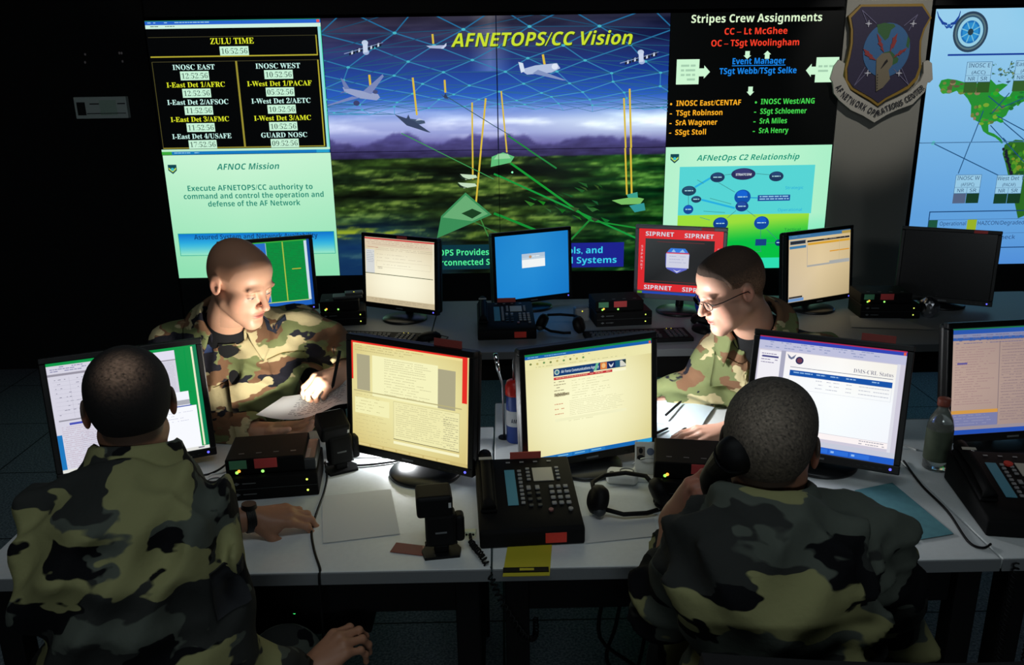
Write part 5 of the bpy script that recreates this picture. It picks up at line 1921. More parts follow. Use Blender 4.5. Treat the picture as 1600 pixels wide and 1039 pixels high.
# lettering bent round the can
lb = MB()
for pts, lay, cols in S.polys:
    vs = []
    for x, y in pts:
        a = -math.pi/2+(x-20)/0.0296*0.001*1.3
        vs.append((0.0296*math.cos(a), 0.0296*math.sin(a), 0.074-(y-7)*0.001*1.5))
    ar = sum(pts[i][0]*pts[(i+1) % len(pts)][1]-pts[(i+1) % len(pts)][0]*pts[i][1] for i in range(len(pts)))
    f = list(range(len(pts)))
    lb.add(vs, [f if ar < 0 else f[::-1]])
lb.build('lettering', mat('dark_blue_print', (34, 40, 70), 0.6), t)
MB().tube([(-0.004, 0.0, .194), (-0.004, 0, .255), (0.004, 0, .275), (0.012, 0, .255), (0.012, 0, .194)], 0.0035, 8).build('pull_loop', mat('grey_metal', (150, 152, 156), 0.3, 0.8), t)
c = atz(790, 640, ZD)
t = thing('metal_rod', 'thin shiny metal rod standing between the two front monitors', 'rod', (*atz(788, 684, ZD)[:2], ZD))
MB().cyl((0, 0, 0), (0, 0, 0.004), 0.018, n=20).build('foot', m_pl, t)
MB().tube([(0, 0, 0.004), (-0.002, 0, 0.17), (-0.012, 0.01, 0.205), (-0.022, 0.016, 0.262)], 0.0035, 10).build('shaft', MATS['grey_metal'], t)
MB().tube([(-0.0135, 0.011, 0.212), (-0.0165, 0.0125, 0.228), (-0.022, 0.016, 0.266)], 0.0062, 10).build('bright_tip', mat('polished_chrome', (235, 238, 245), 0.08, 1.0), t)

# back desk: keyboards, mice, grey box, blue glossy ball lamp, speaker
def keyboard(label, loc, yaw, group):
    t = thing('keyboard', label, 'keyboard', loc, yaw, group)
    MB().box((0, 0, 0.009), (0.44, 0.15, 0.018), 0.004).build('keyboard_case', m_blk, t)
    k_ = MB()
    for r_ in range(5):
        for c_ in range(15):
            k_.box((-0.19+c_*0.0195+(r_ % 2)*0.004, -0.05+r_*0.021, 0.02), (0.016, 0.016, 0.007), 0.002, 1)
        for c_ in range(4):
            k_.box((0.13+c_*0.0205, -0.05+r_*0.021, 0.02), (0.016, 0.016, 0.007), 0.002, 1)
    o_ = k_.build('keys', m_dgrey, t)
    o_['kind'] = 'stuff'
    for k in range(2):
        MB().ell((0.14+k*.02, 0.064, 0.018), (0.002, 0.002, 0.001), n=6).build('status_light', led((220, 210, 60)), t)
    return t


KG = 'keyboards on the back desk'
keyboard('black keyboard on the back desk in front of the cream monitor', (-0.56, 3.36, ZD), rad(-10), KG)
keyboard('black keyboard on the back desk in front of the red framed monitor', (0.575, 3.32, ZD), rad(4), KG)


def mouse(label, loc, yaw, group):
    t = thing('computer_mouse', label, 'mouse', loc, yaw, group)
    MB().lathe([(0, 0), (.03, 0), (.032, .006), (.029, .018), (.02, .028), (0, .032)], n=24, sx=1.0, sy=1.75).build('mouse_body', m_pl, t)
    MB().cyl((-0.003, 0.03, 0.026), (0.003, 0.03, 0.026), 0.006, n=12).build('scroll_wheel', m_grey, t)
    MB().tube([(0, 0.054, 0.008), (0.03, 0.075, 0.004), (0.055, 0.05, 0.003), (0.065, 0.0, 0.003)], 0.002, 6).build('mouse_lead', m_pl, t)
    return t


mouse('black mouse on the back desk right of the keyboard', (-0.30, 3.36, ZD), rad(-60), 'mice')
mouse('black mouse on the back desk under the chin of the man with glasses', (0.86, 3.40, ZD), rad(20), 'mice')
t = thing('wall_charger', 'grey plastic box with a yellow light standing on the back desk', 'charger', (0.365, 3.60, ZD), rad(6))
MB().box((0, 0, 0.032), (0.066, 0.05, 0.064), 0.008).build('case', m_grey, t)
MB().box((-0.016, -0.0256, 0.014), (0.02, 0.001, 0.022)).build('blue_sticker', mat('blue_sticker', (60, 110, 200), 0.4), t)
MB().ell((0, -0.025, 0.05), (0.003, 0.002, 0.003), n=8).build('ready_light', led((210, 210, 60)), t)
t = thing('card_reader', 'grey card reader on the box behind the shoulder of the bald man', 'card reader', (-0.69, 3.66, ZD+0.1125), rad(12))
MB().box((0, 0, 0.006), (0.13, 0.07, 0.012), 0.003).box((0.03, 0.01, 0.016), (0.08, 0.05, 0.012), 0.003).build('reader', m_dgrey, t)
MB().ell((0.03, -0.0, 0.0225), (0.003, 0.003, 0.0015), n=8).build('ready_light', led((210, 200, 60)), t)
t = thing('computer_mouse', 'glossy blue rounded mouse standing by the red framed monitor', 'mouse', (0.905, 3.53, ZD))
MB().lathe([(0, 0), (.05, 0), (.056, .01), (.052, .03), (.04, .04), (0, .045)], n=28, sx=1.1, sy=.8).build('stand', m_pl, t)
MB().ell((0, 0, 0.088), (0.046, 0.038, 0.058)).build('blue_shell', mat('glossy_blue_plastic', (24, 60, 190), 0.12), t)
t['label'] = 'glossy blue egg-shaped speaker on the back desk by the red framed monitor'
t['category'] = 'speaker'
t.name = 'computer_speaker'

# computer hung under the left front desk, with its green light
t = thing('computer_case', 'black computer case hung under the left front desk with a green light', 'computer', (-0.52, 1.70, 0.50))
MB().box((0.0, 0.20, 0.062), (0.42, 0.40, 0.10), 0.006).box((0, 0.14, 0.115), (0.36, 0.02, 0.008)).build('case', m_blk, t)
MB().prism([(-.012, 0), (0, -.006), (.012, 0), (0, .006)], 0, .001, M=Matrix.Translation((0.03, -0.0005, 0.09)) @ Matrix(((1, 0, 0, 0), (0, 0, -1, 0), (0, 1, 0, 0), (0, 0, 0, 1)))).build('emblem', m_white, t)
MB().box((0.067, -0.0008, 0.089), (0.044, 0.001, 0.004)).build('maker_badge', m_grey, t)
MB().ell((0.03, 0, 0.076), (0.004, 0.002, 0.005), n=8).build('power_light', led((60, 230, 110)), t)
for k in range(9):
    MB().box((-0.03+(k % 5)*0.022+(k//5)*.008, -0.0005, 0.072-(k//5)*0.016), (0.004, 0.001, 0.003)).build('button', m_dgrey, t)

# cables hanging below the right front desk
rg = random.Random(8)
names = ['first', 'second', 'third', 'fourth', 'fifth', 'sixth']
for k in range(6):
    x = 0.26+k*0.055
    z0, y0 = 0.62, 1.74+0.05*(k % 3)
    o = cable('cable', '%s from the left of the black cables hanging under the right front desk' % names[k], [(x, y0, z0), (x+rg.uniform(-.03, .03), y0+.01, 0.45), (x+rg.uniform(-.08, .1), y0+.04, 0.3), (x+rg.uniform(-.12, .12), y0+.1, 0.12), (x+rg.uniform(-.1, .2), y0+.2, 0.006)], 0.005, group='cables under the right front desk')


# ------------------------------------------------------------------ office chairs
def chair(label, loc, yaw, group, back_z=0.62, back_h=0.46, back_w=0.46):
    """sitter faces -y in the chair's own axes"""
    t = thing('office_chair', label, 'chair', loc, yaw, group)
    mf = mat('black_upholstery', (10, 10, 12), 0.85, bump=0.3, bscale=250)
    MB().box((0, 0, 0.415), (0.48, 0.46, 0.07), 0.03, 4).build('seat', mf, t)
    b = MB()
    n = 10

    def f(u, v, s_):
        x = (u-.5)*back_w*(1-0.18*v*v)
        y = 0.225+0.03*v-0.05*(1-(2*u-1)**2)*-1+s_
        return (x, y, back_z-0.12+back_h*v-0.03*(2*u-1)**2*v)
    b.grid(lambda u, v: f(1-u, v, 0.03), n, n)
    b.grid(lambda u, v: f(u, v, -0.03), n, n)
    for s0, s1 in (((0, 0), (1, 0)), ((1, 0), (1, 1)), ((1, 1), (0, 1)), ((0, 1), (0, 0))):
        b.grid(lambda u, v: f(s0[0]+(s1[0]-s0[0])*u, s0[1]+(s1[1]-s0[1])*u, 0.03-0.06*v), n, 2)
    b.build('backrest', mf, t)
    MB().tube([(0, 0.16, 0.385), (0, 0.29, 0.38), (0, 0.335, 0.47), (0, 0.33, back_z+.05)], 0.02, 10).build('back_bar', m_pl, t)
    for sx in (-1, 1):
        a = MB().box((sx*0.28, 0.0, 0.665), (0.075, 0.27, 0.03), 0.013, 3).build('armrest', m_pl, t)
        MB().tube([(sx*0.28, 0.03, 0.655), (sx*0.29, 0.04, 0.5), (sx*0.25, 0.04, 0.385), (sx*0.12, 0.03, 0.378)], 0.016, 10).build('arm_support', m_pl, a)
    MB().cyl((0, 0, 0.10), (0, 0, 0.385), 0.027, 0.022).build('gas_column', m_pl, t)
    for k in range(5):
        a = k*2*math.pi/5+.3
        l = MB().tube([(0, 0, 0.11), (0.14*math.cos(a), 0.14*math.sin(a), 0.10), (0.29*math.cos(a), 0.29*math.sin(a), 0.075)], lambda s_: 0.022-0.008*s_, 10).build('base_leg', m_pl, t)
        MB().cyl((0.29*math.cos(a)-.02*math.sin(a), 0.29*math.sin(a)+.02*math.cos(a), 0.03), (0.29*math.cos(a)+.02*math.sin(a), 0.29*math.sin(a)-.02*math.cos(a), 0.03), 0.03, n=18).cyl((0.29*math.cos(a), 0.29*math.sin(a), 0.03), (0.29*math.cos(a), 0.29*math.sin(a), 0.075), 0.008, n=10).build('caster', m_pl, l)
    return t

# ------------------------------------------------------------------ people: smooth distance fields turned into one skin
class Field:
    def __init__(s, lo, hi, h, fine=()):
        """fine: list of (lo, hi, step) boxes that get denser grid lines"""
        s.ax = []
        for a in range(3):
            xs = [lo[a]]
            while xs[-1] < hi[a]:
                x = xs[-1]
                st = h
                for fl, fh, fs in fine:
                    if fl[a]-h <= x < fh[a]:
                        st = min(st, fs)
                xs.append(x+st)
            s.ax.append(np.array(xs))
        s.F = np.full([len(a) for a in s.ax], 10.0, np.float32)

    def blk(s, lo, hi):
        sl = tuple(slice(max(0, int(np.searchsorted(s.ax[a], lo[a]))-1), int(np.searchsorted(s.ax[a], hi[a]))+1) for a in range(3))
        X = s.ax[0][sl[0]][:, None, None].astype(np.float32)
        Y = s.ax[1][sl[1]][None, :, None].astype(np.float32)
        Z = s.ax[2][sl[2]][None, None, :].astype(np.float32)
        return sl, X, Y, Z

    @staticmethod
    def smin(a, b, k):
        if k <= 0:
            return np.minimum(a, b)
        h = np.maximum(k-np.abs(a-b), 0)/k
        return np.minimum(a, b)-h*h*k*0.25

    def put(s, sl, d, k, sub=False):
        f = s.F[sl]
        if f.size == 0:
            return
        if sub:
            s.F[sl] = -Field.smin(-f, d, k)
        else:
            s.F[sl] = Field.smin(f, d, k)

    def cone(s, a, b, ra, rb, k=0.01, sub=False):
        a, b = np.asarray(a, float), np.asarray(b, float)
        m = max(ra, rb)+k+0.03
        sl, X, Y, Z = s.blk(np.minimum(a, b)-m, np.maximum(a, b)+m)
        d = b-a
        L2 = max(float(d@d), 1e-9)
        t = np.clip(((X-a[0])*d[0]+(Y-a[1])*d[1]+(Z-a[2])*d[2])/L2, 0, 1)
        q = np.sqrt((X-a[0]-t*d[0])**2+(Y-a[1]-t*d[1])**2+(Z-a[2]-t*d[2])**2)-(ra+(rb-ra)*t)
        s.put(sl, q, k, sub)

    def chain(s, pts, rs, k=0.01):
        for i in range(len(pts)-1):
            s.cone(pts[i], pts[i+1], rs[i], rs[i+1], k)

    def ell(s, c, r, R=None, k=0.01, sub=False):
        c = np.asarray(c, float)
        m = max(r)+k+0.03
        sl, X, Y, Z = s.blk(c-m, c+m)
        if R is None:
            x, y, z = X-c[0], Y-c[1], Z-c[2]
        else:
            x, y, z = [R[0][i]*(X-c[0])+R[1][i]*(Y-c[1])+R[2][i]*(Z-c[2]) for i in range(3)]
        s.put(sl, Field.elld(x, y, z, r), k, sub)

    @staticmethod
    def elld(x, y, z, r):
        k0 = np.sqrt((x/r[0])**2+(y/r[1])**2+(z/r[2])**2)
        k1 = np.sqrt((x/r[0]**2)**2+(y/r[1]**2)**2+(z/r[2]**2)**2)+1e-6
        return k0*(k0-1)/k1

    def mesh(s):
        F = s.F
        ins = F < 0
        n = [a-1 for a in F.shape]
        cnt = np.zeros(n, np.uint8)
        C8 = [(i, j, k) for i in (0, 1) for j in (0, 1) for k in (0, 1)]
        for i, j, k in C8:
            cnt += ins[i:n[0]+i, j:n[1]+j, k:n[2]+k]
        act = (cnt > 0) & (cnt < 8)
        ci, cj, ck = np.nonzero(act)
        idx = np.full(n, -1, np.int64)
        idx[act] = np.arange(len(ci))
        acc = np.zeros((len(ci), 3))
        num = np.zeros(len(ci))
        for a in C8:
            for ax in range(3):
                if a[ax]:
                    continue
                b = list(a)
                b[ax] = 1
                A = (ci+a[0], cj+a[1], ck+a[2])
                B = (ci+b[0], cj+b[1], ck+b[2])
                fa, fb = F[A].astype(float), F[B].astype(float)
                cr = (fa < 0) != (fb < 0)
                t = np.where(cr, fa/np.where(cr, fa-fb, 1), 0)
                for q in range(3):
                    pa, pb = s.ax[q][A[q]], s.ax[q][B[q]]
                    acc[:, q] += np.where(cr, pa+t*(pb-pa), 0)
                num += cr
        V = acc/num[:, None]
        quads = []
        for ax in range(3):
            o1, o2 = (ax+1) % 3, (ax+2) % 3
            sa = [slice(None)]*3
            sb = [slice(None)]*3
            sa[ax], sb[ax] = slice(0, -1), slice(1, None)
            d = ins[tuple(sa)] != ins[tuple(sb)]
            I = list(np.nonzero(d))
            ok = (I[o1] > 0) & (I[o1] < F.shape[o1]-1) & (I[o2] > 0) & (I[o2] < F.shape[o2]-1)
            I = [q[ok] for q in I]
            fl = ins[tuple(I)]

            def cell(d1, d2):
                J = list(I)
                J[o1] = J[o1]-d1
                J[o2] = J[o2]-d2
                return idx[tuple(J)]
            q = np.stack([cell(1, 1), cell(0, 1), cell(0, 0), cell(1, 0)], 1)
            q = np.where(fl[:, None], q, q[:, ::-1])
            quads.append(q)
        Q = np.concatenate(quads)
        return V, Q[(Q >= 0).all(1)]

    def biggest(s, V, Q):
        """keep only the largest connected piece"""
        lab = np.arange(len(V))
        while True:
            m = lab[Q].min(1)
            new = lab.copy()
            for c in range(4):
                np.minimum.at(new, Q[:, c], m)
            new = new[new]
            if (new == lab).all():
                break
            lab = new
        u, c = np.unique(lab, return_counts=True)
        keep = lab == u[c.argmax()]
        mp = np.cumsum(keep)-1
        return V[keep], mp[Q[keep[Q[:, 0]]]]


def mesh_obj(name, V, Q, m, loc, parent=None, cols=None, smooth_iter=0):
    V = V-np.asarray(loc)
    me = bpy.data.meshes.new(name)
    me.vertices.add(len(V))
    me.vertices.foreach_set('co', V.astype(np.float32).ravel())
    me.loops.add(Q.size)
    me.loops.foreach_set('vertex_index', Q.astype(np.int32).ravel())
    me.polygons.add(len(Q))
    me.polygons.foreach_set('loop_start', np.arange(0, Q.size, 4, dtype=np.int32))
    me.polygons.foreach_set('loop_total', np.full(len(Q), 4, np.int32))
    me.polygons.foreach_set('use_smooth', np.ones(len(Q), bool))
    me.update(calc_edges=True)
    if cols is not None:
        ca = me.color_attributes.new('col', 'FLOAT_COLOR', 'POINT')
        buf = np.ones((len(V), 4), np.float32)
        buf[:, :3] = cols
        ca.data.foreach_set('color', buf.ravel())
    me.materials.append(m)
    o = bpy.data.objects.new(name, me)
    COL.objects.link(o)
    if parent is None:
        o.location = loc
    else:
        o.parent = parent
    if smooth_iter:
        sm = o.modifiers.new('smooth', 'SMOOTH')
        sm.factor = 0.5
        sm.iterations = smooth_iter
    return o


def nrm(v):
    v = np.asarray(v, float)
    return v/np.linalg.norm(v)


def frame_of(fwd, up=(0, 0, 1), roll=0.0):
    """columns: person's left, back, up for a figure looking along fwd"""
    y = -nrm(fwd)
    z = np.asarray(up, float)
    z = nrm(z-y*(z@y))
    x = np.cross(y, z)
    if roll:
        c, s_ = math.cos(roll), math.sin(roll)
        x, z = c*x+s_*z, -s_*x+c*z
    return np.stack([x, y, z], 1)


def head_field(Fd, c, R, jaw=1.0, fat=1.0, k=1.0, eyes='down', nose=1.0):
    """head about the point between the ears; local x left, y back, z up, face towards -y; k scales"""
    c = np.asarray(c, float)
    sl, X, Y, Z = Fd.blk(c-0.20, c+0.20)
    x, y, z = [(R[0][i]*(X-c[0])+R[1][i]*(Y-c[1])+R[2][i]*(Z-c[2]))/k for i in range(3)]
    E = Field.elld
    sm = Field.smin

    def cone(a, b, ra, rb):
        d = np.subtract(b, a)
        t = np.clip(((x-a[0])*d[0]+(y-a[1])*d[1]+(z-a[2])*d[2])/float(d@d), 0, 1)
        return np.sqrt((x-a[0]-t*d[0])**2+(y-a[1]-t*d[1])**2+(z-a[2]-t*d[2])**2)-(ra+(rb-ra)*t)
    ax = np.abs(x)
    D = E(x, y-.018, z-.045, (.0765, .094, .080))
    D = sm(D, E(x, y+.038, z-.050, (.064, .054, .058)), .03)
    D = sm(D, E(x, y-.045, z-.005, (.062, .055, .06)), .03)          # occiput
    D = sm(D, E(x, y+.040, z+.028, (.060*fat, .054, .070)), .03)     # face
    D = sm(D, E(ax-.038, y+.058, z+.012, (.022, .022, .018)), .02)   # cheekbone
    D = sm(D, E(ax-.036*fat, y+.040, z+.045, (.026*fat, .032, .034)), .02)   # cheek
    # jaw
    d1 = np.sqrt((ax-.041*fat)**2+(y-.0)**2+(z+.055)**2)-.018
    D = sm(D, d1, .03)
    dx = np.array([-.029*fat, -.068, -.048])
    t = np.clip(((ax-.041*fat)*dx[0]+y*dx[1]+(z+.055)*dx[2])/float(dx@dx), 0, 1)
    D = sm(D, np.sqrt((ax-.041*fat-t*dx[0])**2+(y-t*dx[1])**2+(z+.055-t*dx[2])**2)-(.019-.003*t), .025)
    D = sm(D, E(x, y+.078, z+.104, (.022, .017, .016*jaw)), .022)       # chin
    D = sm(D, E(x, y+.030, z+.085, (.036*fat, .05, .026*fat)), .03)       # under the jaw
    # brow
    D = sm(D, E(ax-.024, y+.087, z-.024, (.026, .010, .009)), .016)
    # sockets
    so = E(ax-.031, y+.099, z-.002, (.017, .013, .011))
    D = -sm(-D, so, .014)
    eb = np.sqrt((ax-.031)**2+(y+.078)**2+(z-.003)**2)-.0135
    D = sm(D, eb, .003)
    lid = np.sqrt((ax-.031)**2+(y+.0775)**2+(z-.0045)**2)-.0150
    lid = np.maximum(lid, -(z-(.0015 if eyes == 'down' else .005))+(y+.0775)*0.25)
    D = sm(D, lid, .002)
    # nose
    D = sm(D, cone((0, -.090, .016), (0, -.113*nose, -.026), .0075, .0105), .012)
    D = sm(D, E(x, y+.1115*nose, z+.030, (.0115, .0105, .009)), .006)
    D = sm(D, E(ax-.0125, y+.1005, z+.033, (.0075, .0095, .0075)), .005)
    D = -sm(-D, E(ax-.0075, y+.107, z+.0405, (.0035, .005, .003)), .003)
    # mouth: muzzle, lips, parting
    D = sm(D, E(x, y+.078, z+.060, (.028, .018, .022)), .016)
    D = sm(D, E(x, y+.0945, z+.0585, (.021, .0065, .0052)), .004)
    D = sm(D, E(x, y+.0925, z+.0715, (.018, .0068, .0062)), .004)
    D = -sm(-D, E(x, y+.1005, z+.065, (.023, .0060, .0016)), .002)
    D = -sm(-D, E(x, y+.097, z+.083, (.016, .006, .004)), .008)
    D = -sm(-D, E(x, y+.1035, z+.048, (.003, .004, .008)), .006)
    # ears
    ca, sa = math.cos(.30), math.sin(.30)
    ex, ey = ax-.079, y-.010
    ez = z+.002
    ex2, ey2 = ca*ex-sa*ey, sa*ex+ca*ey
    ear = E(ex2, ey2-.004, ez-.004-ey2*.3, (.0065, .019, .031))
    D = sm(D, ear, .006)
    D = -sm(-D, E(ex2-.007, ey2-.002, ez+.000, (.0055, .0105, .018)), .004)
    D = sm(D, E(ex2-.001, ey2+.009, ez+.006, (.006, .0045, .008)), .004)
    Fd.put(sl, D*k, 0.022)


def hand(Fd, wrist, d, n, side, curl=(0.5, 0.6, 0.5), spread=0.05, s=1.0, thumb=0.5, rw=0.026, curls=None):
    """d: towards the fingers, n: out of the back of the hand, side +1 when the thumb lies towards d x n"""
    d = nrm(d)
    n = np.asarray(n, float)
    n = nrm(n-d*(n@d))
    l = np.cross(d, n)*side
    w = np.asarray(wrist, float)
    P = lambda a, b, c=0.0: w+s*(d*a+l*b+n*c)
    offs = [0.030, 0.010, -0.010, -0.028]
    kn = [P(.090, offs[0], .004), P(.094, offs[1], .007), P(.090, offs[2], .005), P(.081, offs[3], .000)]
    roots = [P(.012, .014), P(.010, .006), P(.010, -.004), P(.012, -.014)]
    Fd.cone(P(-.02, 0), P(.02, 0), rw*s, rw*.92*s, 0.01)
    for a, b in zip(roots, kn):
        Fd.cone(a, b, .0150*s, .0110*s, 0.012)
    Fd.ell(P(.05, .0, -.004), (.044*s, .036*s, .0145*s), np.stack([d, l, n], 1), 0.012)
    Fd.ell(P(.040, .026, -.012), (.030*s, .017*s, .016*s), np.stack([nrm(d+0.35*l), nrm(l-0.35*d), n], 1), 0.012)   # thumb ball
    Ls = [(.044, .026, .021), (.049, .030, .022), (.045, .028, .022), (.035, .021, .020)]
    Rs = [.0094, .0097, .0092, .0080]
    tips = []
    for f in range(4):
        cu = curls[f] if curls else curl
        a = 0.0
        p = kn[f]
        dd = nrm(d+l*spread*(1.5-f))
        r = Rs[f]*s
        for q in range(3):
            a += cu[q]
            v = dd*math.cos(a)-n*math.sin(a)
            p2 = p+v*Ls[f][q]*s
            Fd.cone(p, p2, r, r*.90, 0.004 if q else 0.009)
            Fd.ell(p2, (r*.98,)*3, None, 0.003)
            r *= .90
            p = p2
        tips.append(p)
    # thumb leaves the side of the palm near its base
    t0 = P(.022, .026, -.008)
    v = nrm(d*(.75-.2*thumb)+l*(.75-.55*thumb)-n*(.15+.55*thumb))
    t1 = t0+v*.040*s
    v2 = nrm(v*.8+d*.5-n*.25*thumb-l*.25*thumb)
    t2 = t1+v2*.031*s
    v3 = nrm(v2+d*.2-l*.15)
    t3 = t2+v3*.024*s
    Fd.chain([t0, t1, t2, t3], [.0150*s, .0112*s, .0102*s, .0085*s], 0.007)
    return tips, t3


def folds(X, Y, Z, seed, amp):
    """cloth creases: a few warped ridged waves"""
    r = np.random.RandomState(seed)
    out = 0
    for q in range(4):
        a = r.normal(size=3)
        a /= np.linalg.norm(a)
        b = r.normal(size=3)*9
        c = r.normal(size=3)*14
        fr = r.uniform(38, 75)
        ph = r.uniform(0, 6)
        w_ = np.sin(b[0]*X+b[1]*Y+b[2]*Z+ph)*1.5+np.sin(c[0]*X+c[1]*Y+c[2]*Z+2*ph)*.8
        m = np.clip(np.sin((b[1]*X+b[2]*Y+b[0]*Z)*.8+ph*3)*.8+.45, 0, 1)
        out = out+m*(np.abs(np.sin((a[0]*X+a[1]*Y+a[2]*Z)*fr*.5+w_))**1.5-0.45)
    return out*amp


CAMO_COLS = [lin((96, 104, 66)), lin((92, 66, 46)), lin((24, 26, 26)), lin((168, 158, 116))]
SKIN = lin((214, 160, 128))


def skin_cols(V, base, c, R, hair, k=1.0, brow=(80, 56, 40), stub=None, lip=(176, 100, 90), hairline=None):
    """tone by place on the head: lips, brows, clipped hair, eyes"""
    n = len(V)
    col = np.tile(np.asarray(base, float), (n, 1))
    p = (V-np.asarray(c))@R/k
    x, y, z = p[:, 0], p[:, 1], p[:, 2]
    ax = np.abs(x)
    near = (np.abs(p) < .16).all(1)

    def blend(w_, t):
        w_ = np.clip(w_, 0, 1)[:, None]*near[:, None]
        return col*(1-w_)+np.asarray(t)*w_
    # ruddier cheeks, nose, ears
    col = blend(np.exp(-((ax-.045)/.022)**2-((z+.03)/.03)**2)*(y < -.03)*.35, lin((206, 120, 100)))
    col = blend(np.exp(-(x/.014)**2-((z+.03)/.014)**2)*(y < -.09)*.4, lin((206, 120, 100)))
    col = blend((ax > .078)*.35, lin((206, 120, 104)))
    col = blend(np.exp(-(x/.021)**4-((z+.065)/.011)**4)*(y < -.082), lin(lip))
    col = blend(np.exp(-((z+.065)/.0018)**2-(x/.02)**4)*(y < -.08)*.9, lin((70, 34, 32)))
    bz = .0245+.16*(ax-.024)*(ax < .03)-.25*np.clip(ax-.034, 0, 1)
    col = blend(np.exp(-((z-bz)/.0042)**4-((ax-.029)/.020)**4)*(y < -.055)*.65, lin(brow))
    e = np.sqrt(((ax-.031)/.0118)**2+((z+.0025)/.0048)**2)
    col = blend((e < 1)*(y < -.082)*.9, lin((190, 180, 172)))
    ir = np.sqrt((ax-.030)**2+(z+.0035)**2)
    col = blend((ir < .0052)*(e < 1)*(y < -.082), lin((44, 50, 54)))
    col = blend(np.exp(-((e-1.05)/.22)**2)*(y < -.078)*(z > -.004)*.75, lin((70, 44, 36)))
    if hair is not None:
        hl = hairline(x, y, z)
        col = blend(hl, lin(hair))
    if stub is not None:
        w_ = np.clip((-.035-z)/.03, 0, 1)*np.clip((ax-.0+.08)/.1, 0, 1)*(y < .02)*(1-np.exp(-(x/.026)**4-((z+.065)/.014)**4))
        col = blend(w_*.22, lin(stub))
    return col


def seat_legs(Fd, hip_l, hip_r, knee_l, knee_r, ank_l, ank_r, g=0.0):
    for h, kn, an in ((hip_l, knee_l, ank_l), (hip_r, knee_r, ank_r)):
        Fd.chain([h, kn, an], [.095+g, .068+g, .052+g], .03)


def torso_field(Fd, pel, chest, neck, shl, shr, g=0.0, k=.06, belly=0.0):
    """trunk from pelvis to the base of the neck with shoulders; g grows it for clothing"""
    pel, chest, neck, shl, shr = [np.asarray(q, float) for q in (pel, chest, neck, shl, shr)]
    lat = nrm(shl-shr)
    up = nrm(neck-pel)
    fw = nrm(np.cross(lat, up))
    R = np.stack([lat, -np.cross(lat, up)*-1*-1, up], 1)
    R = np.stack([lat, np.cross(up, lat), up], 1)
    mid = pel*.5+chest*.5
    Fd.ell(pel, (.185+g, .14+g, .14+g), R, k)
    Fd.ell(mid, (.165+g, .125+g+belly, .17+g), R, k)
    Fd.ell(chest, (.175+g, .125+g, .17+g), R, k)
    Fd.cone(shl*.86+chest*.14, shr*.86+chest*.14, .075+g, .075+g, k)
    for sh in (shl, shr):
        Fd.cone(neck, sh*.9+neck*.1, .052+g, .058+g, k*.8)
    return R


def decal(name, target, loc, c, n, up, w_, h_, m, parent, th=0.003, nu=8, nv=8, lift=0.0015, outline=None):
    """a cloth piece (flap, tape, patch) laid on the jacket along direction n"""
    me = target.data
    if target not in _BV:
        vs = [v.co[:] for v in me.vertices]
        _BV[target] = BVHTree.FromPolygons(vs, [list(p.vertices) for p in me.polygons])
    bv = _BV[target]
    n = Vector(nrm(n))
    up = Vector(up)
    up = (up-n*up.dot(n)).normalized()
    rt = up.cross(n)
    c = Vector(c)-Vector(loc)
    top, bot, ok = [], [], True
    last = None
    for j in range(nv+1):
        for i in range(nu+1):
            u, v = i/nu-.5, j/nv-.5
            p = c+rt*(u*w_)+up*(v*h_)+n*0.25
            hit, hn, _, dist = bv.ray_cast(p, -n, 0.5)
            if hit is None:
                hit, hn = (last or (c, n))
            last = (hit, hn)
            top.append(hit+n*(lift+th))
            bot.append(hit-n*0.004)
    b = MB()
    N = nu+1
    fs = [[j*N+i, j*N+i+1, (j+1)*N+i+1, (j+1)*N+i] for j in range(nv) for i in range(nu)]
    nn = len(top)
    rim = [i for i in range(N)]+[j*N+nu for j in range(1, nv+1)]+[nv*N+i for i in range(nu-1, -1, -1)]+[j*N for j in range(nv-1, 0, -1)]
    b.add(top+bot, fs+[[rim[i], nn+rim[i], nn+rim[(i+1) % len(rim)], rim[(i+1) % len(rim)]][::-1] for i in range(len(rim))], 0, True)
    return b.build(name, m, parent)


_BV = {}


def collar(name, m, parent, loc, c, axis, fwd, rx, ry, h, open_deg=35, lay=0.045, drop=0.0, th=0.004, n=40):
    """fold-over shirt collar round the neck; axis up the neck, fwd to the throat; lay = how far the leaf folds out"""
    axis = nrm(axis)
    fwd = np.asarray(fwd, float)
    fwd = nrm(fwd-axis*(fwd@axis))
    lat = np.cross(axis, fwd)
    c = np.asarray(c, float)-np.asarray(loc)
    rows = [(0.0, -0.012), (0.0, h*.55), (0.001, h*.9), (0.006, h), (0.013, h*.86), (0.022, h*.35), (lay*.75, -h*.25), (lay, -h*.55-drop)]
    a0 = rad(open_deg)

    def f(u, v):
        a = a0+(2*math.pi-2*a0)*u
        i = min(int(v*(len(rows)-1)), len(rows)-2)
        t_ = v*(len(rows)-1)-i
        o = rows[i][0]*(1-t_)+rows[i+1][0]*t_
        z = rows[i][1]*(1-t_)+rows[i+1][1]*t_
        fr = max(0.0, math.cos(a))          # towards the throat the collar lies lower and its points drop
        zz = z-0.05*fr**2-(0.03*fr if v > .6 else 0)*(v-.6)*2.5
        o2 = o*(1+0.35*fr*(v > .5))
        p = c+fwd*((ry+o2)*math.cos(a))+lat*((rx+o2)*math.sin(a))+axis*zz
        return p
    b = MB()
    b.grid(f, n, 14)
    o = b.build(name, m, parent)
    md_ = o.modifiers.new('thick', 'SOLIDIFY')
    md_.thickness = th
    md_.offset = 0
    return o


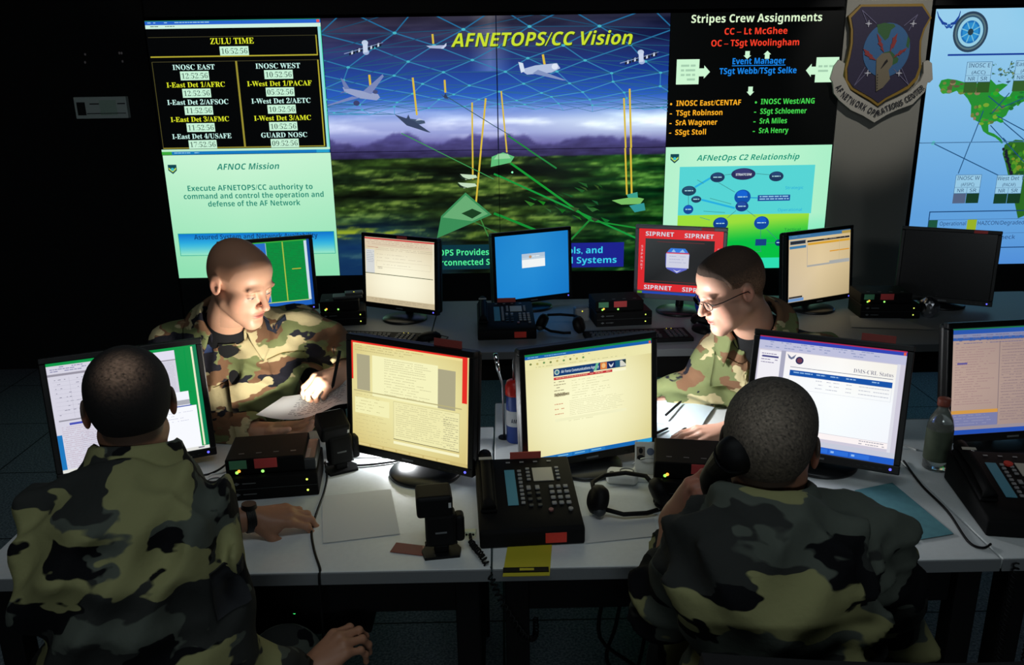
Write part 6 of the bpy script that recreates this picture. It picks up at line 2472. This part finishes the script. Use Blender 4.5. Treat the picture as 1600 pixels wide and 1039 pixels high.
def hair_field(Fd, c, R, thick, line, crown=None, k=1.0, seed=0):
    c = np.asarray(c, float)
    sl, X, Y, Z = Fd.blk(c-0.17, c+0.17)
    x, y, z = [(R[0][i]*(X-c[0])+R[1][i]*(Y-c[1])+R[2][i]*(Z-c[2]))/k for i in range(3)]
    E, sm = Field.elld, Field.smin
    D = E(x, y-.018, z-.045, (.0765, .094, .080))
    D = sm(D, E(x, y+.038, z-.050, (.064, .054, .058)), .03)
    D = sm(D, E(x, y-.045, z-.005, (.062, .055, .06)), .03)
    D = sm(D, E(x, y+.040, z+.028, (.060, .054, .070)), .03)
    zl = np.interp(y, line[0], line[1])
    t = thick*np.clip((z-zl)/.018, -1, 1)
    if crown is not None:
        cx, cy, cz, rr, amt = crown
        t = t-amt*np.exp(-(((x-cx)**2+(y-cy)**2+(z-cz)**2)/rr**2))
    nz = np.sin(x*900+seed)*np.sin(y*870+1)*np.sin(z*910+2)*.0006
    Fd.put(sl, (D-t+nz)*k, 0.0)


HL_MAN = ([-.12, -.085, -.065, -.045, -.03, 0, .02, .034, .055, .08, .12], [.088, .088, .082, .066, .030, .026, .022, -.012, -.046, -.058, -.062])


def line_fn(line, soft=.012):
    return lambda x, y, z: np.clip((z-np.interp(y, line[0], line[1]))/soft+.3, 0, 1)


def person(label, base, head, J, hands, mats, hair=None, shirt=True, fat=1.0, belly=0.0, seed=1, skin=None, open_v=True, jaw=1.0, brow=(80, 56, 40), stub=None, collar_kw=None, group=None, nose=1.0, amp=0.015, cuff=(.86, .86), girth=.016, sl=1.0, hk=1.0):
    hc, hf, hroll = head
    R = frame_of(hf, (0, 0, 1), hroll)
    hc = np.asarray(hc, float)
    J = {k_: np.asarray(v, float) for k_, v in J.items()}
    allp = np.array(list(J.values())+[hc]+[h['w'] for h in hands.values()])
    lo, hi = allp.min(0)-.24, allp.max(0)+.24
    lo[2] = max(lo[2], .0)
    fine = [(hc-.145, hc+.145, .0026)]
    for h in hands.values():
        m_ = np.asarray(h['w'])+nrm(h['d'])*.08
        fine.append((m_-.115, m_+.115, .0034))
    # body: head, neck, trunk, arms, hands, legs in one surface
    F = Field(lo, hi, .011, fine)
    torso_field(F, J['pel'], J['chest'], J['neck'], J['shl'], J['shr'], girth-.052, .05, belly*.5)
    nb = J['neck']
    up_h = hc-R[:, 2]*.05+R[:, 1]*.030
    F.chain([nb-nrm(up_h-nb)*.05, nb+(up_h-nb)*.5, up_h], [.062*fat, .054*fat, .052*fat], .022)
    head_field(F, hc, R, jaw, fat, hk, nose=nose)
    for sd in 'lr':
        F.chain([J['sh'+sd], J['el'+sd], J['wr'+sd]], [.040, .036, .0285], .03)
    seat_legs(F, J['hipl'], J['hipr'], J['knl'], J['knr'], J['anl'], J['anr'], -.02)
    for sd, h in hands.items():
        hand(F, J['wr'+sd], h['d'], h['n'], 1 if sd == 'l' else -1, h.get('curl', (.4, .5, .4)), h.get('spread', .05), h.get('s', 1.0), h.get('thumb', .5), curls=h.get('curls'))
    V, Q = F.biggest(*F.mesh())
    sc = skin if skin is not None else SKIN
    cols = skin_cols(V, sc, hc, R, (hair or {}).get('scalp'), hk, brow, stub, hairline=line_fn((hair or {}).get('line', HL_MAN)))
    body = mesh_obj('person', V, Q, attr_mat('skin', False, 0.48, sub=0.06, bump=0.08, bscale=420), base, None, cols)
    tag(body, label, 'person', group)
    # jacket
    al = np.array([J[k_] for k_ in ('pel', 'chest', 'neck', 'shl', 'shr', 'ell', 'elr', 'wrl', 'wrr')])
    G = Field(al.min(0)-.22, al.max(0)+.20, .0085)
    Rt = torso_field(G, J['pel'], J['chest'], J['neck'], J['shl'], J['shr'], girth, .06, belly)
    for sd in 'lr':
        s_, e_, w_ = J['sh'+sd], J['el'+sd], J['wr'+sd]
        cf = cuff[0 if sd == 'l' else 1]
        we = e_+(w_-e_)*cf
        G.chain([s_, s_+(e_-s_)*.55, e_, e_+(w_-e_)*.5*cf, we], [.080*sl, .073*sl, .068*sl, .062*sl, .048], .035)
    X, Y, Z = G.ax[0][:, None, None], G.ax[1][None, :, None], G.ax[2][None, None, :]
    G.F += folds(X, Y, Z, seed, amp).astype(np.float32)*(np.abs(G.F) < .08)
    for sd in 'lr':
        e_, w_ = J['el'+sd], J['wr'+sd]
        cf = cuff[0 if sd == 'l' else 1]
        u_ = nrm(w_-e_)
        we = e_+(w_-e_)*cf
        G.cone(we-u_*.03, we+u_*.06, .037, .040, .006, True)
        G.cone(we+u_*.10, we+u_*.20, .085, .10, .004, True)
    ax = nrm(up_h-nb)
    G.cone(nb-ax*.01, nb+ax*.12, .062*fat, .085*fat, .012, True)
    fwd = -Rt[:, 1]
    if open_v:
        v0 = nb+fwd*.075-ax*.015
        G.cone(v0+fwd*.03, v0+fwd*.055-Rt[:, 2]*.10, .042, .010, .012, True)
    V, Q = G.biggest(*G.mesh())
    jk = mesh_obj('jacket', V, Q, mats, base, body, None, 2)
    if shirt:
        U = Field(al[1:5].min(0)-.15, al[1:5].max(0)+.15, .010)
        torso_field(U, J['pel'], J['chest'], J['neck'], J['shl']*.8+J['neck']*.2, J['shr']*.8+J['neck']*.2, -.004, .05, belly*.8)
        U.chain([nb-ax*.03, nb+ax*.028], [.068*fat, .064*fat], .02)
        V, Q = U.biggest(*U.mesh())
        V, Q = V, Q
        mesh_obj('undershirt', V, Q, mat('black_cotton', (14, 15, 18), 0.9, bump=.3, bscale=500), base, body, None, 1)
    # trousers and boots
    T = Field(np.minimum.reduce([J[k_] for k_ in ('pel', 'knl', 'knr', 'anl', 'anr')])-.2, np.maximum.reduce([J[k_] for k_ in ('pel', 'knl', 'knr', 'anl', 'anr')])+.2, .012)
    T.ell(J['pel']-np.array([0, 0, .02]), (.19, .16, .13), Rt, .04)
    seat_legs(T, J['hipl'], J['hipr'], J['knl'], J['knr'], J['anl'], J['anr'], .012)
    V, Q = T.biggest(*T.mesh())
    mesh_obj('trousers', V, Q, mats, base, body, None, 1)
    for sd in 'lr':
        a_ = J['an'+sd]
        kd = J['kn'+sd]-J['pel']
        kd[2] = 0
        kd = nrm(kd)
        B = Field(a_-np.array([.2, .2, .11]), a_+np.array([.2, .2, .2]), .009)
        B.chain([a_+np.array([0, 0, .10]), a_], [.062, .056], .02)
        B.chain([a_-kd*.03-np.array([0, 0, .05]), a_+kd*.09-np.array([0, 0, .058]), a_+kd*.15-np.array([0, 0, .062])], [.046, .046, .040], .03)
        V, Q = B.biggest(*B.mesh())
        V[:, 2] = np.maximum(V[:, 2], .003)
        mesh_obj('boot', V, Q, mat('black_leather', (12, 12, 12), .4), base, body, None, 1)
    if hair and hair.get('thick'):
        H = Field(hc-.15, hc+.15, .0034)
        hair_field(H, hc, R, hair['thick'], hair.get('line', HL_MAN), hair.get('crown'), hk, seed=seed)
        V, Q = H.biggest(*H.mesh())
        p_ = (V-hc)@R
        rs = np.random.RandomState(seed)
        w_ = np.full(len(V), hair.get('thin', 0.0))
        if 'spot' in hair:
            cx, cy, cz, rr, am = hair['spot']
            w_ = w_+am*np.exp(-(((p_[:, 0]-cx)**2+(p_[:, 1]-cy)**2+(p_[:, 2]-cz)**2)/rr**2))
        if 'fade' in hair:
            w_ = w_+hair['fade']*np.clip((.075-p_[:, 2])/.07, 0, 1)
        w_ = np.clip(w_*(1+rs.normal(size=len(V))*.35), 0, 1)[:, None]
        mesh_obj('hair', V, Q, attr_mat('clipped_hair', False, .85, bump=.9, bscale=800), base, body, lin(hair['col'])*(1-w_)+lin(hair['under'])*w_)
    kw = dict(h=.045, rx=.068*fat, ry=.074*fat, open_deg=30, lay=.05)
    kw.update(collar_kw or {})
    collar('collar', mats, body, base, nb+ax*kw.pop('rise', .045)+Rt[:, 1]*kw.pop('back', .006), nrm(ax*.6+Rt[:, 2]*.4), fwd, **kw)
    return dict(body=body, jacket=jk, R=R, hc=hc, Rt=Rt, J=J, base=np.asarray(base, float))


A = aty
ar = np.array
CAMO_DIM = [lin((84, 90, 82)), lin((50, 52, 50)), lin((15, 16, 19)), lin((146, 145, 100))]  # same woodland cloth, dimmed and greyed in colour for the low front light
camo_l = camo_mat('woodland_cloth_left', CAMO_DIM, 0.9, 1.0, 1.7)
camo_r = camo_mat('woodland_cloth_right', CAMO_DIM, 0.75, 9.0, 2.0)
CAMO_LIT = [lin((122, 130, 86)), lin((126, 94, 70)), lin((40, 40, 48)), lin((200, 186, 142))]  # same cloth with the brightness of the flash put into its colours
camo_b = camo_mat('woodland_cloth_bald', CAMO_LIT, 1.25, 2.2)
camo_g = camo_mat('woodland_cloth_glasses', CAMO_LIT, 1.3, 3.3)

# ---- seated man at the front left, back to us
hc = A(203, 636, 1.47)
neck = hc+ar([.012, -.040, -.150])
JL = dict(pel=(-.64, 1.13, .58), chest=A(205, 880, 1.27), neck=neck, shl=A(100, 806, 1.32), shr=A(304, 812, 1.38),
          ell=(-.86, 1.64, .80), wrl=atz(392, 810, .775), elr=A(344, 1050, 1.27), wrr=A(478, 1054, 1.42),
          hipl=(-.74, 1.15, .53), hipr=(-.53, 1.15, .53), knl=(-.83, 1.56, .54), knr=(-.48, 1.56, .54), anl=(-.84, 1.62, .11), anr=(-.46, 1.62, .11))
d_l = atz(480, 803, .765)-JL['wrl']
d_r = A(540, 1000, 1.48)-JL['wrr']
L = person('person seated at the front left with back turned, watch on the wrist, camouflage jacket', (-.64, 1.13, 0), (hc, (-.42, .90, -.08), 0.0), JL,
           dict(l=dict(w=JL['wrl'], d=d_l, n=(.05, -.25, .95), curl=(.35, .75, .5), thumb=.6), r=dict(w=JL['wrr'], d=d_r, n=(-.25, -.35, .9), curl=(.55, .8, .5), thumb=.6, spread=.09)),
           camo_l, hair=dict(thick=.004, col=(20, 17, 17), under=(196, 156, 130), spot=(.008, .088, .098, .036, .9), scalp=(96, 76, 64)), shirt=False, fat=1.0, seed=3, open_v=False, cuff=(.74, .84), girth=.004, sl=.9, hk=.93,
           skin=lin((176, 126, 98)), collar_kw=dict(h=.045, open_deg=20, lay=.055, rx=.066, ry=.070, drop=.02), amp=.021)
# watch on the left wrist
wd = nrm(JL['wrl']-ar(JL['ell']))
wc = ar(JL['wrl'])-wd*.004-L['base']
fr = frame_of(wd)
wt = MB()
ring = [wc+fr[:, 0]*(.0330*math.cos(a))+fr[:, 2]*(.0300*math.sin(a)) for a in np.linspace(0, 2*math.pi, 40, endpoint=False)]
for off in (-.008, -.004, 0, .004, .008):
    wt.tube([Vector(p+wd*off) for p in ring], .0032, 8, closed=True)
ws = wt.build('wrist_watch', mat('black_rubber', (12, 12, 13), .5), L['body'])
ws['label'] = 'black wrist watch'
Mw = Matrix.Translation(Vector(wc+fr[:, 2]*.033)) @ Matrix([list(fr[0])+[0], list(fr[1])+[0], list(fr[2])+[0], [0, 0, 0, 1]])
MB().cyl((0, 0, -.004), (0, 0, .007), .019, .017, 28, M=Mw).build('watch_case', MATS['black_rubber'], ws)
# shoulder patch and name strip
dk = mat('dark_patch', (34, 36, 40), .9)
decal('sleeve_patch', L['jacket'], L['base'], A(338, 905, 1.30), (.75, -.65, .1), (0, 0, 1), .075, .09, dk, L['body'])

# ---- seated man at the front right, back to us, on the telephone
hc = A(1203, 696, 1.40)
neck = hc+ar([-.010, -.045, -.145])
JR = dict(pel=(.50, 1.16, .58), chest=A(1212, 910, 1.24), neck=neck, shl=A(1108, 858, 1.31), shr=A(1352, 846, 1.34),
          ell=A(1038, 945, 1.43), wrl=A(1056, 806, 1.52), elr=A(1398, 1005, 1.36), wrr=(.70, 1.72, .785),
          hipl=(.40, 1.18, .53), hipr=(.61, 1.18, .53), knl=(.41, 1.55, .53), knr=(.66, 1.56, .54), anl=(.40, 1.62, .11), anr=(.67, 1.62, .11))
d_l = A(1112, 748, 1.46)-JR['wrl']
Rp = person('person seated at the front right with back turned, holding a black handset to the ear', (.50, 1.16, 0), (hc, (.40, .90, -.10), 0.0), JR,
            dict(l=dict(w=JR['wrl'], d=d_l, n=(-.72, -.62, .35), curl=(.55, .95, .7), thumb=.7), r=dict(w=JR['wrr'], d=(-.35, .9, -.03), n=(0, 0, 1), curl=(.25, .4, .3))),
            camo_r, hair=dict(thick=.005, col=(30, 27, 25), under=(170, 154, 136), spot=(.0, .10, .06, .06, .5), thin=.14, scalp=(80, 66, 56)), shirt=False, fat=1.06, seed=8, open_v=False, cuff=(.80, .86), girth=.006, sl=.92,  # spot, thin and under colour paint a lit sheen on the hair
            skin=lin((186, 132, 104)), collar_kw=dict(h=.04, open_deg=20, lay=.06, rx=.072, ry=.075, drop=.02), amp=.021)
t0, t1 = A(1143, 716, 1.34), A(1127, 770, 1.45)
cc = (t0+t1)/2
hn = MB()
hn.tube([Vector(p-cc) for p in (t0+(t0-cc)*.12, t0, t0*.75+t1*.25+ar([-.022, -.006, 0]), t0*.5+t1*.5+ar([-.028, -.008, 0]), t0*.25+t1*.75+ar([-.022, -.006, 0]), t1, t1+(t1-cc)*.12)],
        lambda s_: .033 if s_ < .2 or s_ > .8 else .023, 18)
th = thing('telephone_handset', 'black handset held to the ear of the right seated person', 'handset', cc)
hn.build('grip', m_pl, th)
for p, sg in ((t0, 1), (t1, -1)):
    o_ = nrm(hc-cc)
    MB().ell(Vector(p-cc+o_*.010), (.038, .034, .036)).build('ear_cap' if sg == 1 else 'mouth_cap', m_pl, th)

# ---- bald man behind the left monitors
hc = A(375, 440, 2.42)
neck = A(352, 520, 2.53)
JB = dict(pel=(-.86, 2.80, .58), chest=A(378, 615, 2.60), neck=neck, shr=A(276, 545, 2.54), shl=A(472, 516, 2.66),
          ell=A(534, 556, 2.58), wrl=A(537, 582, 2.38), elr=A(292, 668, 2.44), wrr=A(418, 674, 2.34),
          hipl=(-.76, 2.76, .53), hipr=(-.97, 2.76, .53), knl=(-.70, 2.34, .54), knr=(-1.0, 2.34, .54), anl=(-.70, 2.34, .11), anr=(-1.0, 2.34, .11))
B = person('person with shaved head in camouflage, looking down and writing on a held sheet', (-.86, 2.80, 0), (hc, (.80, -.50, -.36), 0.04), JB,
           dict(l=dict(w=JB['wrl'], d=(-.48, -.62, -.06), n=(.40, -.15, .88), curls=[(.7, .9, .3), (.8, 1.0, .5), (.9, 1.1, .6), (1., 1.1, .6)], thumb=.7, s=.98),
                r=dict(w=JB['wrr'], d=(.95, -.12, .12), n=(.1, .1, -.95), curl=(.25, .4, .3), thumb=.3)),
           camo_b, hair=dict(scalp=(186, 136, 108)), fat=1.03, seed=12, jaw=1.05, stub=(120, 96, 84), skin=lin((222, 170, 140)), collar_kw=dict(h=.045, open_deg=42, lay=.06), nose=1.03, brow=(120, 84, 60))

# ---- man with glasses behind the right monitors
hc = A(1142, 452, 2.45)
neck = A(1184, 524, 2.54)
JG = dict(pel=(1.00, 2.84, .58), chest=A(1196, 625, 2.62), neck=neck, shr=A(1120, 562, 2.66), shl=A(1282, 560, 2.46),
          elr=A(1098, 612, 2.60), wrr=A(1012, 618, 2.62), ell=A(1232, 672, 2.34), wrl=atz(1140, 672, .785),
          hipl=(1.08, 2.78, .53), hipr=(.92, 2.84, .53), knl=(1.00, 2.36, .54), knr=(.70, 2.44, .54), anl=(1.02, 2.36, .11), anr=(.70, 2.44, .11))
G = person('person with glasses and short brown hair reading pages on the desk', (1.0, 2.84, 0), (hc, (-.90, -.24, -.36), 0.0), JG,
           dict(l=dict(w=JG['wrl'], d=(-.95, -.16, -.08), n=(0.05, -.1, 1), curl=(.15, .3, .2), thumb=.4, spread=.03), r=dict(w=JG['wrr'], d=(-.95, -.25, -.05), n=(0, 0, 1), curl=(.3, .4, .3))),
           camo_g, hair=dict(thick=.0036, col=(66, 50, 40), under=(168, 126, 98), fade=.75, thin=.05, scalp=(160, 120, 98)), fat=1.10, seed=21, belly=.02, stub=None, skin=lin((226, 172, 146)), collar_kw=dict(h=.042, open_deg=40, lay=.055))
# glasses
Rg = G['R']
W = lambda x, y, z: Vector(G['hc']+Rg @ ar([x, y, z])-G['base'])
gl = MB()
for sx in (-1, 1):
    gl.tube([W(sx*(.033+.021*math.cos(a)), -.104+.008*abs(math.cos(a))*(math.cos(a)*1 > 0), -.001+.014*math.sin(a)) for a in np.linspace(0, 2*math.pi, 28, endpoint=False)], .0013, 6, closed=True)
    gl.tube([W(sx*.054, -.098, .004), W(sx*.072, -.07, .007), W(sx*.081, -.01, .010), W(sx*.083, .012, .008), W(sx*.082, .024, -.010)], .0016, 6)
gl.tube([W(-.013, -.108, .003), W(0, -.1115, .006), W(.013, -.108, .003)], .0013, 6)
go = gl.build('glasses', mat('dark_metal_frame', (30, 26, 26), .3, .6), G['body'])
go['label'] = 'thin dark framed glasses'
lm = mat('clear_lens', None, .03, trans=1.0, lincol=(.95, .96, .97))
for sx in (-1, 1):
    MB().add([W(sx*(.033+.0205*math.cos(a)), -.103, -.001+.0135*math.sin(a)) for a in np.linspace(0, 2*math.pi, 24, endpoint=False)], [list(range(24))]).build('lens', lm, go)

# chest pockets, tapes and rank marks of the two men facing us
tape = mat('dark_blue_tape', (40, 48, 66), .9)
for M_, pts in ((B, [('pocket_flap', (330, 605), .12, .055), ('pocket_flap', (455, 590), .12, .055), ('name_tape', (425, 535), .11, .024)]),
                (G, [('pocket_flap', (1135, 600), .11, .05)])):
    fwd_ = -M_['Rt'][:, 1]
    for nm, px, w_, h_ in pts:
        decal(nm, M_['jacket'], M_['base'], A(px[0], px[1], M_['J']['chest'][1]-.12), fwd_, M_['Rt'][:, 2], w_, h_, tape if nm == 'name_tape' else (camo_b if M_ is B else camo_g), M_['body'])
    # front placket
    decal('placket', M_['jacket'], M_['base'], M_['J']['chest']+fwd_*.12-M_['Rt'][:, 2]*.03, fwd_, M_['Rt'][:, 2], .035, .26, camo_b if M_ is B else camo_g, M_['body'], nv=14)
decal('rank_mark', B['jacket'], B['base'], A(324, 545, 2.45), nrm(CAM-A(324, 545, 2.5)), (0, 0, 1), .032, .026, mat('blue_rank_mark', (58, 76, 120), .8), B['body'], lift=.012)

# sheet in the hands of the bald man and the pen
C4 = [A(400, 648, 2.30), A(546, 630, 2.22), A(549, 592, 2.34), A(442, 620, 2.40)]
cc = sum(C4)/4
b = MB()


def sheet_fn(u, v, o=0.0):
    p = (C4[0]*(1-u)+C4[1]*u)*(1-v)+(C4[3]*(1-u)+C4[2]*u)*v
    sag = -.030*math.sin(math.pi*min(1, u*1.15))*(1-v*.7)
    return Vector(p-cc)+Vector((0, 0, sag+o))


b.grid(lambda u, v: sheet_fn(u, v, .0006), 20, 12)
b.grid(lambda u, v: sheet_fn(1-u, v, 0), 20, 12)
ph = thing('paper_sheet', 'printed sheet held up in the hands of the person with shaved head', 'paper', cc)
b.build('leaf', m_paper, ph)
pr = MB()
rg = random.Random(2)
for r_ in range(11):
    u = .30
    v = .12+r_*.07
    while u < .92:
        wd_ = rg.uniform(.02, .07)
        if rg.random() < .8:
            pr.add([sheet_fn(u, v, .0012), sheet_fn(u+wd_, v, .0012), sheet_fn(u+wd_, v+.022, .0012), sheet_fn(u, v+.022, .0012)], [[0, 1, 2, 3]])
        u += wd_+.018
pr.build('print', mat('grey_print', (120, 122, 126), .8), ph)
pa, pb = A(531, 548, 2.235), A(519, 607, 2.215)
cc = (pa+pb)/2
o = MB().tube([Vector(pa-cc), Vector((pb-cc)*.85), Vector(pb-cc)], lambda s_: .0045 if s_ < .95 else .001, 10).build('pen', m_pl, None, cc)
tag(o, 'black pen held in the fingers of the person with shaved head', 'pen')

# chairs of the four
CG = 'black office chairs'
chair('black office chair under the left person with a watch', (-.555, 1.10, 0), rad(180), CG, .50, .36)
chair('black office chair with its back edge low behind the right person on the telephone', (.54, 1.21, 0), rad(176), CG, .50, .64, .56)
chair('black office chair behind the person with shaved head', (-.88, 2.86, 0), rad(10), CG, .55, .4)
chair('black office chair with rounded back right of the person with glasses', (1.16, 2.80, 0), rad(30), CG, .50, .44, .50)
